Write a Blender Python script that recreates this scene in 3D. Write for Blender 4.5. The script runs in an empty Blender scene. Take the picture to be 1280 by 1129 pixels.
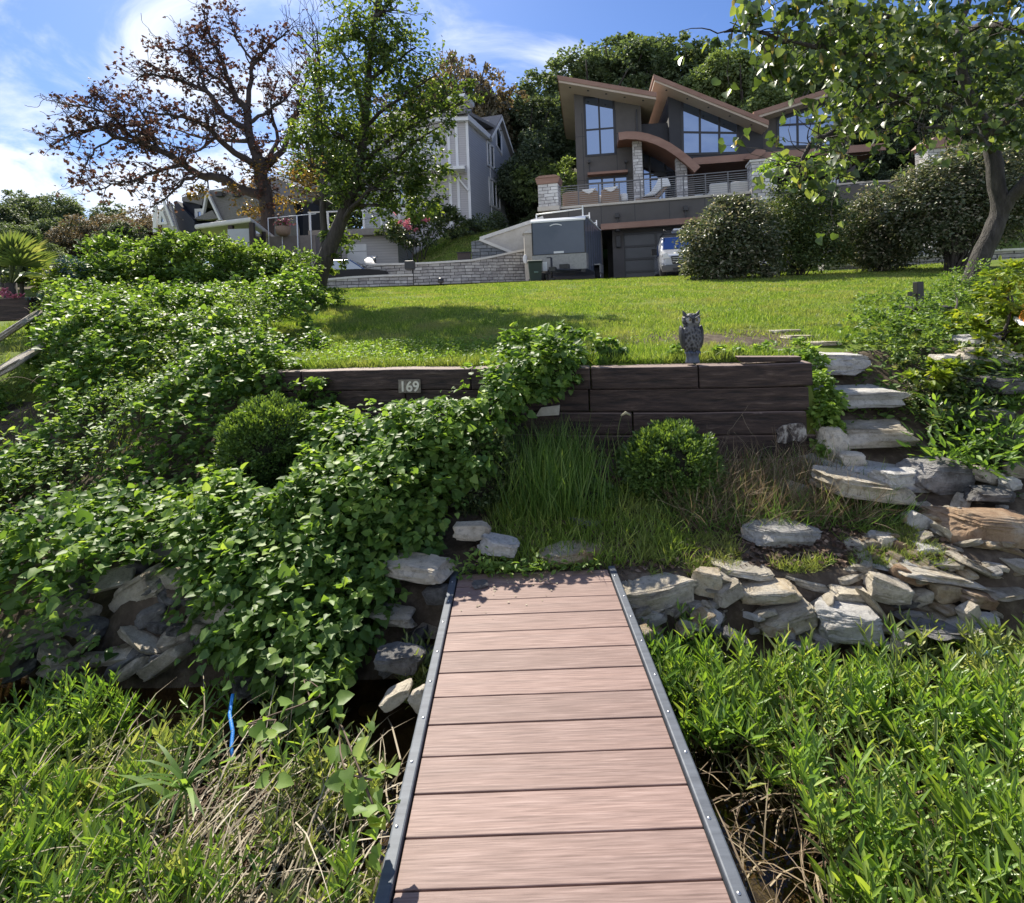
import bpy, math, random
import numpy as np
from mathutils import Vector, Matrix, noise as mnoise

# ------------------------------------------------------------------ camera
F = 674.0; CX = 640.0; CY = 391.0; W, H = 1280.0, 1129.0
ROLL = math.radians(2.1); EYE = 1.93
sc = bpy.context.scene
cam_d = bpy.data.cameras.new('camera'); cam = bpy.data.objects.new('camera', cam_d)
sc.collection.objects.link(cam); sc.camera = cam
cam.location = (0, 0, EYE)
cam_d.sensor_fit = 'HORIZONTAL'; cam_d.sensor_width = 36.0
cam_d.lens = 36.0 * F / W
cam_d.shift_y = -(H / 2 - CY) / W
cam_d.clip_start = 0.05; cam_d.clip_end = 2000
cam.matrix_world = Matrix.Translation((0, 0, EYE)) @ Matrix.Rotation(ROLL, 4, 'Y') @ Matrix.Rotation(math.radians(90), 4, 'X')
# ------------------------------------------------------------------ light
SUN_TO = Vector((-0.36, 0.80, 0.90)).normalized()
SUN_EL = math.asin(SUN_TO.z); SUN_AZ = math.atan2(SUN_TO.x, SUN_TO.y)
sd = bpy.data.lights.new('sun', 'SUN'); sd.energy = 5.0; sd.angle = math.radians(0.5); sd.color = (1.0, 0.93, 0.80)
so = bpy.data.objects.new('sun', sd); sc.collection.objects.link(so)
so.rotation_euler = SUN_TO.to_track_quat('Z', 'Y').to_euler(); so.location = (0, 0, 40)
world = bpy.data.worlds.new('World'); sc.world = world; world.use_nodes = True
def build_world():
    nt = world.node_tree; N = nt.nodes; L = nt.links
    bg = N['Background']; bg.inputs['Strength'].default_value = 0.15
    sky = N.new('ShaderNodeTexSky'); sky.sky_type = 'NISHITA'; sky.sun_disc = False
    sky.sun_elevation = SUN_EL; sky.sun_rotation = SUN_AZ
    sky.air_density = 1.0; sky.dust_density = 0.5; sky.ozone_density = 2.5
    tc = N.new('ShaderNodeTexCoord')
    sp = N.new('ShaderNodeSeparateXYZ'); L.new(tc.outputs['Generated'], sp.inputs[0])
    # project directions on a cloud deck
    mx = N.new('ShaderNodeMath'); mx.operation = 'MAXIMUM'; mx.inputs[1].default_value = 0.02; L.new(sp.outputs[2], mx.inputs[0])
    ad = N.new('ShaderNodeMath'); ad.operation = 'ADD'; ad.inputs[1].default_value = 0.22; L.new(mx.outputs[0], ad.inputs[0])
    dv = N.new('ShaderNodeVectorMath'); dv.operation = 'DIVIDE'; L.new(tc.outputs['Generated'], dv.inputs[0])
    cb = N.new('ShaderNodeCombineXYZ')
    for i in range(3): L.new(ad.outputs[0], cb.inputs[i])
    L.new(cb.outputs[0], dv.inputs[1])
    mp = N.new('ShaderNodeMapping'); mp.inputs['Scale'].default_value = (1.0, 1.0, 0.3); mp.inputs['Location'].default_value = (1.35, 0.4, 0)
    L.new(dv.outputs[0], mp.inputs[0])
    n1 = N.new('ShaderNodeTexNoise'); n1.inputs['Scale'].default_value = 1.9; n1.inputs['Detail'].default_value = 9; n1.inputs['Roughness'].default_value = 0.58; n1.inputs['Distortion'].default_value = 0.7
    L.new(mp.outputs[0], n1.inputs['Vector'])
    # thicker near the horizon and towards the left
    hz = N.new('ShaderNodeMapRange'); hz.inputs[1].default_value = 0.02; hz.inputs[2].default_value = 0.48; hz.inputs[3].default_value = 0.22; hz.inputs[4].default_value = -0.06
    L.new(sp.outputs[2], hz.inputs[0])
    lf = N.new('ShaderNodeMapRange'); lf.inputs[1].default_value = -0.65; lf.inputs[2].default_value = 0.3; lf.inputs[3].default_value = 0.07; lf.inputs[4].default_value = -0.03
    L.new(sp.outputs[0], lf.inputs[0])
    bk = N.new('ShaderNodeMapRange'); bk.inputs[1].default_value = .15; bk.inputs[2].default_value = -.5; bk.inputs[3].default_value = 0; bk.inputs[4].default_value = .10  # more unseen cloud behind the camera, added as fill light
    L.new(sp.outputs[1], bk.inputs[0])
    s0 = N.new('ShaderNodeMath'); s0.operation = 'ADD'; L.new(bk.outputs[0], s0.inputs[0]); L.new(lf.outputs[0], s0.inputs[1]); lf = s0
    s1 = N.new('ShaderNodeMath'); s1.operation = 'ADD'; L.new(n1.outputs[0], s1.inputs[0]); L.new(hz.outputs[0], s1.inputs[1])
    s2 = N.new('ShaderNodeMath'); s2.operation = 'ADD'; L.new(s1.outputs[0], s2.inputs[0]); L.new(lf.outputs[0], s2.inputs[1])
    rp = N.new('ShaderNodeMapRange'); rp.interpolation_type = 'SMOOTHSTEP'
    rp.inputs[1].default_value = 0.52; rp.inputs[2].default_value = 0.72; rp.inputs[3].default_value = 0.0; rp.inputs[4].default_value = 0.9
    L.new(s2.outputs[0], rp.inputs[0])
    mix = N.new('ShaderNodeMix'); mix.data_type = 'RGBA'
    L.new(rp.outputs[0], mix.inputs[0])
    tint = N.new('ShaderNodeMix'); tint.data_type = 'RGBA'; tint.blend_type = 'MULTIPLY'; tint.inputs[0].default_value = 1.0
    tint.inputs[7].default_value = (0.31, 0.385, 0.53, 1)
    L.new(sky.outputs[0], tint.inputs[6]); L.new(tint.outputs[2], mix.inputs[6])
    mix.inputs[7].default_value = (3.9, 4.15, 4.6, 1)
    L.new(mix.outputs[2], bg.inputs['Color'])
build_world()
sc.view_settings.view_transform = 'Standard'; sc.view_settings.look = 'None'
sc.view_settings.exposure = 0.92; sc.view_settings.gamma = 1.0
sc.cycles.max_bounces = 8; sc.cycles.transparent_max_bounces = 8
sc.cycles.diffuse_bounces = 3; sc.cycles.glossy_bounces = 3; sc.cycles.transmission_bounces = 5
sc.cycles.sample_clamp_indirect = 6; sc.cycles.use_denoising = True

rng = np.random.default_rng(7); random.seed(7)
_cr, _sr = math.cos(ROLL), math.sin(ROLL)
def ray(px, py):
    dx, dy = px - CX, py - CY
    return Vector(((dx * _cr - dy * _sr) / F, 1.0, -(dx * _sr + dy * _cr) / F))
CAM = Vector((0, 0, EYE))
def U(px, py, d): return CAM + ray(px, py) * d
def UZ(px, py, z):
    r = ray(px, py); return CAM + r * ((z - EYE) / r.z)
def PX(P):      # world array (n,3) -> pixel arrays
    P = np.asarray(P, float).reshape(-1, 3)
    X = P[:, 0] / P[:, 1] * F; D = (EYE - P[:, 2]) / P[:, 1] * F
    return CX + X * _cr + D * _sr, CY - X * _sr + D * _cr
def sm(a, b, x):
    t = np.clip((np.asarray(x, float) - a) / (b - a), 0, 1); return t * t * (3 - 2 * t)
# ------------------------------------------------------------------ terrain height
WL = (-2.35, 4.95); WR = (2.33, 4.2)         # timber wall ends (x, y), front face
def ywall(x): return WR[1] + (WR[0] - x) * (WL[1] - WR[1]) / (WR[0] - WL[0])
_far = {  # lanes: x -> (ys, zs)
    -30: ([5, 9, 19, 30, 45, 70, 120], [1.4, 2.0, 2.6, 3.2, 5.0, 9.0, 12.0]),
    -12: ([5, 9, 19, 22, 30, 45, 70, 120], [1.4, 2.0, 2.9, 2.9, 3.6, 6.0, 13.0, 20.0]),
    -7:  ([5, 9, 19, 22, 28, 36, 45, 70, 120], [1.45, 1.95, 3.0, 3.0, 3.6, 5.6, 7.0, 17.0, 24.0]),
    -3:  ([5, 9, 19, 21, 24.2, 26, 31, 36, 46, 70, 120], [1.45, 1.93, 2.93, 3.0, 3.06, 4.4, 6.3, 8.0, 8.6, 19.0, 28.0]),
    -0.6:([5, 9, 19, 21, 24.4, 26, 31, 36, 46, 70, 120], [1.45, 1.93, 2.96, 3.02, 3.06, 4.3, 6.4, 7.9, 9.5, 20.0, 30.0]),
    0.9: ([5, 9, 19, 21, 36, 46, 70, 120], [1.45, 1.93, 2.97, 3.02, 3.06, 9.5, 22.0, 32.0]),
    12:  ([5, 9, 19, 21, 34, 46, 70, 120], [1.5, 1.98, 2.97, 3.02, 3.06, 10.5, 23.0, 34.0]),
    17:  ([5, 9, 15, 21, 34, 46, 70, 120], [1.5, 2.1, 2.9, 3.3, 6.5, 11.5, 23.0, 34.0]),
    40:  ([5, 9, 19, 21, 34, 46, 70, 120], [1.6, 2.4, 3.6, 4.0, 8.0, 13.5, 25.0, 36.0])}
_lx = sorted(_far)
def ground(x, y):
    x = np.asarray(x, float); y = np.asarray(y, float)
    tab = np.array([np.interp(y, *_far[k]) for k in _lx])
    up = np.zeros(np.broadcast(x, y).shape); xb = np.clip(x, _lx[0], _lx[-1])
    for i in range(len(_lx) - 1):
        a, b = _lx[i], _lx[i + 1]
        w = (xb - a) / (b - a); m = (xb >= a) & (xb <= b)
        up = np.where(m, tab[i] * (1 - w) + tab[i + 1] * w, up)
    low = np.interp(y, [-50, 2.3, 2.85, 3.12, 4.3, 5.2], [-.9, -.20, -.12, .36, .68, .74])
    yw = ywall(x)
    mid = np.where(y < yw + .12, low, up)
    rr = np.interp(y, [-50, 2.3, 2.85, 3.15, 3.9, 4.9, 5.3, 6.5], [-.9, -.20, -.12, .38, .60, 1.15, 1.42, 1.62])
    rr = np.where(y > 6.5, np.maximum(rr, up), rr * 1.0)
    ll = np.interp(y, [-50, 2.3, 2.9, 3.3, 4.2, 5.2, 6.5, 8], [-.9, -.20, -.12, .22, .62, 1.15, 1.65, 1.85])
    ll = np.where(y > 8, np.maximum(ll, up), ll)
    wr = sm(2.3, 2.5, x); wl = sm(-2.25, -2.6, x)
    g = mid * (1 - wr) * (1 - wl) + rr * wr + ll * wl
    w7 = sm(6.0, 9.0, y); g = g * (1 - w7) + up * w7
    return g
def GZ(x, y): return float(ground(x, y))
def UG(px, py, dmin=1.2, dmax=80):
    r = ray(px, py); d = dmin
    while d < dmax:
        p = CAM + r * d
        if p.z <= GZ(p.x, p.y): return p
        d += 0.03 + d * .003
    return CAM + r * dmax

# ------------------------------------------------------------------ object helpers
OFF = {}
col = sc.collection
def tag(o, label=None, cat=None, group=None, kind=None):
    if label: o['label'] = label
    if cat: o['category'] = cat
    if group: o['group'] = group
    if kind: o['kind'] = kind
    return o
def empty(name, loc, label=None, cat=None, group=None):
    o = bpy.data.objects.new(name, None); col.objects.link(o); o.location = loc; o.empty_display_size = .2
    OFF[o.name] = Vector(loc); tag(o, label, cat, group); return o
def link_mesh(name, me, mat, parent=None, origin=None):
    o = bpy.data.objects.new(name, me); col.objects.link(o)
    if mat is not None:
        for m in (mat if isinstance(mat, (list, tuple)) else [mat]): me.materials.append(m)
    n = len(me.vertices); co = np.empty(n * 3); me.vertices.foreach_get('co', co); co = co.reshape(-1, 3)
    if parent is not None:
        off = OFF[parent.name]; o.parent = parent
    else:
        off = Vector(origin) if origin is not None else Vector(((co[:, 0].min() + co[:, 0].max()) / 2, (co[:, 1].min() + co[:, 1].max()) / 2, co[:, 2].min()))
        o.location = off
    co -= np.array(off); me.vertices.foreach_set('co', co.ravel()); me.update()
    OFF[o.name] = off
    return o
def mesh_np(name, V, Fa, mat, parent=None, smooth=False, origin=None, midx=None):
    """V (n,3); Fa (m,k) uniform faces or list of such arrays"""
    if not isinstance(Fa, list): Fa = [Fa]
    me = bpy.data.meshes.new(name)
    V = np.asarray(V, np.float32); me.vertices.add(len(V)); me.vertices.foreach_set('co', V.ravel())
    nl = sum(f.size for f in Fa); nf = sum(len(f) for f in Fa)
    me.loops.add(nl); me.polygons.add(nf)
    me.loops.foreach_set('vertex_index', np.concatenate([f.ravel() for f in Fa]).astype(np.int32))
    tot = np.concatenate([np.full(len(f), f.shape[1]) for f in Fa]).astype(np.int32)
    st = np.concatenate([[0], np.cumsum(tot)[:-1]]).astype(np.int32)
    me.polygons.foreach_set('loop_start', st); me.polygons.foreach_set('loop_total', tot)
    if midx is not None: me.polygons.foreach_set('material_index', np.asarray(midx, np.int32))
    if smooth: me.polygons.foreach_set('use_smooth', np.ones(nf, bool))
    me.update(calc_edges=True); me.validate()
    return link_mesh(name, me, mat, parent, origin)
class Fr:
    def __init__(s, o, u, v):
        s.o = Vector(o); s.u = Vector(u).normalized(); s.v = Vector(v).normalized(); s.z = Vector((0, 0, 1))
    def __call__(s, a, b, c): return s.o + s.u * a + s.v * b + s.z * c
    def hp(s, px, py, b=0.0):       # pixel -> (a, c) on the plane b
        r = ray(px, py); n = s.u.cross(s.z); p0 = s.o + s.v * b
        t = (p0 - CAM).dot(n) / r.dot(n); p = CAM + r * t - p0
        vn = s.v - s.u * s.v.dot(s.u)
        return (p.dot(s.u), p.z)
WF = Fr((0, 0, 0), (1, 0, 0), (0, 1, 0))
class MB:
    def __init__(s): s.v = []; s.f = []; s.sm = []
    def add(s, vs, fs, smooth=False):
        k = len(s.v); s.v += [tuple(v) for v in vs]
        for f in fs: s.f.append(tuple(i + k for i in f)); s.sm.append(smooth)
        return s
    def box(s, fr, a0, a1, b0, b1, c0, c1):
        vs = [fr(a, b, c) for a in (a0, a1) for b in (b0, b1) for c in (c0, c1)]
        return s.add(vs, [(0, 1, 3, 2), (4, 6, 7, 5), (0, 4, 5, 1), (2, 3, 7, 6), (0, 2, 6, 4), (1, 5, 7, 3)])
    def prism(s, fr, pts, b0, b1, smooth=False):
        n = len(pts); vs = [fr(a, b0, c) for a, c in pts] + [fr(a, b1, c) for a, c in pts]
        s.add(vs, [tuple(range(n)), tuple(range(2 * n - 1, n - 1, -1))])
        k = len(s.v) - 2 * n
        for i in range(n):
            j = (i + 1) % n; s.f.append((k + i, k + n + i, k + n + j, k + j)); s.sm.append(smooth)
        return s
    def bar(s, fr, p, q, w, b0, b1):
        dx, dz = q[0] - p[0], q[1] - p[1]; l = math.hypot(dx, dz) or 1; nx, nz = -dz / l * w / 2, dx / l * w / 2
        ex, ez = dx / l * w / 2, dz / l * w / 2
        return s.prism(fr, [(p[0] + nx - ex, p[1] + nz - ez), (p[0] - nx - ex, p[1] - nz - ez), (q[0] - nx + ex, q[1] - nz + ez), (q[0] + nx + ex, q[1] + nz + ez)], b0, b1)
    def tube(s, pts, r, n=8, cap=True):
        pts = [Vector(p) for p in pts]
        if not isinstance(r, (list, tuple, np.ndarray)): r = [r] * len(pts)
        vs = []; ref = None
        for i, p in enumerate(pts):
            t = (pts[min(i + 1, len(pts) - 1)] - pts[max(i - 1, 0)]).normalized()
            if ref is None: ref = t.orthogonal().normalized()
            ref = (ref - t * ref.dot(t)); ref = ref.normalized() if ref.length > 1e-6 else t.orthogonal().normalized()
            b = t.cross(ref)
            for k in range(n):
                a = 2 * math.pi * k / n; vs.append(p + (ref * math.cos(a) + b * math.sin(a)) * r[i])
        fs = [(i * n + k, i * n + (k + 1) % n, (i + 1) * n + (k + 1) % n, (i + 1) * n + k) for i in range(len(pts) - 1) for k in range(n)]
        s.add(vs, fs, True)
        if cap: s.add(vs[:n], [tuple(range(n - 1, -1, -1))]); s.add(vs[-n:], [tuple(range(n))])
        return s
    def lathe(s, c, prof, n=24, sx=1, sy=1, cap=True):
        c = Vector(c); vs = [c + Vector((r * sx * math.cos(2 * math.pi * k / n), r * sy * math.sin(2 * math.pi * k / n), z)) for r, z in prof for k in range(n)]
        fs = [(i * n + k, i * n + (k + 1) % n, (i + 1) * n + (k + 1) % n, (i + 1) * n + k) for i in range(len(prof) - 1) for k in range(n)]
        s.add(vs, fs, True)
        if cap: s.add(vs[:n], [tuple(range(n - 1, -1, -1))]); s.add(vs[-n:], [tuple(range(n))])
        return s
    def ell(s, c, r, n=16, m=10, rot=None):
        c = Vector(c); prof = []; vs = []
        for i in range(m + 1):
            t = math.pi * i / m
            for k in range(n):
                a = 2 * math.pi * k / n
                p = Vector((r[0] * math.sin(t) * math.cos(a), r[1] * math.sin(t) * math.sin(a), -r[2] * math.cos(t)))
                if rot: p = rot @ p
                vs.append(c + p)
        fs = [(i * n + k, i * n + (k + 1) % n, (i + 1) * n + (k + 1) % n, (i + 1) * n + k) for i in range(m) for k in range(n)]
        return s.add(vs, fs, True)
    def build(s, name, mat, parent=None, bevel=0, origin=None, seg=2):
        me = bpy.data.meshes.new(name); me.from_pydata(s.v, [], s.f)
        me.polygons.foreach_set('use_smooth', s.sm); me.update()
        o = link_mesh(name, me, mat, parent, origin)
        import bmesh
        bm = bmesh.new(); bm.from_mesh(me); bmesh.ops.remove_doubles(bm, verts=bm.verts, dist=1e-5)
        bmesh.ops.dissolve_degenerate(bm, dist=1e-6, edges=bm.edges)
        bmesh.ops.recalc_face_normals(bm, faces=bm.faces); bm.to_mesh(me); bm.free()
        if bevel:
            m = o.modifiers.new('bevel', 'BEVEL'); m.width = bevel; m.segments = seg; m.limit_method = 'ANGLE'; m.angle_limit = math.radians(40)
        return o
def copy_tree(o, parent=None):
    c = o.copy(); col.objects.link(c); c.parent = parent
    OFF[c.name] = OFF.get(o.name, Vector((0, 0, 0)))
    for ch in list(o.children): copy_tree(ch, c)
    return c

# ------------------------------------------------------------------ materials
def nmat(name):
    m = bpy.data.materials.new(name); m.use_nodes = True; nt = m.node_tree
    return m, nt.nodes, nt.links, nt.nodes['Principled BSDF']
def hexc(h, s=1.0):
    r = [int(h[i:i + 2], 16) / 255 for i in (0, 2, 4)]
    return tuple(((c / 12.92) if c <= .04045 else ((c + .055) / 1.055) ** 2.4) * s for c in r) + (1,)
def C(c): return tuple(c) + (1,) if len(c) == 3 else tuple(c)
def coords(N, L, scale=(1, 1, 1), kind='Object'):
    tc = N.new('ShaderNodeTexCoord'); mp = N.new('ShaderNodeMapping'); mp.inputs['Scale'].default_value = scale
    L.new(tc.outputs[kind], mp.inputs[0]); return mp.outputs[0]
def noisy(N, L, vec, scale, detail=6, rough=.6, dist=0):
    n = N.new('ShaderNodeTexNoise'); n.inputs['Scale'].default_value = scale; n.inputs['Detail'].default_value = detail
    n.inputs['Roughness'].default_value = rough; n.inputs['Distortion'].default_value = dist
    L.new(vec, n.inputs['Vector']); return n.outputs[0]
def ramp(N, L, fac, stops):
    r = N.new('ShaderNodeValToRGB'); e = r.color_ramp.elements
    while len(e) < len(stops): e.new(.5)
    for i, (p, c) in enumerate(stops): e[i].position = p; e[i].color = C(c)
    L.new(fac, r.inputs[0]); return r.outputs[0]
def bump(N, L, b, h, strength=.3, dist=.02):
    n = N.new('ShaderNodeBump'); n.inputs['Strength'].default_value = strength; n.inputs['Distance'].default_value = dist
    L.new(h, n.inputs['Height']); L.new(n.outputs[0], b.inputs['Normal']); return n
def surf(name, c1, c2=None, rough=.7, scale=3, stretch=(1, 1, 1), bs=.25, bscale=None, bd=.01, metal=0, spec=.5, c3=None, coat=0):
    m, N, L, b = nmat(name); b.inputs['Roughness'].default_value = rough; b.inputs['Metallic'].default_value = metal
    b.inputs['Specular IOR Level'].default_value = spec; b.inputs['Coat Weight'].default_value = coat
    v = coords(N, L, stretch)
    if c2 is None: b.inputs['Base Color'].default_value = C(c1)
    else:
        st = [(.3, c1), (.7, c2)] if c3 is None else [(.25, c1), (.5, c2), (.75, c3)]
        L.new(ramp(N, L, noisy(N, L, v, scale, 8, .65), st), b.inputs['Base Color'])
    if bs: bump(N, L, b, noisy(N, L, v, bscale or scale * 4, 8, .6), bs, bd)
    return m
def leafmat(name, c1, c2, c3=None, trans=.4, tc=None, rough=.45, spec=.5):
    def ds(c, k=.30 if 'forest' in name else .12 if 'leaf' in name and 'willow' not in name else .06):  # forest greens greyed further, painting distance haze and glare into the leaves
        l = c[0] * .3 + c[1] * .6 + c[2] * .1; return tuple((v * (1 - k) + l * k * w) * 1.38 for v, w in zip(c, (1.04, 1.0, 1.1)))
    if not any(w in name for w in ('petal', 'reed', 'oak', 'lime', 'yellow')): c1, c2, c3 = ds(c1), ds(c2), (ds(c3) if c3 is not None else None)
    if tc and tc[2] < .6: tc = (tc[0] * .9, tc[1] * .92, .62)
    m, N, L, b = nmat(name)
    g = N.new('ShaderNodeNewGeometry')
    st = [(.0, c1), (1., c2)] if c3 is None else [(.0, c1), (.75, c2), (1., c3)]
    cr = ramp(N, L, g.outputs['Random Per Island'], st)
    L.new(cr, b.inputs['Base Color']); b.inputs['Roughness'].default_value = rough; b.inputs['Specular IOR Level'].default_value = spec
    t = N.new('ShaderNodeBsdfTranslucent')
    mm = N.new('ShaderNodeMix'); mm.data_type = 'RGBA'; mm.blend_type = 'MULTIPLY'; mm.inputs[0].default_value = 1
    mm.inputs[7].default_value = C(tc or (1.9, 1.7, .55)); L.new(cr, mm.inputs[6]); L.new(mm.outputs[2], t.inputs[0])
    mx = N.new('ShaderNodeMixShader'); mx.inputs[0].default_value = trans
    L.new(b.outputs[0], mx.inputs[1]); L.new(t.outputs[0], mx.inputs[2]); L.new(mx.outputs[0], N['Material Output'].inputs[0])
    return m
M = {}
def stonemat(name, c, scale=3.0, mort=(.05, .048, .045), bw=.5, rh=.14, bs=.8):
    m, N, L, b = nmat(name); tc = N.new('ShaderNodeTexCoord'); sp = N.new('ShaderNodeSeparateXYZ'); L.new(tc.outputs['Object'], sp.inputs[0])
    ad = N.new('ShaderNodeMath'); ad.operation = 'ADD'; L.new(sp.outputs[0], ad.inputs[0]); L.new(sp.outputs[1], ad.inputs[1])
    cb = N.new('ShaderNodeCombineXYZ'); L.new(ad.outputs[0], cb.inputs[0]); L.new(sp.outputs[2], cb.inputs[1])
    nz = N.new('ShaderNodeTexNoise'); nz.inputs['Scale'].default_value = 2.5; L.new(cb.outputs[0], nz.inputs['Vector'])
    mxv = N.new('ShaderNodeMix'); mxv.data_type = 'VECTOR'; mxv.inputs[0].default_value = .05
    L.new(cb.outputs[0], mxv.inputs[4]); L.new(nz.outputs['Color'], mxv.inputs[5])
    br = N.new('ShaderNodeTexBrick'); br.inputs['Scale'].default_value = 1; br.inputs['Brick Width'].default_value = bw; br.inputs['Row Height'].default_value = rh
    br.inputs['Mortar Size'].default_value = .012; br.inputs['Mortar Smooth'].default_value = .4; br.offset = .37; br.squash = .7; br.squash_frequency = 3
    br.inputs['Color1'].default_value = C(c[0]); br.inputs['Color2'].default_value = C(c[1]); br.inputs['Mortar'].default_value = C(mort); br.inputs['Bias'].default_value = 0
    L.new(mxv.outputs[1], br.inputs['Vector'])
    n2 = noisy(N, L, tc.outputs['Object'], 6, 8, .7)
    mm = N.new('ShaderNodeMix'); mm.data_type = 'RGBA'; mm.blend_type = 'OVERLAY'; mm.inputs[0].default_value = .75
    L.new(br.outputs[0], mm.inputs[6]); L.new(n2, mm.inputs[7]); L.new(mm.outputs[2], b.inputs['Base Color']); b.inputs['Roughness'].default_value = .9
    h = N.new('ShaderNodeMath'); h.operation = 'SUBTRACT'; L.new(n2, h.inputs[0]); L.new(br.outputs['Fac'], h.inputs[1])
    bump(N, L, b, h.outputs[0], bs, .04)
    return m
def glassmat(name, k=.55, tint=(.75, .8, .9), base=(.01, .012, .016)):
    m, N, L, b = nmat(name); b.inputs['Base Color'].default_value = C(base); b.inputs['Roughness'].default_value = .1
    g = N.new('ShaderNodeBsdfGlossy'); g.inputs['Color'].default_value = C(tint); g.inputs['Roughness'].default_value = .02
    mx = N.new('ShaderNodeMixShader'); mx.inputs[0].default_value = k
    L.new(b.outputs[0], mx.inputs[1]); L.new(g.outputs[0], mx.inputs[2]); L.new(mx.outputs[0], N['Material Output'].inputs[0])
    v = coords(N, L); n = N.new('ShaderNodeBump'); n.inputs['Strength'].default_value = .04; L.new(noisy(N, L, v, .8, 2), n.inputs['Height']); L.new(n.outputs[0], g.inputs['Normal'])
    return m
def rockmat(name, cs, scale=2.2, strata=True):
    m, N, L, b = nmat(name); tc = N.new('ShaderNodeTexCoord'); oi = N.new('ShaderNodeObjectInfo')
    mp = N.new('ShaderNodeMapping'); L.new(tc.outputs['Object'], mp.inputs[0])
    cv = N.new('ShaderNodeVectorMath'); cv.operation = 'SCALE'; cv.inputs[3].default_value = 20
    cbx = N.new('ShaderNodeCombineXYZ')
    for i in range(3): L.new(oi.outputs['Random'], cbx.inputs[i])
    L.new(cbx.outputs[0], cv.inputs[0]); L.new(cv.outputs[0], mp.inputs['Location'])
    v = mp.outputs[0]
    n1 = noisy(N, L, v, scale, 10, .7, .3)
    base = ramp(N, L, n1, [(.34, cs[0]), (.44, cs[1]), (.53, cs[2]), (.64, cs[3])])
    # fine dark pitting
    n2 = noisy(N, L, v, 30, 10, .8)
    pit = ramp(N, L, n2, [(.36, (.45, .43, .42)), (.5, (1, 1, 1))])
    mm = N.new('ShaderNodeMix'); mm.data_type = 'RGBA'; mm.blend_type = 'MULTIPLY'; mm.inputs[0].default_value = .75
    L.new(base, mm.inputs[6]); L.new(pit, mm.inputs[7])
    br = N.new('ShaderNodeMapRange'); br.inputs[3].default_value = .82; br.inputs[4].default_value = 1.28; L.new(oi.outputs['Random'], br.inputs[0])
    ml = N.new('ShaderNodeVectorMath'); ml.operation = 'SCALE'; L.new(mm.outputs[2], ml.inputs[0]); L.new(br.outputs[0], ml.inputs[3])
    L.new(ml.outputs[0], b.inputs['Base Color']); b.inputs['Roughness'].default_value = .88; b.inputs['Specular IOR Level'].default_value = .3
    ms = N.new('ShaderNodeMapping'); ms.inputs['Scale'].default_value = (4, 4, 13 if strata else 4); L.new(v, ms.inputs[0])
    n3 = noisy(N, L, ms.outputs[0], 2.6, 9, .65)
    n4 = noisy(N, L, v, 16, 12, .82)
    ad = N.new('ShaderNodeMath'); ad.operation = 'MULTIPLY_ADD'; ad.inputs[1].default_value = .6; L.new(n3, ad.inputs[0]); L.new(n4, ad.inputs[2])
    bump(N, L, b, ad.outputs[0], 1.0, .035)
    return m

# ================================================================== MATERIAL LIBRARY
M['timber'] = None
def timbermat():
    m, N, L, b = nmat('dark_timber')
    v = coords(N, L, (1.2, 9, 14)); n1 = noisy(N, L, v, 2.2, 9, .65, .2)
    v2 = coords(N, L, (1, 1, 1)); n2 = noisy(N, L, v2, 5, 6, .6)
    c = ramp(N, L, n1, [(.34, (.010, .007, .006)), (.46, (.034, .021, .017)), (.58, (.058, .037, .029)), (.72, (.13, .095, .075))])
    # bleached upper faces where the paint has worn off (weathering with its own patchy shape)
    g = N.new('ShaderNodeNewGeometry'); sp = N.new('ShaderNodeSeparateXYZ'); L.new(g.outputs['True Normal'], sp.inputs[0])
    gt = N.new('ShaderNodeMath'); gt.operation = 'MULTIPLY_ADD'; gt.inputs[1].default_value = .8; L.new(n2, gt.inputs[2]); L.new(sp.outputs[2], gt.inputs[0])
    fc = ramp(N, L, gt.outputs[0], [(.9, (0, 0, 0)), (1.3 if False else 1.0, (.8, .8, .8))])
    mx = N.new('ShaderNodeMix'); mx.data_type = 'RGBA'; L.new(fc, mx.inputs[0]); L.new(c, mx.inputs[6]); mx.inputs[7].default_value = (.27, .20, .175, 1)
    L.new(mx.outputs[2], b.inputs['Base Color']); b.inputs['Roughness'].default_value = .75
    bump(N, L, b, n1, .8, .02); return m
M['timber'] = timbermat()
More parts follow.
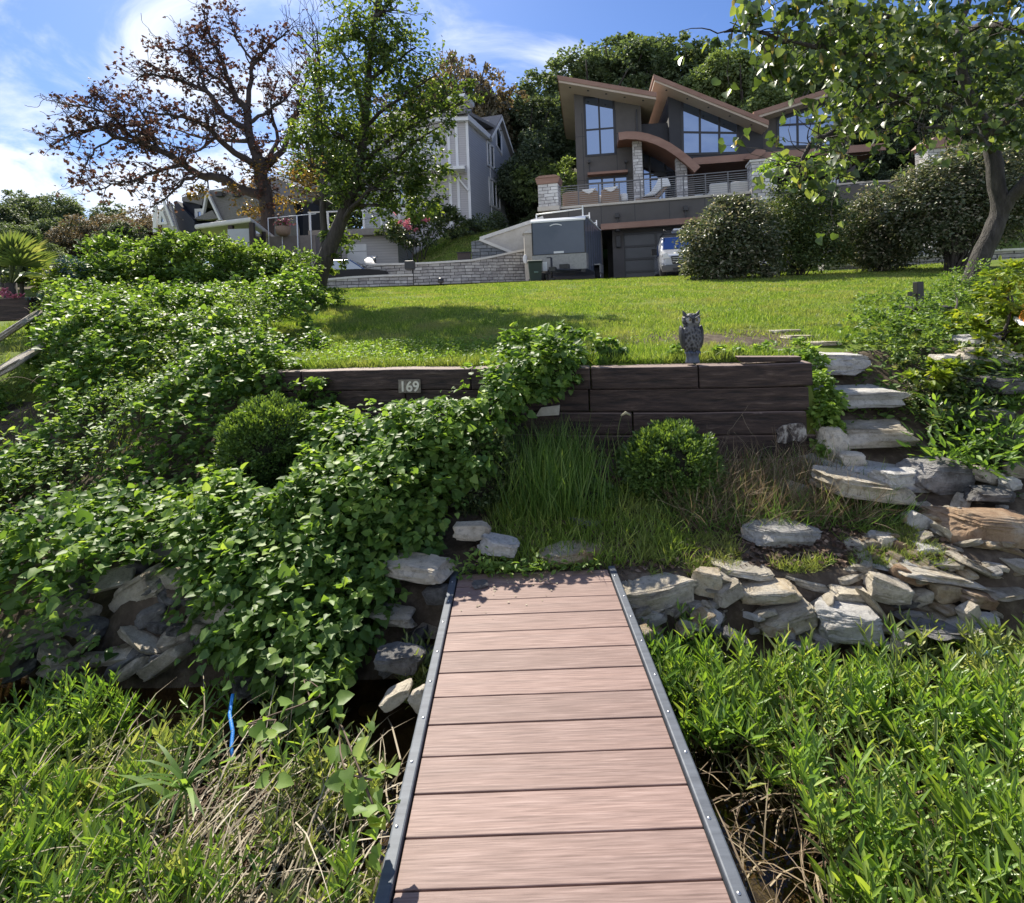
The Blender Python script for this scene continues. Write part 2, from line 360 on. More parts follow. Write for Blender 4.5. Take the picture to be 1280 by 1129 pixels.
def deckmat():
    m, N, L, b = nmat('composite_board')
    oi = N.new('ShaderNodeObjectInfo')
    tc = N.new('ShaderNodeTexCoord'); mp = N.new('ShaderNodeMapping'); mp.inputs['Scale'].default_value = (3.2, 95, 10)
    cb = N.new('ShaderNodeCombineXYZ'); ml = N.new('ShaderNodeMath'); ml.operation = 'MULTIPLY'; ml.inputs[1].default_value = 50
    L.new(oi.outputs['Random'], ml.inputs[0]); L.new(ml.outputs[0], cb.inputs[0]); L.new(ml.outputs[0], cb.inputs[1]); L.new(cb.outputs[0], mp.inputs['Location'])
    L.new(tc.outputs['Object'], mp.inputs[0])
    n1 = noisy(N, L, mp.outputs[0], 1.7, 9, .62, .25)
    c = ramp(N, L, n1, [(.32, (.14, .09, .078)), (.44, (.20, .134, .116)), (.55, (.25, .172, .15)), (.68, (.32, .232, .207))])
    n2 = noisy(N, L, mp.outputs[0], .35, 4, .6, .4)
    c2 = ramp(N, L, n2, [(.3, (.9, .9, .91)), (.62, (1.02, 1.0, .99))])
    mm = N.new('ShaderNodeMix'); mm.data_type = 'RGBA'; mm.blend_type = 'MULTIPLY'; mm.inputs[0].default_value = 1
    L.new(c, mm.inputs[6]); L.new(c2, mm.inputs[7])
    mr = N.new('ShaderNodeMapRange'); mr.inputs[3].default_value = .88; mr.inputs[4].default_value = 1.1; L.new(oi.outputs['Random'], mr.inputs[0])
    sc_ = N.new('ShaderNodeVectorMath'); sc_.operation = 'SCALE'; L.new(mm.outputs[2], sc_.inputs[0]); L.new(mr.outputs[0], sc_.inputs[3])
    # grit and bird lime: pale specks
    n3 = noisy(N, L, coords(N, L, (1, 1, 1)), 60, 4, .8)
    sp = ramp(N, L, n3, [(.72, (0, 0, 0)), (.78, (.5, .5, .5))])
    mx = N.new('ShaderNodeMix'); mx.data_type = 'RGBA'; L.new(sp, mx.inputs[0]); L.new(sc_.outputs[0], mx.inputs[6]); mx.inputs[7].default_value = (.5, .47, .43, 1)
    L.new(mx.outputs[2], b.inputs['Base Color']); b.inputs['Roughness'].default_value = .62; b.inputs['Specular IOR Level'].default_value = .35
    bump(N, L, b, n1, .35, .004); return m
M['board'] = deckmat()
M['rail'] = surf('painted_rail', (.06, .07, .088), (.105, .12, .145), .6, 6, (1, 8, 1), .15, 30, .003, metal=.15, spec=.4)
M['galv'] = surf('galvanised', (.5, .5, .5), (.62, .62, .62), .35, 20, bs=.1, metal=1)
M['darkmetal'] = surf('dark_metal', (.015, .015, .018), (.03, .03, .034), .4, 6, bs=.05)
M['white'] = surf('white_paint', (.72, .73, .74), (.8, .8, .8), .5, 2, bs=.05)
M['rock'] = rockmat('pale_limestone', [(.25, .21, .155), (.44, .39, .30), (.58, .52, .42), (.68, .63, .54)])
M['rocktan'] = rockmat('tan_sandstone', [(.26, .17, .09), (.44, .33, .20), (.52, .43, .30), (.56, .52, .44)])
M['rockrust'] = rockmat('rusty_sandstone', [(.17, .10, .06), (.30, .19, .115), (.40, .28, .18), (.47, .39, .30)])
M['rockdark'] = rockmat('damp_and_shaded_grey_stone', [(.05, .048, .045), (.13, .125, .12), (.22, .215, .21), (.33, .32, .31)])  # its dark tone also paints shade onto rocks in the hollows
M['rockwhite'] = rockmat('white_limestone', [(.38, .365, .33), (.54, .52, .48), (.64, .62, .58), (.7, .68, .65)])
M['bark'] = surf('bark', (.018, .015, .013), (.05, .042, .035), .9, 5, (3, 3, .6), 1.0, 9, .03, c3=(.09, .078, .066))
M['barkdark'] = surf('dead_oak_bark', (.03, .023, .021), (.075, .056, .048), .9, 3, (2, 2, .6), .8, 7, .04)
M['barkgrey'] = surf('grey_bark', (.018, .016, .014), (.05, .044, .038), .9, 4, (3, 3, .7), 1.0, 10, .05, c3=(.10, .09, .08))
M['stucco'] = surf('dark_taupe_stucco', (.088, .082, .079), (.112, .104, .10), .85, 1.2, bs=.25, bscale=60, bd=.01)
M['stuccodark'] = surf('charcoal_stucco', (.034, .036, .043), (.046, .048, .056), .8, 1.2, bs=.2, bscale=60, bd=.01)
M['copper'] = surf('copper_trim', (.22, .115, .08), (.31, .185, .135), .5, .8, (1, 1, 3), .1, metal=.1)
M['soffit'] = surf('tan_soffit', (.42, .34, .27), (.5, .42, .34), .6, 1, bs=.05)
M['soffitbrown'] = surf('brown_soffit', (.16, .075, .045), (.24, .12, .075), .6, 1, (1, 8, 1), .05)
M['frame'] = surf('black_window_frame', (.012, .014, .02), None, .35, bs=0)
M['glass'] = glassmat('reflective_window_glass', .5, (.3, .42, .68))
M['glassdark'] = glassmat('dark_glass', .25, (.7, .8, .95))
M['conc'] = surf('pale_concrete', (.42, .38, .32), (.52, .48, .42), .85, 2, bs=.2, bscale=20, c3=(.6, .56, .5))
M['cap'] = surf('white_cap_stone', (.55, .53, .49), (.68, .66, .62), .8, 4, bs=.2)
M['stone'] = stonemat('grey_stacked_stone', [(.30, .28, .27), (.52, .50, .47)], bw=.45, rh=.13)
M['stonewhite'] = stonemat('white_stacked_stone', [(.36, .34, .33), (.74, .73, .72)], bw=.4, rh=.16, mort=(.16, .15, .15))
M['stoneblue'] = stonemat('bluish_stacked_stone', [(.14, .155, .175), (.27, .28, .29)], bw=.5, rh=.15)
M['brick'] = stonemat('buff_paver_edge', [(.3, .27, .25), (.46, .43, .4)], bw=.3, rh=.1, bs=.4)
def gabion():
    m, N, L, b = nmat('pebble_gabion'); v = coords(N, L); vo = N.new('ShaderNodeTexVoronoi'); vo.inputs['Scale'].default_value = 5; L.new(v, vo.inputs['Vector'])
    c = ramp(N, L, vo.outputs['Distance'], [(.2, (.62, .6, .6)), (.55, (.1, .1, .11))]); L.new(c, b.inputs['Base Color']); b.inputs['Roughness'].default_value = .85
    bump(N, L, b, vo.outputs['Distance'], -.6 if False else .6, .04); return m
M['gabion'] = gabion()
def siding(name, c1, c2, pitch=.17):
    m, N, L, b = nmat(name); tc = N.new('ShaderNodeTexCoord'); sp = N.new('ShaderNodeSeparateXYZ'); L.new(tc.outputs['Object'], sp.inputs[0])
    d = N.new('ShaderNodeMath'); d.operation = 'DIVIDE'; d.inputs[1].default_value = pitch; L.new(sp.outputs[2], d.inputs[0])
    fr = N.new('ShaderNodeMath'); fr.operation = 'FRACT'; L.new(d.outputs[0], fr.inputs[0])
    n = noisy(N, L, coords(N, L, (.6, .6, 4)), 2, 5)
    base = ramp(N, L, n, [(.3, c1), (.7, c2)])
    ln = ramp(N, L, fr.outputs[0], [(0, (.45, .45, .47)), (.16, (1, 1, 1))])
    mm = N.new('ShaderNodeMix'); mm.data_type = 'RGBA'; mm.blend_type = 'MULTIPLY'; mm.inputs[0].default_value = 1; L.new(base, mm.inputs[6]); L.new(ln, mm.inputs[7])
    L.new(mm.outputs[2], b.inputs['Base Color']); b.inputs['Roughness'].default_value = .6
    bump(N, L, b, fr.outputs[0], .5, .02); return m
M['siding'] = siding('grey_blue_lap_siding', (.42, .44, .50), (.47, .49, .55))
M['sidingtaupe'] = siding('taupe_lap_siding', (.46, .44, .45), (.52, .5, .5), .15)
M['shingle'] = surf('grey_roof_shingle', (.16, .155, .155), (.27, .26, .26), .95, 9, (1, 1, 3), .4, 14, .02)
M['navy'] = surf('navy_wall', (.012, .018, .035), None, .6, bs=0)
M['green_plastic'] = surf('dark_green_plastic', (.012, .028, .025), (.018, .036, .032), .45, 3, bs=.05)
M['trailer'] = surf('charcoal_trailer_skin', (.075, .095, .135), (.095, .115, .16), .42, 1, bs=.03, coat=.3)
M['tread'] = surf('tread_plate', (.25, .25, .25), (.34, .34, .33), .5, 12, bs=.3, bscale=60, bd=.003, metal=.8)
M['black_rubber'] = surf('black_rubber', (.012, .012, .013), (.02, .02, .02), .8, 10, bs=.1)
M['vanpaint'] = surf('white_van_paint', (.42, .45, .5), (.48, .5, .54), .25, 1, bs=0, coat=.8)
M['greyplastic'] = surf('grey_bumper_plastic', (.07, .072, .076), (.1, .102, .105), .55, 3, bs=.1)
M['lamp'] = surf('headlamp_lens', (.7, .72, .74), None, .08, bs=0, coat=1)
M['cushion'] = surf('pale_cushion', (.62, .6, .56), (.7, .68, .64), .9, 4, bs=.2)
M['wicker'] = surf('brown_wicker', (.20, .13, .09), (.33, .23, .16), .8, 30, (1, 1, 3), .5, 60, .01)
M['orange'] = surf('orange_hull', (.62, .20, .02), (.75, .28, .04), .35, 2, bs=.05, coat=.5)
M['blue_pipe'] = surf('faded_blue_pipe', (.28, .45, .60), (.42, .58, .70), .5, 8, bs=.1)
M['blue_rope'] = surf('bright_blue_rope', (.02, .20, .62), (.04, .28, .75), .5, 30, bs=.3)
M['soil'] = surf('soil', (.05, .036, .026), (.11, .08, .055), .95, 6, bs=.6, bscale=30, bd=.02)
M['plant_green'] = leafmat('arborvitae_leaf', (.035, .075, .014), (.08, .15, .025), (.13, .21, .04), .35)
M['vine'] = leafmat('vine_leaf', (.032, .08, .010), (.085, .165, .022), (.17, .27, .04), .42, (1.9, 1.8, .5), .5, .36)
M['vinelight'] = leafmat('light_vine_leaf', (.08, .155, .02), (.15, .25, .03), (.25, .34, .05), .48, (1.7, 1.6, .5), .5, .36)
M['hedge'] = leafmat('hedge_leaf', (.04, .085, .014), (.10, .18, .028), (.18, .27, .045), .4, (1.9, 1.8, .5), .5, .36)
M['sapling'] = leafmat('sapling_leaf', (.03, .06, .014), (.07, .12, .024), (.16, .21, .04), .45, (2.0, 1.8, .4), .45)
M['redbud'] = leafmat('heart_leaf', (.028, .056, .018), (.062, .105, .03), (.15, .20, .05), .4, (2.1, 1.9, .45), .4, .55)
M['oakdead'] = leafmat('dead_oak_leaf', (.07, .036, .03), (.15, .082, .062), (.21, .14, .10), .3, (1.2, .95, .9), .7, .2)
M['burning'] = leafmat('reddish_bush_leaf', (.045, .07, .03), (.105, .12, .065), (.33, .28, .21), .3, (1.3, 1.3, .8), .4, .5)
M['burngreen'] = leafmat('dark_bush_leaf', (.03, .06, .016), (.07, .11, .03), (.17, .19, .07), .35, (1.7, 1.5, .5), .4, .5)
M['forest'] = leafmat('forest_leaf', (.05, .085, .03), (.10, .155, .05), (.17, .225, .07), .35, (1.6, 1.6, .5), .6, .3)
M['forestlight'] = leafmat('bright_forest_leaf', (.07, .12, .022), (.14, .21, .04), (.2, .27, .05), .4, (1.6, 1.6, .5), .6, .3)
M['forestdark'] = leafmat('dark_forest_leaf', (.035, .06, .028), (.07, .11, .045), (.11, .155, .06), .3, (1.5, 1.5, .6), .6, .3)
M['forestred'] = leafmat('rusty_forest_leaf', (.08, .08, .04), (.14, .13, .06), (.2, .15, .08), .35, (1.6, 1.2, .5), .6, .3)
M['willow'] = leafmat('water_willow_leaf', (.06, .13, .018), (.14, .24, .03), (.28, .36, .06), .42, (1.7, 1.6, .4), .38, .55)
M['willowdull'] = leafmat('dull_water_weed_leaf', (.09, .14, .03), (.19, .24, .055), (.36, .38, .12), .4, (1.5, 1.4, .5), .45)
M['lime'] = leafmat('yellow_green_leaf', (.10, .17, .02), (.22, .30, .03), (.36, .40, .05), .5, (1.5, 1.4, .35), .45)
M['grass'] = leafmat('lawn_grass', (.07, .12, .016), (.15, .225, .028), (.29, .33, .075), .42, (1.6, 1.6, .4), .5, .35)
def patchy(m, c2, scale, lo, hi):
    N, L = m.node_tree.nodes, m.node_tree.links; g = N.new('ShaderNodeNewGeometry'); n = noisy(N, L, g.outputs['Position'], scale, 6, .65, .3)
    f = ramp(N, L, n, [(lo, (0, 0, 0)), (hi, (.75, .75, .75))]); cr = next(x for x in N if x.type == 'VALTORGB' and x.outputs[0].is_linked and x.inputs[0].links[0].from_node.type == 'NEW_GEOMETRY')
    mx = N.new('ShaderNodeMix'); mx.data_type = 'RGBA'; L.new(f, mx.inputs[0]); mx.inputs[7].default_value = C(c2)
    for l in list(cr.outputs[0].links): to = l.to_socket; L.remove(l); L.new(mx.outputs[2], to)
    L.new(cr.outputs[0], mx.inputs[6])
patchy(M['grass'], (.33, .31, .14), 1.1, .46, .66)
patchy(M['vine'], (.13, .21, .045), 1.1, .48, .7)
patchy(M['willow'], (.20, .27, .06), 2.0, .5, .72)
patchy(M['hedge'], (.17, .22, .07), 1.3, .5, .72)
M['longgrass'] = leafmat('long_grass', (.045, .10, .016), (.11, .19, .035), (.22, .28, .07), .45, (1.6, 1.6, .4), .45, .4)
M['drygrass'] = leafmat('dry_grass', (.09, .06, .038), (.20, .15, .09), (.33, .27, .17), .3, (1.2, 1.1, .8), .6, .3)
M['reed'] = leafmat('dead_reed_stalk', (.15, .12, .075), (.32, .27, .19), (.44, .39, .30), .1, (1, 1, 1), .6, .3)
M['palm'] = leafmat('palm_leaf', (.05, .10, .03), (.14, .20, .05), (.28, .30, .10), .4, (1.6, 1.4, .5), .4, .5)
M['bluespruce'] = leafmat('blue_juniper', (.03, .06, .06), (.07, .12, .12), None, .2, (1, 1.2, 1), .6)
M['petal'] = leafmat('pink_petal', (.45, .10, .18), (.65, .28, .35), None, .3, (1.3, 1, 1), .6)
M['litter'] = leafmat('leaf_litter', (.05, .03, .02), (.13, .085, .055), (.22, .16, .11), .15, (1, 1, 1), .8, .2)
M['stem'] = surf('green_stem', (.06, .09, .025), (.12, .14, .05), .6, 10, bs=.1)
M['twig'] = surf('brown_twig', (.07, .045, .03), (.16, .11, .075), .8, 10, bs=.2)

# ================================================================== TERRAIN, WATER
def groundmat():
    m, N, L, b = nmat('ground_soil_and_turf'); tc = N.new('ShaderNodeTexCoord'); g = N.new('ShaderNodeNewGeometry')
    v = g.outputs['Position']
    n1 = noisy(N, L, v, 1.1, 8, .62); n2 = noisy(N, L, v, 9, 8, .7)
    turf = ramp(N, L, n1, [(.25, (.07, .10, .018)), (.5, (.11, .155, .025)), (.75, (.17, .19, .05))])
    soil = ramp(N, L, n2, [(.25, (.045, .034, .025)), (.5, (.09, .07, .052)), (.75, (.20, .165, .125))])
    at = N.new('ShaderNodeAttribute'); at.attribute_name = 'turf'
    ad = N.new('ShaderNodeMath'); ad.operation = 'MULTIPLY_ADD'; ad.inputs[1].default_value = .55; L.new(n1, ad.inputs[0]); L.new(at.outputs['Fac'], ad.inputs[2])
    f = ramp(N, L, ad.outputs[0], [(.55, (0, 0, 0)), (.8, (1, 1, 1))])
    mx = N.new('ShaderNodeMix'); mx.data_type = 'RGBA'; L.new(f, mx.inputs[0]); L.new(soil, mx.inputs[6]); L.new(turf, mx.inputs[7])
    L.new(mx.outputs[2], b.inputs['Base Color']); b.inputs['Roughness'].default_value = .95; b.inputs['Specular IOR Level'].default_value = .15
    bump(N, L, b, n2, .7, .03); return m
def make_ground():
    xs = np.concatenate([np.linspace(-140, -14, 30), np.arange(-13.5, -5, .45), np.arange(-5, 5.01, .07), np.arange(5.4, 22, .5), np.linspace(23, 150, 30)])
    ys = np.concatenate([np.linspace(-60, 1, 12), np.arange(1.2, 6.5, .06), np.arange(6.6, 20, .25), np.arange(20.3, 48, .6), np.linspace(49, 190, 30)])
    X, Y = np.meshgrid(xs, ys); Z = ground(X, Y)
    nz = np.array([mnoise.noise(Vector((x * .9, y * .9, 0))) * .035 + mnoise.noise(Vector((x * 4, y * 4, 3))) * .015 for x, y in zip(X.ravel(), Y.ravel())]).reshape(X.shape)
    Z = Z + nz * np.where(Y < 19, 1, 2)
    V = np.stack([X, Y, Z], -1).reshape(-1, 3); nx = len(xs); ny = len(ys)
    i = np.arange(nx - 1)[None, :] + np.arange(ny - 1)[:, None] * nx
    Fa = np.stack([i, i + 1, i + 1 + nx, i + nx], -1).reshape(-1, 4)
    o = mesh_np('ground', V, Fa, groundmat(), smooth=True, origin=(0, 0, 0))
    x, y = V[:, 0], V[:, 1]
    t = np.where((y > ywall(x)) & (np.abs(x) < 2.45) | (y > 5.4), 1.0, 0.0)
    t = t * 1.0
    # bare patches at the head of the steps
    bp = np.exp(-(((x - 2.2) / 1.3) ** 2 + ((y - 6.0) / .6) ** 2)); t = t - bp * 1.3
    t = np.where((y > 48), .3, t)
    a = o.data.attributes.new('turf', 'FLOAT', 'POINT'); a.data.foreach_set('value', t.astype(np.float32))
    tag(o, kind='structure')
make_ground()
def make_water():
    m, N, L, b = nmat('shallow_lake_water')
    v = coords(N, L); n = noisy(N, L, v, 5, 4, .5)
    tr = N.new('ShaderNodeBsdfTransparent'); tr.inputs[0].default_value = (.80, .70, .50, 1)
    gl = N.new('ShaderNodeBsdfGlossy'); gl.inputs['Roughness'].default_value = .015; fz = N.new('ShaderNodeFresnel'); fz.inputs[0].default_value = 1.33
    bp = bump(N, L, b, n, .12, .01); L.new(bp.outputs[0], gl.inputs['Normal']); L.new(bp.outputs[0], fz.inputs['Normal'])
    mx = N.new('ShaderNodeMixShader'); L.new(fz.outputs[0], mx.inputs[0]); L.new(tr.outputs[0], mx.inputs[1]); L.new(gl.outputs[0], mx.inputs[2]); L.new(mx.outputs[0], N['Material Output'].inputs[0])
    mb = MB(); mb.add([(-140, -60, -.02), (150, -60, -.02), (150, 3.4, -.02), (-140, 3.4, -.02)], [(0, 1, 2, 3)])
    tag(mb.build('water', m, origin=(0, 0, -.02)), kind='structure')
make_water()
def make_drive():
    xs = np.linspace(-6.5, 13, 40); ys = np.linspace(20.2, 35, 30); X, Y = np.meshgrid(xs, ys)
    Z = np.maximum(ground(X, Y), 3.05) * 0 + 3.1
    V = np.stack([X, Y, Z], -1).reshape(-1, 3); i = np.arange(39)[None, :] + np.arange(29)[:, None] * 40
    keep = ((X < -1.5) & (Y > 24)); k = ~keep[:-1, :-1].ravel()
    Fa = np.stack([i, i + 1, i + 41, i + 40], -1).reshape(-1, 4)[k]
    m = surf('driveway_concrete', (.30, .28, .26), (.38, .36, .33), .9, 1.5, bs=.2, bscale=30)
    tag(mesh_np('driveway', V, Fa, m, origin=(0, 20, 3.1)), kind='structure')
make_drive()

# ================================================================== DOCK
def make_dock():
    root = empty('dock', (.06, 2.0, 0), 'floating dock of reddish brown composite boards with blue-grey metal side rails', 'dock')
    zt = EYE - 1.526; x0, x1 = -.368, .505
    # plank prototype
    n = 0; y = 3.165; proto = None
    nb = 37; mb = MB(); bw = .1385
    mb.box(WF, x0, x1, 2.0 - bw, 2.0, zt - .026, zt)
    proto = mb.build('board', M['board'], root, bevel=.0025)
    for i in range(nb):
        o = proto if i == 0 else proto.copy()
        if i: col.objects.link(o); o.parent = root
        o.location = (0, y - 2.0 - i * .1445, random.uniform(-.0008, .0008)); o.rotation_euler[2] = 0
    for sx, xa in ((-1, x0 - .006), (1, x1 + .006)):
        mb = MB(); ya, yb = y - nb * .1445, y + .02
        a, b2 = (xa - .04, xa) if sx < 0 else (xa, xa + .04)
        mb.box(WF, a, b2, ya, yb, zt - .13, zt + .013)
        rl = mb.build('side_rail', M['rail'], root, bevel=.006)
        sb = MB(); sb.ell(((a + b2) / 2, y - .1, zt + .0135), (.006, .006, .003), 8, 5); s = sb.build('screw', M['galv'], rl)
        for k in range(24):
            o = s if k == 0 else s.copy()
            if k: col.objects.link(o); o.parent = rl
            o.location = (random.uniform(-.006, .006), -k * .2085 + random.uniform(-.02, .02), 0)
    mb = MB()
    for yy in (3.0, 1.2, -.8): mb.box(WF, x0, x1, yy - .04, yy + .04, zt - .12, zt - .03)
    mb.build('cross_beam', M['darkmetal'], root)
    for xx in (x0 + .1, x1 - .1):
        mb = MB(); mb.box(WF, xx - .12, xx + .12, -1.8, 2.2, -.12, .22); mb.build('float', M['black_rubber'], root, bevel=.03)
make_dock()

# ================================================================== TIMBER WALL
def make_wall():
    u = Vector((WR[0] - WL[0], WR[1] - WL[1], 0)); L_ = u.length
    fr = Fr((WL[0], WL[1], 0), u, (u.y, -u.x, 0)); nrm = fr.v
    root = empty('retaining_wall', (0, 4.6, .5), 'low retaining wall of dark brown stained timbers with house number between lawn and shore bank', 'retaining wall')
    ztop = 1.462; h = .19
    rows = [[0, .42, 2.0, 3.02, 3.88, L_ - .0], [.02, 1.4, 3.0, L_ - .025], [.04, 2.2, 3.35, L_ - .05], [0, 1.6, 3.6, L_ + .02], [.2, 2.4, L_ - .1]]
    for ri, jn in enumerate(rows):
        zt = ztop - ri * h
        for a, b_ in zip(jn[:-1], jn[1:]):
            mb = MB(); jb = random.uniform(-.006, .006) + (ri > 0) * -.02 + .0
            nseg = max(2, int((b_ - a) / .12)); vs = []; 
            for k in range(nseg + 1):
                aa = a + .004 + (b_ - a - .008) * k / nseg
                wob = mnoise.noise(Vector((aa * 2.5, ri * 3.1, 0))) * .007
                sag = .012 * math.sin(aa * 1.1 + .6)
                for (bb, cc) in ((jb + wob, zt - h + .006 + wob + sag), (jb + wob * 1.5, zt - .004 + wob + sag), (-.2, zt + wob + sag), (-.2, zt - h + .006 + sag)):
                    vs.append(fr(aa, bb, cc))
            fs = [(0, 1, 2, 3), tuple(nseg * 4 + q for q in (3, 2, 1, 0))] + [(k * 4 + q, k * 4 + (q + 1) % 4, (k + 1) * 4 + (q + 1) % 4, (k + 1) * 4 + q) for k in range(nseg) for q in range(4)]
            mb.add(vs, fs); mb.build('timber', M['timber'], root, bevel=.012)
    # returns (end-on timbers) at the right end
    mb = MB(); zt = ztop
    # small metal number plaques
    a0, c0 = fr.hp(499, 491); 
    pl = MB(); a1, c1 = fr.hp(526, 474)
    pl.box(fr, a0, a1, .008, .014, c0, c1); plate = pl.build('number_plate', surf('worn_dark_plate', (.09, .075, .06), (.3, .26, .2), .7, 30, bs=.3), root)
    for k, ch in enumerate('169'):
        cu = bpy.data.curves.new('digit', 'FONT'); cu.body = ch; cu.size = .125; cu.extrude = .003; cu.offset = .0022; cu.align_x = 'CENTER'
        t = bpy.data.objects.new('digit_tmp', cu); me = bpy.data.meshes.new_from_object(t); bpy.data.objects.remove(t)
        mat_ = Matrix(((fr.u.x, 0, fr.v.x), (fr.u.y, 0, fr.v.y), (0, 1, 0))).to_4x4()
        p = fr(a0 + (a1 - a0) * (.2 + .3 * k), .017, c0 + (c1 - c0) * .12)
        me.transform(Matrix.Translation(p) @ mat_)
        link_mesh('digit', me, surf('cream_digit_' + 'abc'[k], (.62, .57, .45), (.74, .70, .6), .6, 20, bs=.1), plate)
    # blotch of peeling white paint / split end grain at the lower right
    m_, N_, L_2, b_2 = nmat('peeling_paint'); v_ = coords(N_, L_2, (1, 1, .6)); nn_ = noisy(N_, L_2, v_, 16, 8, .65, .1)
    L_2.new(ramp(N_, L_2, nn_, [(.44, (.02, .014, .013)), (.50, (.10, .08, .07)), (.56, (.3, .28, .25)), (.7, (.5, .48, .44))]), b_2.inputs['Base Color']); bump(N_, L_2, b_2, nn_, .8, .02)
    a, c = fr.hp(972, 553); a2, c2 = fr.hp(1008, 529); q = MB()
    outl = [(a, c), (a + .05, c - .01), (a + .12, c + .015), (a2 - .02, c), (a2, c + .03), (a2 - .008, c2 - .03), (a2 - .03, c2), (a + .1, c2 - .006), (a + .04, c2 - .02), (a - .01, c2 - .06), (a + .01, c + .05)]
    q.prism(fr, outl, -.03, .004); q.build('paint_flake', m_, root)
    # pale board patch behind the vine
    a, c = fr.hp(670, 520); a2, c2 = fr.hp(700, 506)
    q = MB(); q.prism(fr, [(a, c), (a2 - .01, c + .01), (a2, c2), (a + .05, c2 - .02), (a + .03, c + .05)], -.0, .02); q.build('patch', surf('pale_patch', (.45, .42, .34), (.6, .57, .5), .8, 20, bs=.4), root)
    return fr, ztop
WFR, WTOP = make_wall()
def make_cap():
    a0, c0 = WFR.hp(925, 461); a1, c1 = WFR.hp(1003, 461)
    mb = MB(); mb.prism(Fr(WFR(0, -.15, 0), WFR.u, WFR.v), [(a0 + .02, WTOP + .004), (a1, WTOP + .0), (a1 + .005, WTOP + .04), (a0 - .01, WTOP + .05)], .02, .13)
    o = mb.build('plank_offcut', M['timber'], bevel=.008); tag(o, 'short weathered plank lying on the right end of the timber wall', 'plank')
make_cap()

# ================================================================== ROCKS
def ico(sub):
    import bmesh
    bm = bmesh.new(); bmesh.ops.create_icosphere(bm, subdivisions=sub, radius=1)
    V = np.array([v.co[:] for v in bm.verts]); Fa = np.array([[v.index for v in f.verts] for f in bm.faces]); bm.free(); return V, Fa
ICO4 = ico(5); ICO3 = ico(4)
def rock_mesh(r, seed, dims=(1, 1, 1), cuts=14, base=None, slab=False, rough=.02):
    V, Fa = base or ICO4
    q = np.random.default_rng(seed); V = V.copy()
    # superellipsoid-ish box start
    V = np.sign(V) * np.abs(V) ** (.3 if slab else .4); V /= np.abs(V).max(0)
    for k in range(cuts):
        n = q.normal(size=3); 
        if slab: n[2] *= .25
        n /= np.linalg.norm(n); d = q.uniform(.55, .92) * np.abs(n).sum()
        s = V @ n; m = s > d; V[m] -= np.outer(s[m] - d, n)
    fr_ = np.array([[mnoise.noise(Vector(p * 1.7) + Vector((seed, 0, 0))), mnoise.noise(Vector(p * 5) + Vector((0, seed, 0))), mnoise.noise(Vector((p[0] * 3, p[1] * 3, p[2] * 14)) + Vector((0, 0, seed)))] for p in V])
    V -= (V.max(0) + V.min(0)) / 2; V /= np.abs(V).max(0)
    nn = V / (np.linalg.norm(V, axis=1, keepdims=True) + 1e-9)
    fine = np.array([mnoise.noise(Vector(p * 13) + Vector((seed, 5, 0))) + .5 * mnoise.noise(Vector(p * 27)) for p in V])[:, None]
    V += nn * (fr_[:, :1] * rough * 4 + fr_[:, 1:2] * rough * 2.4 + fine * rough * .9)
    h = nn.copy(); h[:, 2] = 0; V += h * fr_[:, 2:3] * rough * 2.4
    nl = 5 if slab else 3; lay = np.clip(((V[:, 2] + 1 + fr_[:, 0] * .25) / 2 * nl).astype(int), 0, nl); sx = q.uniform(-.07, .05, nl + 1); sy = q.uniform(-.07, .05, nl + 1)
    V[:, 0] += h[:, 0] * sx[lay]; V[:, 1] += h[:, 1] * sy[lay]
    st = np.array([mnoise.cell(Vector((p[0] * 2.3 + seed, p[1] * 2.3, 0))) for p in V]) if slab else np.zeros(len(V)); V[:, 2] += (V[:, 2] > .5) * st * .12
    return V * np.array(dims) / 2, Fa
def rock_at(px, py, w, h, d, mat, label=None, group=None, name='rock', tilt=0, depthr=.8, yaw=None, seed=None, slab=False, roll=0):
    """w,h: size in the photo's pixels at depth d"""
    p = U(px, py, d); W_, H_ = w * d / F, h * d / F
    seed = seed if seed is not None else int(px * 7 + py)
    depthr = .62 if slab else .7; D_ = W_ * depthr; top = (EYE - p.z) * F * (1 / (d - D_ * .35) - 1 / (d + D_ * .35)); H_ = max(.32 * h, h - top * .8) * d / F
    V, Fa = rock_mesh(1, seed, (W_ * 1.02, W_ * depthr, H_ * 1.05), base=ICO4 if w > 45 else ICO3, slab=slab, cuts=18, rough=.03)
    me_o = mesh_np(name, V, Fa, M[mat] if isinstance(mat, str) else mat, smooth=False, origin=(0, 0, 0))
    sf = me_o.data; sf.polygons.foreach_set('use_smooth', np.ones(len(sf.polygons), bool))
    try: sf.set_sharp_from_angle(angle=math.radians(24))
    except Exception: pass
    me_o.location = (p.x, p.y + W_ * depthr * .3, p.z)
    me_o.rotation_euler = (math.radians(roll), math.radians(tilt), math.radians(yaw if yaw is not None else (seed * 37) % 30 - 15))
    tag(me_o, label, 'rock', group)
    return me_o
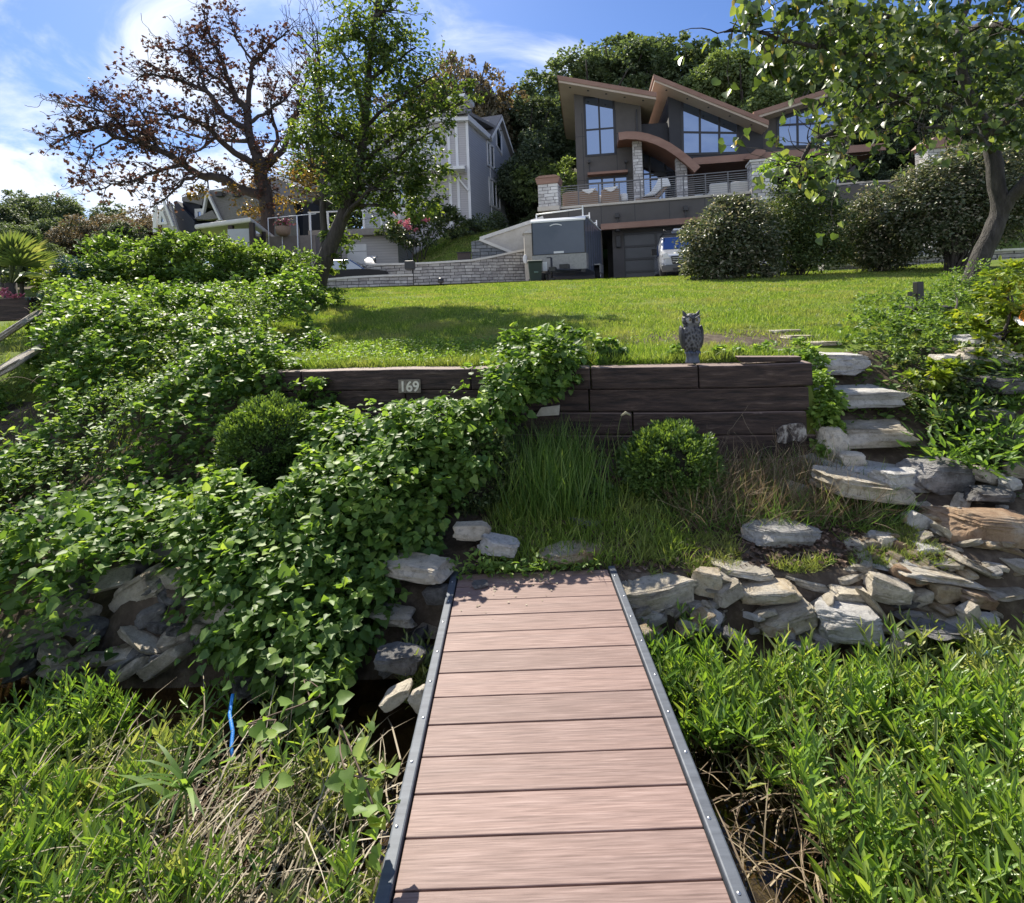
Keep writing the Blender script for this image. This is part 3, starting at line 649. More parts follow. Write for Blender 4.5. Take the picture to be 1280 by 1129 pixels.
R = [ # px, py, w, h, depth, material, tilt, slab, label
 (822, 750, 100, 52, 3.02, 'rock', -4, True, 'large pale slab rock with flat sunlit top just right of the dock end'),
 (885, 731, 38, 34, 3.05, 'rocktan', 4, True, 'small blocky tan rock wedged beside the big slab right of the dock'),
 (931, 718, 72, 22, 3.1, 'rock', 5, True, 'thin flat rock topping the pile beneath the grassy strip'),
 (913, 744, 42, 22, 3.0, 'rock', -22, True, 'small pale rock tilted up to the right below the thin flat rock'),
 (968, 747, 76, 32, 2.98, 'rocktan', -4, True, 'yellowish flat-topped rock overhanging a grey boulder in the shore pile'),
 (985, 779, 72, 44, 2.93, 'rock', -14, False, 'grey boulder directly beneath the yellowish flat-topped rock'),
 (1067, 786, 74, 52, 2.85, 'rockwhite', 3, False, 'biggest white angular boulder at the front of the shore pile, weeds below it'),
 (1115, 742, 48, 40, 2.98, 'rock', 18, False, 'rounded pale boulder in the middle of the shore pile'),
 (1062, 748, 50, 24, 3.0, 'rock', 3, True, 'flat grey rock lying behind the biggest white boulder'),
 (1102, 770, 62, 16, 2.88, 'rock', 62, True, 'long narrow stone standing steeply beside the biggest white boulder'),
 (1030, 762, 44, 15, 2.95, 'rock', -38, True, 'narrow splinter of stone leaning up to the right between two boulders'),
 (1082, 719, 46, 22, 3.12, 'rocktan', 0, False, 'tan rock at the upper left edge of the flat slabs'),
 (1178, 722, 110, 22, 3.05, 'rocktan', 12, True, 'long buff slab sloping down to the right across the pile'),
 (1226, 712, 62, 20, 3.1, 'rock', 30, True, 'pale slab tilted down to the right below the rust-brown boulder'),
 (1226, 752, 54, 26, 2.98, 'rockrust', 16, True, 'orange-brown slab near the right end of the pile'),
 (1186, 744, 34, 30, 3.0, 'rocktan', 10, False, 'small tan rock left of the orange-brown slab'),
 (1155, 750, 28, 22, 3.0, 'rock', -10, False, 'small light rock in the dark gap of the pile'),
 (1216, 770, 26, 28, 2.9, 'rock', -20, False, 'upright pale stone below the orange-brown slab'),
 (1238, 778, 26, 20, 2.9, 'rockwhite', 0, False, 'small white stone at the far right foot of the pile'),
 (1200, 792, 118, 18, 2.84, 'rockdark', 8, True, 'long grey ledge stone along the waterline on the right'),
 (1262, 744, 58, 18, 3.02, 'rock', 2, True, 'thin pale ledge stone touching the right edge beneath the dark gap'),
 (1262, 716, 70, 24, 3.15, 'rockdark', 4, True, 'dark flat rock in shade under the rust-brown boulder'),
 (1248, 668, 118, 66, 3.3, 'rockrust', 4, False, 'large rust-brown boulder at the right edge of the bank'),
 (1154, 655, 30, 22, 3.4, 'rockwhite', 24, True, 'small white tilted stone at the foot of the steps'),
 (1166, 690, 38, 18, 3.22, 'rockwhite', 6, False, 'white rock above the long buff slab'),
 (1129, 686, 22, 16, 3.25, 'rockrust', 20, False, 'small reddish stone among the white rubble'),
 (1110, 678, 20, 16, 3.28, 'rock', 0, False, 'small grey stone at the upper left of the rubble'),
 (1185, 670, 34, 12, 3.3, 'rock', 50, True, 'thin shard leaning beside the rust-brown boulder'),
 (1123, 802, 14, 30, 2.8, 'rock', 10, False, 'small upright stone right of the biggest white boulder'),
 (1120, 812, 34, 14, 2.78, 'rock', 24, True, 'small slab half hidden in weeds beneath the long narrow stone'),
 (1010, 730, 58, 18, 3.1, 'rock', 14, True, 'flat pale stone sloping right at the edge of the dry grass'),
 (1140, 722, 44, 26, 3.05, 'rockrust', 20, False, 'brownish rubble stone left of the long buff slab'),
 (982, 673, 88, 34, 3.36, 'rockwhite', 6, True, 'pale flat paving stone lying in the grass above the shore pile'),
 (1004, 618, 38, 24, 3.75, 'rock', 14, False, 'small grey rock in the shade of dry grass below the timber wall'),
 (1246, 622, 52, 24, 3.55, 'rockdark', 0, False, 'dark rounded rock above the rust-brown boulder'),
 (1268, 607, 24, 18, 3.65, 'rockwhite', 0, False, 'round white cobble above the dark rounded rock'),
 (1236, 596, 40, 24, 3.75, 'rock', 16, False, 'pale smooth rock beside the ferny plants on the right'),
 (1278, 590, 30, 20, 3.8, 'rock', 0, False, 'smooth grey cobble at the right edge of the photo'),
 # left of the dock
 (521, 716, 84, 30, 3.05, 'rock', 2, True, 'flat light grey rock touching the left rail at the dock end'),
 (546, 747, 34, 26, 3.02, 'rockdark', -8, False, 'grey rock against the left dock rail below the flat rock'),
 (490, 776, 56, 28, 2.92, 'rock', 3, False, 'rounded grey rock under the trailing vines left of the dock'),
 (498, 832, 62, 40, 2.62, 'rockdark', 8, False, 'dark wet boulder half submerged left of the dock'),
 (494, 876, 44, 26, 2.45, 'rock', -28, False, 'pale stone sticking out of the shallow water left of the dock'),
 (527, 880, 28, 36, 2.42, 'rock', -30, False, 'pale stone standing in the water against the left rail'),
 (590, 667, 44, 24, 3.35, 'rock', 4, False, 'rounded grey rock under the vines behind the dock end'),
 (622, 687, 52, 26, 3.25, 'rockwhite', 12, True, 'white crumbling rock behind the left corner of the dock end'),
 (716, 696, 78, 24, 3.25, 'rocktan', 0, True, 'tan flat rock just behind the dock end boards'),
 (735, 656, 50, 16, 3.6, 'rockdark', 12, True, 'bluish flat rock in the shade beneath the round shrub grass'),
 (201, 688, 46, 30, 3.4, 'rockdark', 10, False, 'grey rock on top of the dark heap under the left vines'),
 (166, 746, 74, 46, 3.15, 'rock', -30, True, 'long grey rock tilted up to the right in the dark heap'),
 (186, 772, 36, 26, 3.05, 'rockdark', -20, False, 'small dark rock under the long tilted grey rock'),
 (265, 778, 70, 58, 3.0, 'rock', -10, False, 'layered pale boulder between the vines above the creek'),
 (100, 790, 44, 30, 3.0, 'rockdark', 20, False, 'dark rock at the waterline under the left vines'),
 (14, 828, 54, 36, 2.95, 'rock', -30, False, 'pale rock at the left edge of the shore'),
 (310, 712, 30, 40, 3.2, 'rock', -30, False, 'small pale rock peeping between vine leaves'),
 (170, 712, 26, 20, 3.3, 'rockdark', 0, False, 'small round rock behind the long tilted grey rock'),
]
for r in R:
    rock_at(*r[:6], r[8], None, tilt=r[6], slab=r[7])
# riprap filler: every rubble stone is an object, copies of eight shapes
protos = {}
def rubble():
    for mt in ('rock', 'rocktan', 'rockdark', 'rockwhite'):
        for k in range(3):
            V, Fa = rock_mesh(1, 100 + k * 13 + len(mt) * 7, (1, .8, .55), base=ICO3, slab=(k != 1), cuts=12)
            me = bpy.data.meshes.new('rubble_stone'); me.from_pydata(V.tolist(), [], Fa.tolist())
            me.polygons.foreach_set('use_smooth', np.ones(len(me.polygons), bool)); me.set_sharp_from_angle(angle=math.radians(24)); me.materials.append(M[mt])
            protos[(mt, k)] = me
    q = np.random.default_rng(5)
    def put(px, py, d, s, mt, label, group, flat=.5):
        p = U(px, py, d); me = protos[(mt, int(q.integers(3)))]
        o = bpy.data.objects.new('rubble_stone', me); col.objects.link(o)
        sz = s * d / F
        o.scale = (sz * q.uniform(.8, 1.6), sz * q.uniform(.7, 1.2), sz * q.uniform(.3, .8)); o.location = p
        o.rotation_euler = (q.uniform(-.4, .4), q.uniform(-.35, .6), q.uniform(-.7, .7) + (3.14 if q.random() < .5 else 0))
        tag(o, label, 'stone', group)
    L1 = 'small broken limestone piece filling the riprap pile right of the dock'
    for i in range(150):
        px = q.uniform(785, 1285); t = q.uniform(0, 1)
        top = np.interp(px, [780, 900, 1000, 1050, 1100, 1290], [735, 722, 735, 715, 690, 715])
        bot = np.interp(px, [780, 900, 1000, 1100, 1290], [800, 800, 812, 818, 806])
        py = top + (bot - top) * t
        d = np.interp(t, [0, 1], [3.28 if px > 1040 else 3.15, 2.84])
        put(px, py, d + q.uniform(-.06, .07), q.uniform(10, 36), str(q.choice(['rock', 'rock', 'rocktan', 'rockdark', 'rockwhite'])), L1, 'riprap stones right of the dock')
    L2 = 'small stone in the shaded riprap under the vines left of the dock'
    for i in range(66):
        px = q.uniform(0, 560); t = q.uniform(0, 1); py = 715 + 145 * t if px < 340 else 735 + 100 * t
        put(px, py, 3.25 - .45 * t, q.uniform(20, 48), str(q.choice(['rock', 'rockdark'])), L2, 'riprap stones left of the dock')
    L4 = 'white rubble piece lying between the stone steps and the shore pile'
    for i in range(24):
        px = q.uniform(1090, 1200); py = q.uniform(645, 715)
        put(px, py, np.interp(py, [640, 715], [3.5, 3.1]), q.uniform(12, 28), str(q.choice(['rock', 'rockwhite', 'rocktan'])), L4, 'rubble below the steps')
rubble()
def bank_rubble():
    q = np.random.default_rng(15)
    for i in range(58):
        px = q.uniform(1060, 1288); py = q.uniform(np.interp(px, [1060, 1130, 1290], [690, 640, 600]), 728); p = UG(px, py); me = protos[(str(q.choice(['rock', 'rock', 'rockwhite', 'rocktan'])), int(q.integers(3)))]
        o = bpy.data.objects.new('rubble_stone', me); col.objects.link(o); sz = q.uniform(12, 34) / F * p.y
        o.scale = (sz * q.uniform(.9, 1.6), sz * q.uniform(.7, 1.2), sz * q.uniform(.3, .7)); o.location = (p.x, p.y, p.z + sz * .12); o.rotation_euler = (q.uniform(-.3, .3), q.uniform(-.2, .4), q.uniform(0, 6.28))
        tag(o, 'pale stone scattered on the bank between the steps and the rust-brown boulder', 'stone', 'stones scattered on the right bank')
bank_rubble()
# submerged bed stones seen through the water
def bed():
    q = np.random.default_rng(9)
    for i in range(40):
        x = q.uniform(-2.4, -.5) if i < 28 else q.uniform(.6, 1.3); y = q.uniform(1.6, 2.85); me = protos[('rockdark' if i % 2 else 'rocktan', int(q.integers(3)))]
        o = bpy.data.objects.new('lakebed_stone', me); col.objects.link(o); s = q.uniform(.07, .2)
        o.scale = (s, s, s * .6); o.location = (x, y, GZ(x, y) + .01); o.rotation_euler = (q.uniform(-.3, .3), q.uniform(-.3, .3), q.uniform(0, 6))
        tag(o, 'brownish stone lying under the shallow water beside the dock', 'stone', 'stones on the lake bed')
bed()
# pebble on the dock
o = rock_at(600, 733, 20, 9, 3.02, 'rockdark', 'small grey stone lying on the last boards of the dock', seed=4); o.location.z = EYE - 1.526 + .012; o.location.y = 3.02
# ------------------------------------------------------------------ steps
STEPS = [ # px,py of centre of front-top, w, thickness h, depth, tread depth (m), label, tilt
 (1036, 457, 112, 25, 4.85, .75, 'topmost broad flagstone step at the edge of the lawn', 2),
 (1082, 501, 96, 20, 4.45, .62, 'second stone step from the top, pale and narrow', 1),
 (1104, 551, 128, 24, 4.08, .62, 'third stone step from the top with peeling buff face', 0),
 (1138, 606, 158, 26, 3.74, .6, 'widest pale stone step, fourth from the top', 5),
 (1098, 618, 110, 24, 3.5, .4, 'lowest stone step, tan slab tilted to the right above the rubble', 11)]
for i, (px, py, w, h, d, td, lb, tl) in enumerate(STEPS):
    W_ = w * 1.2 * d / F; H_ = h * d / F
    V, Fa = rock_mesh(1, 300 + i * 11, (W_, td, H_), base=ICO4, slab=True, cuts=16, rough=.024)
    o = mesh_np('stone_step', V, Fa, M[('rockwhite', 'rockwhite', 'rock', 'rockwhite', 'rock')[i]], origin=(0, 0, 0)); p = U(px, py, d)
    o.data.polygons.foreach_set('use_smooth', np.ones(len(Fa), bool)); o.data.set_sharp_from_angle(angle=math.radians(24))
    o.location = (p.x, p.y + td * .5, p.z); o.rotation_euler = (0, math.radians(tl), math.radians(-6 + i * 3)); tag(o, lb, 'step', 'stone steps from lawn to shore')
o = rock_at(1128, 598, 52, 26, 3.6, 'rockwhite', 'white stone block wedged between the two lowest steps', seed=77)
o = rock_at(1070, 575, 34, 20, 3.9, 'rock', 'small pale rock at the left end of the fourth step', seed=78)
o = rock_at(1048, 555, 34, 40, 4.1, 'rock', 'upright grey rock in shade left of the third step', seed=79)
o = rock_at(1180, 600, 80, 50, 3.8, 'rockdark', 'dark grey rock face under the right end of the widest step', seed=80)
for k, (px, py, d) in enumerate([(1000, 412, 5.9), (985, 403, 6.2), (1030, 424, 5.6)]):
    o = rock_at(px, py, 40, 6, d, 'rock', ['flat pale stone flush in the bare soil above the steps', 'flat stone half buried in the lawn furthest above the steps', 'flat stone set between bare soil and the top step'][k], seed=90 + k, slab=True)
    o.location.z = GZ(o.location.x, o.location.y) + .01

# ================================================================== OWL
def make_owl():
    a, c = WFR.hp(868, 461); base = WFR(a, -.075, 0); base.z = WTOP + .004; s = .42
    root = empty('owl_statue', base, 'grey great horned owl decoy standing on the timber wall', 'owl statue')
    mo = surf('owl_body_plastic', (.05, .05, .055), (.24, .24, .25), .6, 26, (1, 1, 1.6), .7, 60, .01, c3=(.4, .4, .4))
    # feather barring on the breast
    N, L = mo.node_tree.nodes, mo.node_tree.links; b = N['Principled BSDF']
    vo = N.new('ShaderNodeTexVoronoi'); vo.inputs['Scale'].default_value = 1; mp = N.new('ShaderNodeMapping'); mp.inputs['Scale'].default_value = (55, 40, 38)
    tc = N.new('ShaderNodeTexCoord'); L.new(tc.outputs['Object'], mp.inputs[0]); L.new(mp.outputs[0], vo.inputs['Vector'])
    cr = ramp(N, L, vo.outputs['Distance'], [(.2, (.01, .01, .012)), (.42, (.05, .05, .054)), (.7, (.13, .13, .13))]); L.new(cr, b.inputs['Base Color'])
    bump(N, L, b, vo.outputs['Distance'], .9, .012)
    dk = surf('owl_wing_plastic', (.018, .018, .021), (.07, .07, .075), .55, 30, (1, 1, .3), .7, 60, .01)
    bs = surf('owl_base_plastic', (.03, .04, .06), (.11, .13, .18), .5, 22, (1, 1, .6), .6, 40, .01)
    Z = lambda z: z * s
    mb = MB()
    prof = [(.0, .20), (.12, .20), (.155, .26), (.185, .36), (.2, .46), (.2, .55), (.185, .64), (.16, .70), (.15, .73), (.17, .78), (.18, .83), (.175, .88), (.145, .93), (.09, .96), (0, .97)]
    mb.lathe(base, [(r * s, Z(z)) for r, z in prof], 28, 1, .82, cap=False)
    body = mb.build('body', mo, root)
    for sx in (-1, 1):
        w = MB(); rot = Matrix.Rotation(math.radians(5 * sx), 3, 'Y')
        w.ell(base + Vector((sx * .178 * s, .01, Z(.5))), (.052 * s, .13 * s, .235 * s), 14, 10, rot); w.build('wing', dk, root)
        e = MB(); p = base + Vector((sx * .11 * s, -.02 * s, Z(.9)))
        e.tube([p, p + Vector((sx * .02 * s, 0, Z(.06))), p + Vector((sx * .055 * s, 0, Z(.125)))], [.045 * s, .034 * s, .006 * s], 8); e.build('ear_tuft', dk, root)
        d = MB(); d.ell(base + Vector((sx * .072 * s, -.128 * s, Z(.83))), (.062 * s, .022 * s, .064 * s), 16, 10); d.build('face_disc', surf('owl_face', (.16, .16, .165), (.36, .36, .36), .6, 60, bs=.4), root)
        y = MB(); y.ell(base + Vector((sx * .066 * s, -.148 * s, Z(.842))), (.027 * s, .016 * s, .027 * s), 12, 8); ey = y.build('eye', surf('owl_eye', (.22, .18, .06), None, .15, bs=0, coat=1), root)
        y = MB(); y.ell(base + Vector((sx * .064 * s, -.163 * s, Z(.842))), (.013 * s, .006 * s, .013 * s), 10, 6); y.build('pupil', M['darkmetal'], ey)
        y = MB(); y.bar(Fr(base + Vector((0, -.15 * s, 0)), (1, 0, 0), (0, -1, 0)), (sx * .015 * s, Z(.865)), (sx * .125 * s, Z(.925)), .018 * s, -.01 * s, .022 * s); y.build('brow', dk, root, bevel=.002)
        f = MB()
        for t in (-.03, 0, .03): f.tube([base + Vector(((sx * .075 + t) * s, -.10 * s, Z(.235))), base + Vector(((sx * .075 + t) * s, -.15 * s, Z(.21))), base + Vector(((sx * .075 + t) * s, -.155 * s, Z(.165)))], [.016 * s, .017 * s, .006 * s], 6)
        f.build('foot', bs, root)
    k = MB(); k.tube([base + Vector((0, -.13 * s, Z(.845))), base + Vector((0, -.175 * s, Z(.82))), base + Vector((0, -.165 * s, Z(.785)))], [.02 * s, .018 * s, .003 * s], 8); k.build('beak', M['darkmetal'], root)
    st = MB(); pf = [(.135, 0), (.14, .02), (.125, .06), (.118, .12), (.13, .17), (.145, .205), (.12, .225)]
    st.lathe(base, [(r * s, Z(z)) for r, z in pf], 18, 1, .85); st.build('stump_base', bs, root)
make_owl()

# right side: dark post, round cap disc, orange boat, pipes
def odds():
    p = UG(1152, 388); m = MB(); h = 36 / F * p.y
    m.box(WF, p.x - .045, p.x + .045, p.y, p.y + .09, p.z - .1, p.z + h); m.box(WF, p.x - .1, p.x - .05, p.y + .02, p.y + .06, p.z + h * .55, p.z + h * .6)
    m.box(WF, p.x - .14, p.x - .1, p.y + .02, p.y + .06, p.z + h * .5, p.z + h * .66)
    r_ = empty('fence_post', (p.x, p.y, p.z), 'short dark post with side bracket standing behind the round stone disc', 'post')
    m2 = MB(); m2.v, m2.f, m2.sm = m.v[:8], m.f[:6], m.sm[:6]; m2.build('post', M['darkmetal'], r_, bevel=.006)
    m3 = MB(); m3.v, m3.f, m3.sm = m.v[8:], [tuple(i - 8 for i in f) for f in m.f[6:]], m.sm[6:]; m3.build('bracket', M['darkmetal'], r_)
    p = U(1155, 385, p.y - .55); z0 = GZ(p.x, p.y)
    root = empty('round_well_cover', (p.x, p.y, z0), 'round weathered grey disc on a tan stone ring near the leaning tree', 'well cover')
    R_ = 27 / F * p.y
    a = MB(); a.lathe((p.x, p.y, z0), [(R_ * .9, -.1), (R_ * .95, p.z - z0 - .03)], 30); a.build('ring', M['rocktan'], root)
    a = MB(); a.lathe((p.x, p.y, p.z - .02), [(R_ * .4, -.005), (R_ * 1.08, 0), (R_ * 1.1, .015), (R_ * .8, .045), (R_ * .2, .06), (0, .06)], 30, cap=False); a.build('lid', M['barkgrey'], root)
    # orange kayak hull lying at the right edge
    c = U(1352, 405, 4.7); root = empty('kayak', c + Vector((0, 0, -.2)), 'orange kayak hull with white rim cut off by the right edge', 'kayak')
    a = MB(); a.ell(c + Vector((.12, .25, 0)), (.3, 1.1, .2), 28, 18, Matrix.Rotation(math.radians(-35), 3, 'Z') @ Matrix.Rotation(.12, 3, 'X')); a.build('hull', M['orange'], root)
    a = MB(); ring = [c + Vector((.12, .25, 0)) + Matrix.Rotation(math.radians(-35), 3, 'Z') @ Vector((.31 * math.cos(t), 1.12 * math.sin(t), .01 + .12 * 1.12 * math.sin(t))) for t in np.linspace(0, 2 * math.pi, 50)]
    a.tube(ring, .022, 6); a.build('rim', M['white'], root)
    # grey rocks holding it
    rock_at(1245, 448, 60, 26, 4.5, 'rock', 'grey rock under the orange kayak among yellow-green leaves', seed=61); rock_at(1195, 452, 40, 20, 4.6, 'rock', 'small grey rock half covered by yellow-green leaves', seed=62)
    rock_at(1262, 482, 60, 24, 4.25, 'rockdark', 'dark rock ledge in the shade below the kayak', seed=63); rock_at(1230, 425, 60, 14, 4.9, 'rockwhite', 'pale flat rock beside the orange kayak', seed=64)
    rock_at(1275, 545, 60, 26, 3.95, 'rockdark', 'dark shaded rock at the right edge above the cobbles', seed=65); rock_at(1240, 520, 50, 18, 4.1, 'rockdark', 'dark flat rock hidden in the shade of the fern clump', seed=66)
    a = MB(); a.tube([U(1216, 818, 2.72), U(1240, 816, 2.72), U(1262, 817, 2.73), U(1285, 815, 2.75), U(1330, 808, 2.8)], .012, 8)
    tag(a.build('hose', M['blue_pipe']), 'faded light blue pipe lying at the waterline at the right edge', 'pipe')
    a = MB(); a.tube([U(291, 868, 2.5), U(289, 880, 2.47), U(287, 893, 2.42), U(291, 915, 2.35), U(289, 935, 2.3), U(291, 952, 2.25)], .008, 8)
    tag(a.build('rope', M['blue_rope']), 'bright blue strap poking out of the weeds left of the dock', 'strap')
odds()

# ================================================================== WINDOW HELPER
def poly_bounds(p): return min(a for a, c in p), max(a for a, c in p), min(c for a, c in p), max(c for a, c in p)
def window(fr, poly, bars, b, parent, fw=.12, gm=None, fm=None, name='window', depth=.08, proud=.03):
    """poly: outline [(a,c)], bars: [((a,c),(a,c))], b: wall plane"""
    m = MB(); n = len(poly)
    for i in range(n): m.bar(fr, poly[i], poly[(i + 1) % n], fw, b + .004 + i * .0006, b + proud + i * .0006)
    for k, (p, q) in enumerate(bars): m.bar(fr, p, q, fw * .9, b + .002, b + proud - .004 - k * .0005)
    w = m.build(name, fm or M['frame'], parent)
    g = MB(); g.prism(fr, poly, b + .001, b + .013); g.build('pane', gm or M['glass'], w)
    return w

# ================================================================== MODERN HOUSE
def modern_house():
    P0 = U(718, 252, 32.0); P1 = U(1105, 238, 29.6); u = Vector((P1.x - P0.x, P1.y - P0.y, 0)).normalized()
    fr = Fr((P0.x, P0.y, 0), u, (u.y, -u.x, 0)); h = fr.hp
    root = empty('modern_house', fr(8, -3, 3.1), 'dark taupe modern house with butterfly roofs, copper trim and large blue-reflecting windows', 'house')
    DZ = 7.28
    def P(pts, b=0): return [h(x, y, b) for x, y in pts]
    # --- tower (left)
    m = MB(); q = P([(718, 300), (717, 108), (800.5, 124), (801, 300)]); q = [(q[0][0], DZ - 1), q[1], q[2], (q[2][0], DZ - 1)]; q[0] = (q[1][0], DZ - 1)
    m.prism(fr, q, 0, -7.5); m.build('wall', M['stucco'], root)
    # tall window
    a0, c0 = h(733, 195); a1, c1 = h(766.5, 121); am = h(749.5, 160)[0]; cm = h(750, 161.5)[1]
    window(fr, [(a0, c0), (a1, c0), (a1, c1 - .0), (a0, c1 + .1)], [((am, c0), (am, c1)), ((a0, cm), (a1, cm))], 0, root)
    # three part window and its copper awning
    a0, c0 = h(736, 262); a1, c1 = h(784, 220.5); ct = h(760, 228.5)[1]
    window(fr, [(a0, DZ + .1), (a1, DZ + .1), (a1, c1), (a0, c1)], [((h(753, 240)[0], DZ), (h(753, 240)[0], c1)), ((h(768.5, 240)[0], DZ), (h(768.5, 240)[0], c1)), ((a0, ct), (a1, ct))], 0, root)
    a0, c0 = h(734.5, 218.5, .5); a1, c1 = h(784.5, 211, .5); m = MB(); m.prism(Fr(fr(0, 0, 0), fr.v, fr.u), [(0, c1), (.55, c0 + .12), (.55, c0 - .02), (0, c0 - .02)], a0, a1); m.build('awning', M['copper'], root, bevel=.01)
    for px in (736.5, 782): 
        a, c = h(px, 204); m = MB(); m.box(fr, a - .07, a + .07, 0, .22, c - .02, c + .14); m.box(fr, a - .02, a + .02, .01, .05, c - .7, c); m.build('wall_light', M['darkmetal'], root)
    m = MB()
    for c_ in (DZ + 2.3, DZ + 4.9): m.box(fr, h(718, 200)[0] + .05, h(800, 200)[0] - .05, .0035, .012, c_, c_ + .03)
    for x_ in (729, 771): m.box(fr, h(x_, 200)[0], h(x_, 200)[0] + .03, .0035, .011, DZ, DZ + 6.3)
    m.build('control_joint', M['frame'], root)
    m = MB(); a_ = h(799, 200)[0]; m.box(fr, a_ - .1, a_ - .02, .02, .1, DZ, DZ + 6.2); m.build('downpipe', M['darkmetal'], root)
    # --- mid gable
    q = P([(834, 108), (952, 158)]); a_l, a_r = q[0][0], q[1][0]
    m = MB(); qa, qb = h(834, 184, .15), h(868, 201, .15); m.prism(fr, [(a_l, qa[1]), (a_l, q[0][1]), (a_r, q[1][1]), (a_r, qb[1]), (qb[0], qb[1])], .15, -8.5); m.build('wall', M['stuccodark'], root)
    wpoly = P([(853.5, 193), (921.8, 191.2), (922.3, 153.2), (852.3, 125.2)], .15)
    bars = [(h(875, 193, .15), h(874.5, 134.5, .15)), (h(899, 192, .15), h(899, 144, .15)), (h(852.5, 165.5, .15), h(922, 166.5, .15))]
    window(fr, wpoly, bars, .15, root, .14)
    # --- right wing
    q = P([(951, 158), (952, 145), (1062, 108), (1062, 190)])
    m = MB(); m.prism(fr, [(q[0][0] + .01, DZ + 2.0), (q[1][0] + .01, q[1][1]), q[2], (q[2][0], DZ + 2.0)], -.1, -8.0); m.build('wall', M['stucco'], root)
    wpoly = P([(972.5, 184), (1043.5, 182), (1043.5, 125.5), (972, 148.5)], -.1)
    bars = [(h(997, 183, -.1), h(996.5, 141, -.1)), (h(1021, 183, -.1), h(1021, 133, -.1)), (h(972, 157, -.1), h(1020, 154.5, -.1)), (h(1021, 148, -.1), h(1043.5, 146, -.1))]
    window(fr, wpoly, bars, -.1, root, .14)
    # --- link with dark parapet
    q = P([(801, 172), (801, 155.5), (834, 153.5), (834, 172)], -.4)
    m = MB(); m.prism(fr, [(q[0][0] - .05, q[0][1] - .6), (q[1][0] - .05, q[1][1]), (q[2][0] + .05, q[2][1]), (q[3][0] + .05, q[3][1] - .6)], -.4, -.8); m.build('parapet', M['stuccodark'], root)
    m = MB(); m.prism(fr, [(q[0][0] - .05, DZ - .5), (q[0][0] - .05, DZ + 3.6), (q[3][0] + .05, DZ + 3.6), (q[3][0] + .05, DZ - .5)], -1.2, -6); m.build('wall', M['stucco'], root)
    # --- roofs: slab with soffit and copper fascia
    def roof(x0, y0, x1, y1, b1, b0, t=.34, dl=0, dr=0, ext=0):
        A = h(x0, y0, b1); B = h(x1, y1, b1); m = MB()
        m.prism(fr, [A, B, (B[0], B[1] - t), (A[0], A[1] - t)], b1, b0); r = m.build('roof', M['soffit'], root)
        m = MB(); f = .02
        m.prism(fr, [(A[0] - .03, A[1] + .05), (B[0] + .03, B[1] + .05), (B[0] + .03, B[1] - t * .62), (A[0] - .03, A[1] - t * .62)], b1 + .05, b1 + .002)
        m.prism(fr, [(A[0] - .06, A[1] + .055), (A[0] - .001, A[1] + .055), (A[0] - .001, A[1] - t * .4), (A[0] - .06, A[1] - t * .4)], b1 + .052, b0)
        m.prism(fr, [(A[0] + .01, A[1] + .003), (B[0], B[1] + .003), (B[0], B[1] + .045), (A[0] + .01, A[1] + .045)], b1, b0)
        m.build('fascia', M['copper'], r)
        m = MB()
        for k in np.linspace(.12, .88, 5):
            a = A[0] + (B[0] - A[0]) * k; c = A[1] + (B[1] - A[1]) * k - t
            m.lathe(fr(a, b1 - .45, c - .012), [(.0, 0), (.08, 0), (.08, .03)], 10, cap=False)
        m.build('soffit_light', M['darkmetal'], r)
    roof(698, 95.5, 820, 117, 1.3, -9)
    roof(818, 94.5, 960, 152, 1.3, -9.5)
    roof(943.5, 141, 1075, 99.5, 1.0, -9)
    # --- horizontal copper canopy
    A = h(866, 197.5, 1.6); B = h(1107, 178.5, 1.6); c = (A[1] + B[1]) / 2
    A = (A[0], A[1]); B = (B[0], B[1])
    m = MB(); m.prism(fr, [A, B, (B[0], B[1] - .38), (A[0], A[1] - .38)], 1.6, 1.5); cn = m.build('canopy', M['copper'], root)
    m = MB(); m.prism(fr, [(A[0], A[1] - .05), (B[0], B[1] - .05), (B[0], B[1] - .32), (A[0], A[1] - .32)], 1.5, .16)
    m.prism(fr, [(A[0], A[1] - .06), (B[0], B[1] - .06), (B[0], B[1] - .3), (A[0], A[1] - .3)], .155, -2.6); m.build('soffit', M['soffitbrown'], cn)
    # steeper copper beam end beside the right pillar
    m = MB(); q = P([(930, 199), (945, 186.5), (957, 187), (957, 191), (946, 199)], 1.9); m.prism(fr, q, 1.9, 1.7); m.build('beam_end', M['copper'], cn)
    # --- recess behind canopy
    a0 = h(856, 240)[0]; a1 = h(1100, 240)[0]
    m = MB(); m.box(fr, a0, a1, -2.6, -3.0, DZ - .3, DZ + 2.7); m.build('back_wall', M['stucco'], root)
    m = MB(); a2 = h(1049, 200)[0]; m.box(fr, a2 + .2, a1, .1, -2.6, DZ + 1.2, DZ + 2.6) if False else None
    for x0, x1 in ((866, 894), (898, 934), (975, 1010), (1016, 1050)):
        p0 = h(x0, 240, -2.6)[0]; p1 = h(x1, 240, -2.6)[0]
        window(fr, [(p0, DZ + .1), (p1, DZ + .1), (p1, DZ + 2.2), (p0, DZ + 2.2)], [(((p0 + p1) / 2, DZ), ((p0 + p1) / 2, DZ + 2.2))], -2.6, root, gm=M['glassdark'], name='sliding_door')
    # --- arch canopy
    pts = [(773, 165.7), (783, 164.3), (797, 164.6), (810, 167), (824, 171.8), (838, 178.6), (852, 188), (864, 197.5), (875.5, 208.5)]
    tp = [h(x, y, 1.9) for x, y in pts]; th = .42
    bt = []
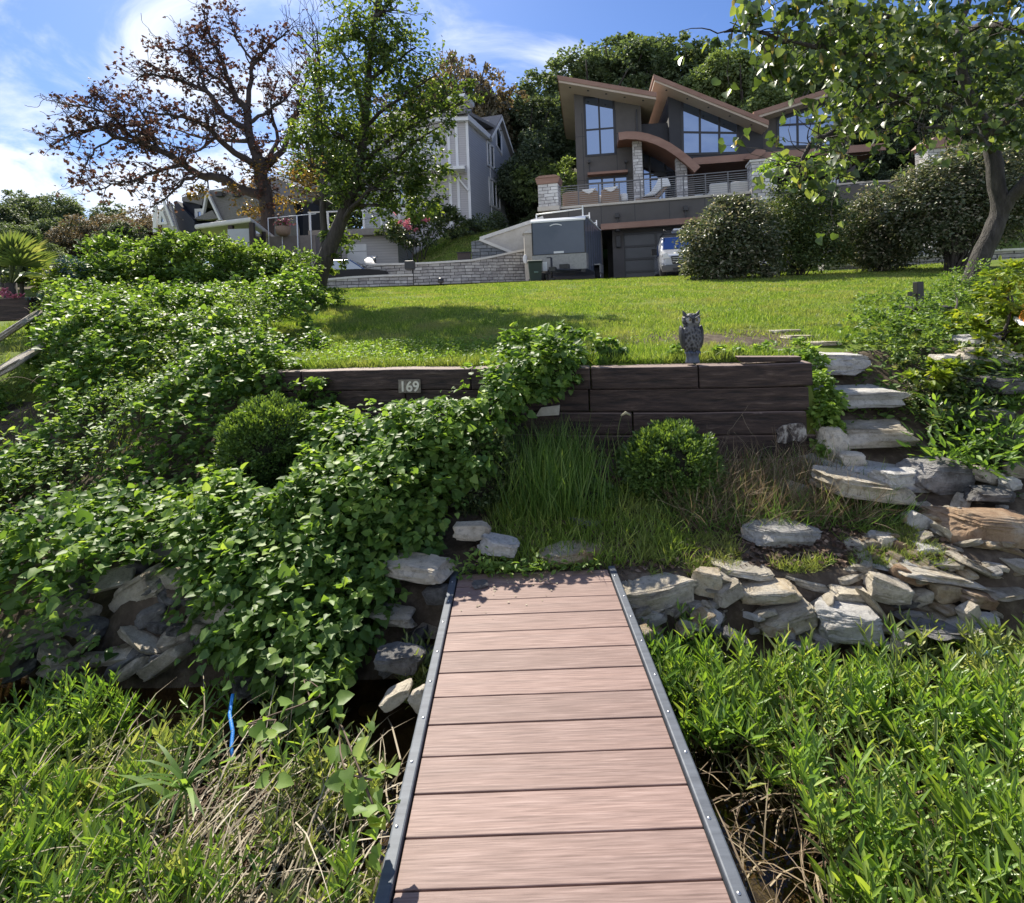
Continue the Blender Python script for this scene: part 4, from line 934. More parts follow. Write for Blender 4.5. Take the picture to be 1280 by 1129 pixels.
    for i, (a, c) in enumerate(tp):
        j, k = max(i - 1, 0), min(i + 1, len(tp) - 1); dx, dz = tp[k][0] - tp[j][0], tp[k][1] - tp[j][1]; l = math.hypot(dx, dz); bt.append((a + dz / l * th, c - dx / l * th))
    m = MB()
    for i in range(len(tp) - 1): m.prism(fr, [tp[i], tp[i + 1], bt[i + 1], bt[i]], 1.9, 1.78)
    ac = m.build('arch_canopy', M['copper'], root)
    m = MB()
    ins = [((a * .8 + b_ * .2), (c * .8 + d * .2)) for (a, c), (b_, d) in zip(tp, bt)]; ins2 = [((a * .3 + b_ * .7), (c * .3 + d * .7)) for (a, c), (b_, d) in zip(tp, bt)]
    for i in range(len(tp) - 1): m.prism(fr, [ins[i], ins[i + 1], ins2[i + 1], ins2[i]], 1.78, -1.0)
    m.build('soffit', M['soffitbrown'], ac)
    # --- stone columns
    for x0, x1, yt in ((791.5, 803, 174), (845, 858.5, 195)):
        a0 = h(x0, 200, 1.2)[0]; a1 = h(x1, 200, 1.2)[0]; c1 = h(x0, yt, 1.2)[1]
        m = MB(); m.box(fr, a0, a1, 1.2, .75, DZ - .2, c1); m.build('stone_column', M['stonewhite'], root, bevel=.02)
    # --- arched glazed entrance
    b = -.9
    poly = [h(802.5, 186, b), h(814, 188, b), h(828, 194, b), h(843, 203, b)]; poly = [(poly[-1][0], DZ + .05)] + poly[::-1] + [(poly[0][0], DZ + .05)]
    V1 = h(813, 230, b)[0]; V2 = h(832, 230, b)[0]; hz = h(820, 217, b)[1]
    window(fr, poly[::-1], [((V1, DZ), (V1, h(813, 188, b)[1])), ((V2, DZ), (V2, h(832, 197, b)[1])), ((poly[0][0], hz), (poly[-1][0], hz)), ((poly[0][0], hz - .35), (V1, hz - .35)), ((V1, hz - .12), (V2, hz - .12))], b, root, .11, name='glazed_entrance')
    # walls flanking entrance
    m = MB(); a0 = h(800, 230, b)[0]; a1 = h(868, 230, b)[0]; m.box(fr, a0 - 1, poly[-1][0], b - .01, b - .3, DZ - .2, DZ + 3.3); m.box(fr, poly[0][0], a1, b - .01, b - .3, DZ - .2, DZ + 2.6)
    m.prism(fr, [(a0 - 1, DZ + 3.25)] + [(p[0], p[1] + .02) for p in poly[1:-1][::-1]] + [(a1, DZ + 2.5), (a1, DZ + 3.0), (a1 - 1.6, DZ + 3.5), (a0 - 1, DZ + 4.2)], b - .012, b - .29)
    m.build('wall', M['stucco'], root)
    # ---------------- terrace / garage block
    Q0 = U(676.5, 261, 28.0); Q1 = U(943, 239, 25.6); du = Vector((Q1.x - Q0.x, Q1.y - Q0.y, 0)).normalized()
    df = Fr((Q0.x, Q0.y, 0), du, (du.y, -du.x, 0)); g = df.hp; LL = (Q1 - Q0).length
    # block: upper band above garage line, lower wall, with opening
    zb = g(760, 283)[1]
    m = MB(); top = DZ - .12
    vs = [df(0, 0, 0), df(LL + 9, 0, 0), fr(h(1100, 240)[0] + 1, -3, 0), fr(-.3, -3, 0)]
    for zz0, zz1, ins_ in ((zb, top, 0),):
        m.add([v + Vector((0, 0, zz0)) for v in vs] + [v + Vector((0, 0, zz1)) for v in vs], [(3, 2, 1, 0), (4, 5, 6, 7), (0, 1, 5, 4), (1, 2, 6, 5), (2, 3, 7, 6), (3, 0, 4, 7)])
    m.build('terrace_wall', M['stucco'], root)
    m = MB()
    for a_ in np.linspace(1.4, LL - .6, 6): m.box(df, a_, a_ + .025, .003, .010, zb + .02, top - .02)
    m.build('control_joint', M['frame'], root)
    m = MB(); dsx = [g(x, 300, -.5)[0] for x in (684, 752.5, 765.5, 779.5, 905)]
    m.box(df, 0, dsx[1], -.5, -.9, 2.9, zb - .003); m.box(df, dsx[2], dsx[3], -.5, -.9, 2.9, zb - .003); m.box(df, dsx[4], LL + 9, -.1, -.9, 2.9, zb - .003)
    m.box(df, dsx[1], LL + 9, -5, -5.3, 2.9, zb - .003)
    m.build('garage_wall', M['stucco'], root)
    # garage door with panels
    gt = g(790, 292, -.55)[1]; m = MB(); A0, A1 = dsx[3], dsx[4]
    m.box(df, A0, A1, -.62, -.9, gt, zb - .004)
    m.build('lintel', M['stucco'], root)
    m = MB(); rowz = np.linspace(3.15, gt, 5)
    for z in rowz: m.box(df, A0, A1, -.66, -.60, z - .05, z + .05)
    nx_ = [A0, g(815, 320, -.6)[0], A1]
    nx_ = list(np.linspace(A0, A1, 4))
    for a in nx_: m.box(df, a - .06, a + .06, -.665, -.594, 3.12, gt)
    gd = m.build('garage_door', M['frame'], root)
    m = MB(); m.box(df, A0, A1, -.70, -.67, 3.12, gt); m.build('pane', surf('frosted_garage_glass', (.035, .04, .05), (.07, .075, .085), .3, .8, bs=.02, spec=.5), gd)
    # copper band
    m = MB(); a0, c0 = g(751, 287.5, .35); a1 = g(905, 280, .35)[0]; m.box(df, a0, a1, .35, .003, c0, c0 + .3); m.build('copper_band', M['copper'], root, bevel=.01)
    # wall lights
    for x, y in ((771.5, 271), (857, 262)):
        a, c = g(x, y, .1); m = MB(); m.box(df, a - .1, a + .1, .0, .22, c - .05, c + .17); m.box(df, a - .035, a + .035, .04, .11, c - .45, c - .05); m.lathe(df(a, .15, c - .75), [(.15, 0), (.13, .1), (.05, .3)], 12); m.build('lantern', M['darkmetal'], root)
    a, c = g(773, 302, -.48); m = MB(); m.box(df, a - .12, a + .12, -.5, -.36, c - .3, c + .3); m.build('wall_light', M['darkmetal'], root, bevel=.02)
    # coping
    m = MB(); m.box(df, -.1, LL + .2, -.35, .08, top + .003, top + .12); m.build('coping', M['conc'], root, bevel=.01)
    # pillars
    for (x0, x1, yt, px) in ((672.5, 697.5, 231, 0), (940, 972, 203, 1)):
        a0 = g(x0, 240, .3)[0]; a1 = g(x1, 240, .3)[0]; c1 = g(x0, yt, .3)[1]; c0 = g(x0, 259 if not px else 252, .3)[1]
        m = MB(); m.box(df, a0, a1, .3, -.7, c0 - (0 if not px else 3), c1); pl = m.build('stone_pillar', M['stonewhite'], root, bevel=.02)
        if not px:
            m = MB(); m.box(df, a0 - .05, a1 + .05, .33, -.73, c0 - .22, c0 - .003); m.build('base_slab', M['conc'], pl)
            m = MB(); c = c1; aw = (a0 + a1) / 2
            pts = [(a0 - .03, c + .003), (a1 + .03, c + .003), (a1 + .12, c + .3), (a0 - .12, c + .3)]
            m.prism(df, pts, .36, -.76); m.prism(df, [(a0 - .12, c + .302), (a1 + .12, c + .302), (a1 - .1, c + .42), (a0 + .1, c + .42)], .4, -.8); m.build('copper_bowl', M['copper'], pl)
        else:
            m = MB(); m.box(df, a0 - .06, a1 + .06, .36, -.76, c1 + .003, c1 + .1); m.build('cap', M['cap'], pl)
    # railing
    ra = g(698, 250)[0]; rb = g(940, 240)[0]; m = MB(); rz = top + .12; rh = 1.03
    for a in np.linspace(ra, rb, 10): m.box(df, a - .03, a + .03, -.16, -.10, rz, rz + rh)
    m.box(df, ra, rb, -.165, -.095, rz + rh, rz + rh + .05); rl = m.build('railing', M['galv'] if False else surf('railing_grey', (.13, .13, .14), None, .5, bs=0), root)
    m = MB()
    for k in range(1, 10): m.box(df, ra, rb, -.137, -.123, rz + k * rh / 10 - .008, rz + k * rh / 10 + .008)
    m.build('cable', surf('steel_cable', (.3, .3, .31), None, .35, bs=0, metal=.7), rl)
    # terrace furniture
    def chair(px, py, lb, towel):
        a, c = g(px, py, -1.4); a0 = a; r = empty('wicker_chair', df(a0, -1.5, DZ - .1), lb, 'armchair', 'armchairs on the terrace')
        z0 = DZ - .1
        m = MB(); m.box(df, a0 - .42, a0 + .42, -1.9, -1.15, z0 + .2, z0 + .42); m.build('seat', M['wicker'], r, bevel=.04)
        m = MB(); m.prism(df, [(a0 - .46, z0 + .1), (a0 + .46, z0 + .1), (a0 + .5, z0 + .95), (a0 + .3, z0 + 1.06), (a0 - .3, z0 + 1.06), (a0 - .5, z0 + .95)], -1.0, -1.12); m.build('backrest', M['wicker'], r, bevel=.03)
        for s_ in (-1, 1):
            m = MB(); m.box(df, a0 + s_ * .47 - .05, a0 + s_ * .47 + .05, -1.95, -1.13, z0 + .08, z0 + .68); m.build('armrest', M['wicker'], r, bevel=.03)
        if towel:
            m = MB(); m.prism(df, [(a0 - .36, z0 + 1.1), (a0 + .4, z0 + 1.12), (a0 + .2, z0 + .93), (a0 + .02, z0 + .84), (a0 - .2, z0 + .95)], -.9, -1.17)
            o = m.build('towel', M['white'], bevel=.02); tag(o, ['white towel draped over the back of the leftmost armchair', 'white towel draped over the back of the middle armchair', 'large crumpled white towel on the chair before the glazed entrance'][towel - 1], 'towel')
    chair(716, 255, 'leftmost wicker armchair on the terrace beside the stone pillar', 0)
    chair(737, 253, 'second wicker armchair from the stone pillar with a white towel', 1)
    chair(764, 251, 'third wicker armchair on the terrace in front of the three part window', 2)
    a, c = g(816, 236, -1.3); z0 = DZ - .1
    r = empty('sun_lounger', df(a, -1.6, z0), 'lounger before the glazed entrance on the terrace', 'lounger')
    m = MB(); m.prism(df, [(a - .9, z0 + .35), (a + .2, z0 + .35), (a + .8, z0 + 1.0), (a + .72, z0 + 1.06), (a + .1, z0 + .45), (a - .9, z0 + .45)], -1.2, -1.8); m.build('seat', M['wicker'], r)
    m = MB(); 
    for x_ in (-.8, .15): m.box(df, a + x_, a + x_ + .06, -1.25, -1.31, z0, z0 + .35); m.box(df, a + x_, a + x_ + .06, -1.7, -1.76, z0, z0 + .35)
    m.build('leg', M['wicker'], r)
    m = MB(); m.prism(df, [(a - .55, z0 + .5), (a + .1, z0 + .55), (a + .5, z0 + .9), (a + .9, z0 + .95), (a + .78, z0 + 1.35), (a + .3, z0 + 1.4), (a + .15, z0 + 1.1), (a - .1, z0 + .75)], -1.15, -1.75)
    tag(m.build('towel', M['white'], bevel=.05), 'large crumpled white towel on the lounger before the glazed entrance', 'towel')
    for px in (749.5, 780):
        a, c = g(px, 250, -1.2); m = MB(); m.box(df, a - .22, a + .2, -1.2, -1.6, z0 + .38, z0 + .8); o = m.build('cushion', M['white'], bevel=.1, seg=3)
        tag(o, 'white pillow between the second and third armchairs' if px < 760 else 'white pillow right of the third armchair', 'pillow')
    a0, c0 = g(886, 243, -.9); a1 = g(938, 238, -.9)[0]; r = empty('outdoor_sofa', df((a0 + a1) / 2, -1.2, z0), 'long low beige sofa behind the railing at the right end of the terrace', 'sofa')
    m = MB(); m.box(df, a0, a1, -.8, -1.7, z0 + .1, z0 + .45); m.build('seat', M['cushion'], r, bevel=.06)
    for k in range(2):
        w_ = (a1 - a0) / 2; m = MB(); m.box(df, a0 + k * w_ + .02, a0 + (k + 1) * w_ - .02, -.62, -.82, z0 + .15, z0 + .78); m.build('backrest', M['cushion'], r, bevel=.09, seg=3)
    # ramp wall / pale post left of the trailer
    return fr, df
HF, DF = modern_house()

# ================================================================== LEFT OF GARAGE: ramp, posts, curved stone wall
def pp(pts, d): return [((U(x, y, d)).x, (U(x, y, d)).z) for x, y in pts]
def slabpp(m, pts, d, th): m.prism(WF, pp(pts, d), d, d + th); return m
def walls():
    r = empty('ramp_wall', U(640, 320, 25.5), 'pale rendered ramp wall with white slanted coping left of the trailer', 'wall')
    a = UG(603, 322); 
    m = MB(); q = pp([(602, 298), (677, 273), (677, 350), (640, 345), (602, 318)], 25.6); m.prism(WF, [q[0], q[1], (q[2][0], 3.0), (q[0][0], 3.0)], 25.6, 25.9); m.build('wall', M['conc'], r)
    m = MB(); m.bar(WF, q[0], q[1], .16, 25.52, 25.98); m.build('coping', M['cap'], r)
    r = empty('gate_post', U(661, 345, 23.5), 'pale rendered post with white cap directly left of the trailer', 'post')
    q = pp([(655, 292), (668, 292), (668, 350), (655, 350)], 23.6); m = MB(); m.prism(WF, [q[0], q[1], (q[1][0], 3.0), (q[0][0], 3.0)], 23.6, 24.2); m.build('post', M['conc'], r)
    m = MB(); m.prism(WF, [(q[0][0] - .06, q[0][1] + .002), (q[1][0] + .06, q[0][1] + .002), (q[1][0] + .1, q[0][1] + .25), (q[0][0] + .12, q[0][1] + .1)], 23.52, 24.3); m.build('cap', M['cap'], r)
    # triangular bluish stone wall
    r = empty('triangular_stone_wall', U(615, 318, 25.2), 'small triangular bluish stone wall with slanted white coping below the ramp', 'wall')
    q = pp([(589, 302), (601, 300), (643, 317), (643, 322), (590, 324)], 25.2); m = MB(); m.prism(WF, [q[0], q[1], q[2], (q[2][0], 3), (q[0][0], 3)], 25.2, 25.5); m.build('wall', M['stoneblue'], r)
    m = MB(); m.bar(WF, q[1], q[2], .13, 25.12, 25.56); m.build('coping', M['cap'], r)
    # curved long retaining wall: top line points (px, py, depth)
    tl = [(463, 322, 28.5), (456.5, 327, 26.6), (458.5, 331, 25.1), (468, 332, 24.5), (500, 331.5, 24.2), (540, 330, 24.1), (588, 327, 24.1), (612, 323, 24.3), (640, 317, 24.6), (655, 314, 24.8)]
    T = [U(*t) for t in tl]; r = empty('curved_stone_wall', Vector((T[4].x, T[4].y, 3.05)), 'long low grey stone retaining wall with curved left end holding the sloping lawn', 'retaining wall')
    def ribbon(m, T, z0f, z1f, th, off=0):
        n = len(T); vs = []
        for i, p in enumerate(T):
            t = (T[min(i + 1, n - 1)] - T[max(i - 1, 0)]); t.z = 0; t.normalize(); nn = Vector((t.y, -t.x, 0))
            f = p + nn * off; b_ = p - nn * th
            vs += [Vector((f.x, f.y, z0f(p))), Vector((f.x, f.y, z1f(p))), Vector((b_.x, b_.y, z1f(p))), Vector((b_.x, b_.y, z0f(p)))]
        fs = [(0, 1, 2, 3), tuple(4 * (n - 1) + q for q in (3, 2, 1, 0))] + [(4 * i + q, 4 * i + (q + 1) % 4, 4 * (i + 1) + (q + 1) % 4, 4 * (i + 1) + q) for i in range(n - 1) for q in range(4)]
        m.add(vs, fs)
    m = MB(); ribbon(m, T, lambda p: 2.8, lambda p: p.z, .3); m.build('wall', M['stone'], r)
    m = MB(); ribbon(m, T, lambda p: p.z + .002, lambda p: p.z + .09, .36, .05); m.build('coping', M['cap'], r)
    tl2 = [(400, 351.5, 21.5), (440, 348, 21.6), (480, 346, 21.8), (516, 345, 22.2)]; T2 = [U(*t) for t in tl2]
    r = empty('low_stone_wall', Vector((T2[1].x, T2[1].y, 2.9)), 'low wall with pale coping at the far edge of the lawn behind the leafy tree', 'wall')
    m = MB(); ribbon(m, T2, lambda p: 2.7, lambda p: p.z, .3); m.build('wall', M['stone'], r)
    m = MB(); ribbon(m, T2, lambda p: p.z + .002, lambda p: p.z + .08, .36, .05); m.build('coping', M['cap'], r)
    # right: long low stone wall behind bushes
    tl3 = [(1030, 333, 19.3), (1090, 331, 19.4), (1150, 322, 19.4), (1210, 316, 19.2), (1290, 312.5, 18.6), (1400, 306, 18)]; T3 = [U(*t) for t in tl3]
    r = empty('garden_stone_wall', Vector((T3[2].x, T3[2].y, 3.1)), 'low curved grey stone wall with pale coping behind the reddish bushes on the right', 'retaining wall')
    m = MB(); ribbon(m, T3, lambda p: 2.5, lambda p: p.z, .3); m.build('wall', M['stone'], r)
    m = MB(); ribbon(m, T3, lambda p: p.z + .002, lambda p: p.z + .08, .36, .05); m.build('coping', M['cap'], r)
    # pebble wall
    T4 = [U(1036, 233, 25.3), U(1080, 229, 24.7), U(1135, 226.5, 24), U(1180, 222, 23.4)]
    r = empty('pebble_filled_wall', Vector((T4[1].x, T4[1].y, 4)), 'wall filled with pale pebbles and topped by a thin coping right of the house', 'wall')
    m = MB(); ribbon(m, T4, lambda p: 3, lambda p: p.z, .4); m.build('wall', M['gabion'], r)
    m = MB(); ribbon(m, T4, lambda p: p.z + .002, lambda p: p.z + .08, .45, .05); m.build('coping', M['conc'], r)
    # right pillar with copper cap and sloping dark rail wall
    d = 21.5; r = empty('garden_pillar', U(1181, 300, d), 'white stone pillar with flared copper cap right of the house behind the bushes', 'pillar')
    q = pp([(1160, 190), (1202, 184.5), (1202, 320), (1160, 320)], d); m = MB(); m.prism(WF, [(q[0][0], 3), (q[1][0], 3), (q[1][0], q[1][1]), (q[0][0], q[1][1])], d, d + .7); m.build('stone_pillar', M['stonewhite'], r)
    m = MB(); c = q[1][1]; a0, a1 = q[0][0], q[1][0]; m.prism(WF, [(a0 - .02, c + .004), (a1 + .02, c + .004), (a1 + .08, c + .12), (a1 - .15, c + .42), (a0 + .2, c + .42), (a0 - .1, c + .15)], d - .1, d + .8); m.build('copper_cap', M['copper'], r)
    q = pp([(1118, 226), (1158, 203), (1158, 209), (1128, 228)], 22.3); m = MB(); m.prism(WF, q, 22.3, 22.6); o = m.build('sloping_rail', M['barkdark']); tag(o, 'dark sloping rail descending left from the white stone pillar', 'rail')
    q = pp([(1240, 192), (1300, 184), (1300, 190), (1240, 197)], 21); m = MB(); m.prism(WF, q, 21, 21.3); o = m.build('shed_roof_edge', M['barkdark']); tag(o, 'thin dark roof edge at the right side behind the leaning tree', 'roof')
    # flood lights and boxes on the wall
    p = U(514, 335, 22.6); r = empty('mailbox', p, 'black mailbox with thin post standing before the curved stone wall', 'mailbox')
    m = MB(); s = 1 / F * 22.6; m.box(WF, p.x - 8 * s, p.x + 4 * s, 22.5, 22.9, p.z - 2 * s, p.z + 9 * s); m.build('box', M['darkmetal'], r, bevel=.04)
    m = MB(); m.box(WF, p.x - .03, p.x + .03, 22.92, 22.98, 2.9, p.z + 15 * s); m.build('post', M['darkmetal'], r)
    p = U(580, 325, 24.2); m = MB(); s = 1 / F * 24.2; r = empty('planter_box', p, 'small brown square lamp box on top of the curved stone wall', 'box')
    m.box(WF, p.x - 8 * s, p.x + 8 * s, 24.2, 24.6, p.z, p.z + 9 * s); m.build('box', surf('brown_box', (.05, .035, .032), None, .6, bs=0), r, bevel=.02)
    m = MB(); m.box(WF, p.x - 9 * s, p.x + 9 * s, 24.16, 24.64, p.z + 9.05 * s, p.z + 10 * s); m.build('lid', M['darkmetal'], r)
    p = U(551, 352, 22); z = GZ(p.x, p.y); m = MB(); r = empty('garden_spotlight', (p.x, p.y, z), 'small black spotlight low in front of the curved stone wall', 'spotlight')
    m.tube([(p.x, p.y, z), (p.x, p.y, z + .22)], .03, 6); m.build('stake', M['darkmetal'], r); m = MB(); m.lathe((p.x, p.y, z + .2), [(.07, 0), (.13, .05), (.12, .2), (.05, .24)], 12); m.build('head', M['darkmetal'], r)
    m = MB(); m.ell(U(656.5, 324, 23.5), (.1, .04, .2), 12, 8); tag(m.build('oval_plaque', M['white']), 'white oval plaque on the left face of the pale post', 'plaque')
walls()

# ================================================================== TRAILER, BIN, VAN, CAR
def trailer():
    A = U(666.5, 347, 21.6); B = U(733.5, 346, 21.2); Cc = U(752.5, 337, 25.6)
    u = Vector((B.x - A.x, B.y - A.y, 0)); w = u.length; v = Vector((Cc.x - B.x, Cc.y - B.y, 0)); L_ = v.length
    fr = Fr((A.x, A.y, 0), u, v); z0 = 3.14
    root = empty('enclosed_trailer', fr(w / 2, 2, z0), 'dark blue-grey enclosed cargo trailer with silver stone guard and white roof edge', 'trailer')
    zb = z0 + .42; h = 1.98
    m = MB()
    prof = [(0, zb), (0, zb + h - .02), (.12, zb + h + .07), (.5, zb + h + .12), (L_, zb + h + .12), (L_, zb)]
    sf = Fr(fr(0, 0, 0), fr.v, fr.u); m.prism(sf, prof, 0, w); bd = m.build('body', M['trailer'], root, bevel=.03)
    m = MB(); m.prism(sf, [(-.02, zb + h - .06), (-.02, zb + h + .0), (.1, zb + h + .1), (.5, zb + h + .16), (L_, zb + h + .16), (L_, zb + h + .125), (.5, zb + h + .125), (.12, zb + h + .075), (.01, zb + h - .02), (.01, zb + h - .06)], -.03, w + .03)
    m.build('roof_trim', M['white'], root)
    m = MB(); m.prism(sf, [(-.012, zb + .0), (-.002, zb + .0), (-.002, zb + .62), (-.012, zb + .62)], -.01, w + .01); m.box(fr, w + .002, w + .014, 0, .5, zb, zb + .62); m.build('stone_guard', M['tread'], root)
    m = MB()
    for a in np.linspace(.02, w - .02, 2): m.box(fr, a - .02, a + .02, -.018, -.003, zb + .62, zb + h - .08)
    for k in range(1, 7): m.box(fr, w + .003, w + .012, k * L_ / 7 - .01, k * L_ / 7 + .01, zb + .02, zb + h - .05)
    m.box(fr, -.01, w + .01, -.02, -.004, zb + .62, zb + .65); m.build('trim', M['darkmetal'], root)
    m = MB(); m.box(fr, w + .02, w + .28, L_ * .42, L_ * .42 + 1.0, zb + .28, zb + .33); m.box(fr, w + .25, w + .28, L_ * .42, L_ * .42 + 1.0, zb - .05, zb + .28); m.build('fender', M['tread'], root)
    for s_, a0 in ((0, -.02), (1, w + .0)):
        m = MB(); c = fr(a0 + (.12 if s_ else -.1), L_ * .42 + .5, z0 + .36); rot = Matrix.Rotation(math.radians(90), 3, 'Y')
        axis = fr.u; n = 24; 
        pr = [(.2, -.1), (.34, -.1), (.36, -.05), (.36, .05), (.34, .1), (.2, .1)]
        vs = [c + axis * z + (fr.v * math.cos(t) + Vector((0, 0, 1)) * math.sin(t)) * r for r, z in pr for t in np.linspace(0, 2 * math.pi, n + 1)[:-1]]
        m.add(vs, [(i * n + k, i * n + (k + 1) % n, (i + 1) * n + (k + 1) % n, (i + 1) * n + k) for i in range(5) for k in range(n)], True)
        wh = m.build('wheel', M['black_rubber'], root)
        m = MB(); pr = [(.02, .06), (.19, .06), (.205, .1), (.205, -.1), (.02, -.06)]
        vs = [c + axis * z + (fr.v * math.cos(t) + Vector((0, 0, 1)) * math.sin(t)) * r for r, z in pr for t in np.linspace(0, 2 * math.pi, n + 1)[:-1]]
        m.add(vs, [(i * n + k, i * n + (k + 1) % n, (i + 1) * n + (k + 1) % n, (i + 1) * n + k) for i in range(4) for k in range(n)], True); m.build('rim', M['white'], wh)
    m = MB(); m.tube([fr(.25, 0, zb - .05), fr(w / 2, -1.1, zb - .08)], .05, 6); m.tube([fr(w - .25, 0, zb - .05), fr(w / 2, -1.1, zb - .08)], .05, 6); m.box(fr, w / 2 - .12, w / 2 + .12, -1.35, -1.05, zb - .14, zb + .02)
    m.box(fr, .05, w - .05, .01, .1, zb - .12, zb - .004); m.build('tongue', M['darkmetal'], root)
    m = MB(); m.tube([fr(w / 2 - .12, -.85, z0 + .02), fr(w / 2 - .12, -.85, zb + .42)], .04, 8); m.tube([fr(w / 2 - .12, -.85, zb + .42), fr(w / 2 - .3, -.85, zb + .42)], .02, 6); m.box(fr, w / 2 - .22, w / 2 - .02, -.95, -.75, z0, z0 + .05); m.box(fr, w / 2 + .1, w / 2 + .45, -.5, -.2, zb - .02, zb + .18); m.build('jack', M['darkmetal'], root)
    m = MB(); m.box(fr, w / 2 - .2, w / 2 + .2, -.015, -.004, zb + .66, zb + .74); m.build('reflector', M['white'], root)
    # small curved emblem near the top of the nose
    m = MB(); 
    for k in range(6):
        t0, t1 = -1 + k / 3, -1 + (k + 1) / 3; m.bar(fr, (w * .46 + t0 * .22, zb + h - .16 - .05 * t0 * t0), (w * .46 + t1 * .22, zb + h - .16 - .05 * t1 * t1), .035, -.012 - k * .0004, -.003)
    m.build('emblem', M['white'], root)
    # roof ladder rack bars
    for b_ in (.35, L_ * .45, L_ - .4):
        m = MB(); zt = zb + h + .16
        m.box(fr, w - .15, w - .1, b_, b_ + .05, zt, zt + .42); m.box(fr, .1, .15, b_, b_ + .05, zt, zt + .18)
        m.tube([fr(.12, b_ + .025, zt + .18), fr(w - .12, b_ + .025, zt + .3)], .025, 6); m.build('ladder_rack', M['white'], root)
trailer()
def bin_():
    p = U(670, 353, 20.2); z0 = GZ(p.x, p.y); s = 20.2 / F; hgt = 29 * s; w = 17 * s
    r = empty('wheelie_bin', (p.x, p.y, z0), 'dark green wheeled rubbish bin standing in front of the trailer', 'bin')
    m = MB(); vs = []
    for z, k in ((.06, .82), (hgt * .9, 1.0), (hgt * .9, 1.06), (hgt * .93, 1.06)):
        for sx, sy in ((-1, -1), (1, -1), (1, 1), (-1, 1)): vs.append((p.x + sx * w / 2 * k, p.y + .35 + sy * .33 * k, z0 + z))
    m.add(vs, [(3, 2, 1, 0), (12, 13, 14, 15)] + [(4 * i + q, 4 * i + (q + 1) % 4, 4 * i + 4 + (q + 1) % 4, 4 * i + 4 + q) for i in range(3) for q in range(4)]); m.build('body', M['green_plastic'], r, bevel=.025)
    m = MB(); m.prism(Fr((0, 0, 0), (0, 1, 0), (1, 0, 0)), [(p.y - .03, z0 + hgt * .935), (p.y + .72, z0 + hgt * .935), (p.y + .72, z0 + hgt * 1.0), (p.y + .3, z0 + hgt * 1.03), (p.y - .03, z0 + hgt * .97)], p.x - w * .56, p.x + w * .56); m.build('lid', M['green_plastic'], r, bevel=.02)
    for sx in (-1, 1):
        m = MB(); m.tube([(p.x + sx * w * .38, p.y + .6, z0 + .12), (p.x + sx * w * .5, p.y + .6, z0 + .12)], .12, 14); m.build('wheel', M['black_rubber'], r)
    m = MB(); fr = Fr((p.x, p.y + .02, z0), (1, 0, 0), (0, -1, 0)); m.box(fr, -.06, .1, .0, .015, hgt * .45, hgt * .52); m.build('mark', surf('faded_mark', (.12, .18, .17), None, .6, bs=0), r)
    m = MB(); q = U(681, 334, 20.6); m.box(WF, q.x - .07, q.x + .09, 20.6, 20.66, q.z - .15, q.z + .2); tag(m.build('notice', M['white']), 'small white notice beside the green bin against the trailer', 'sign')
bin_()
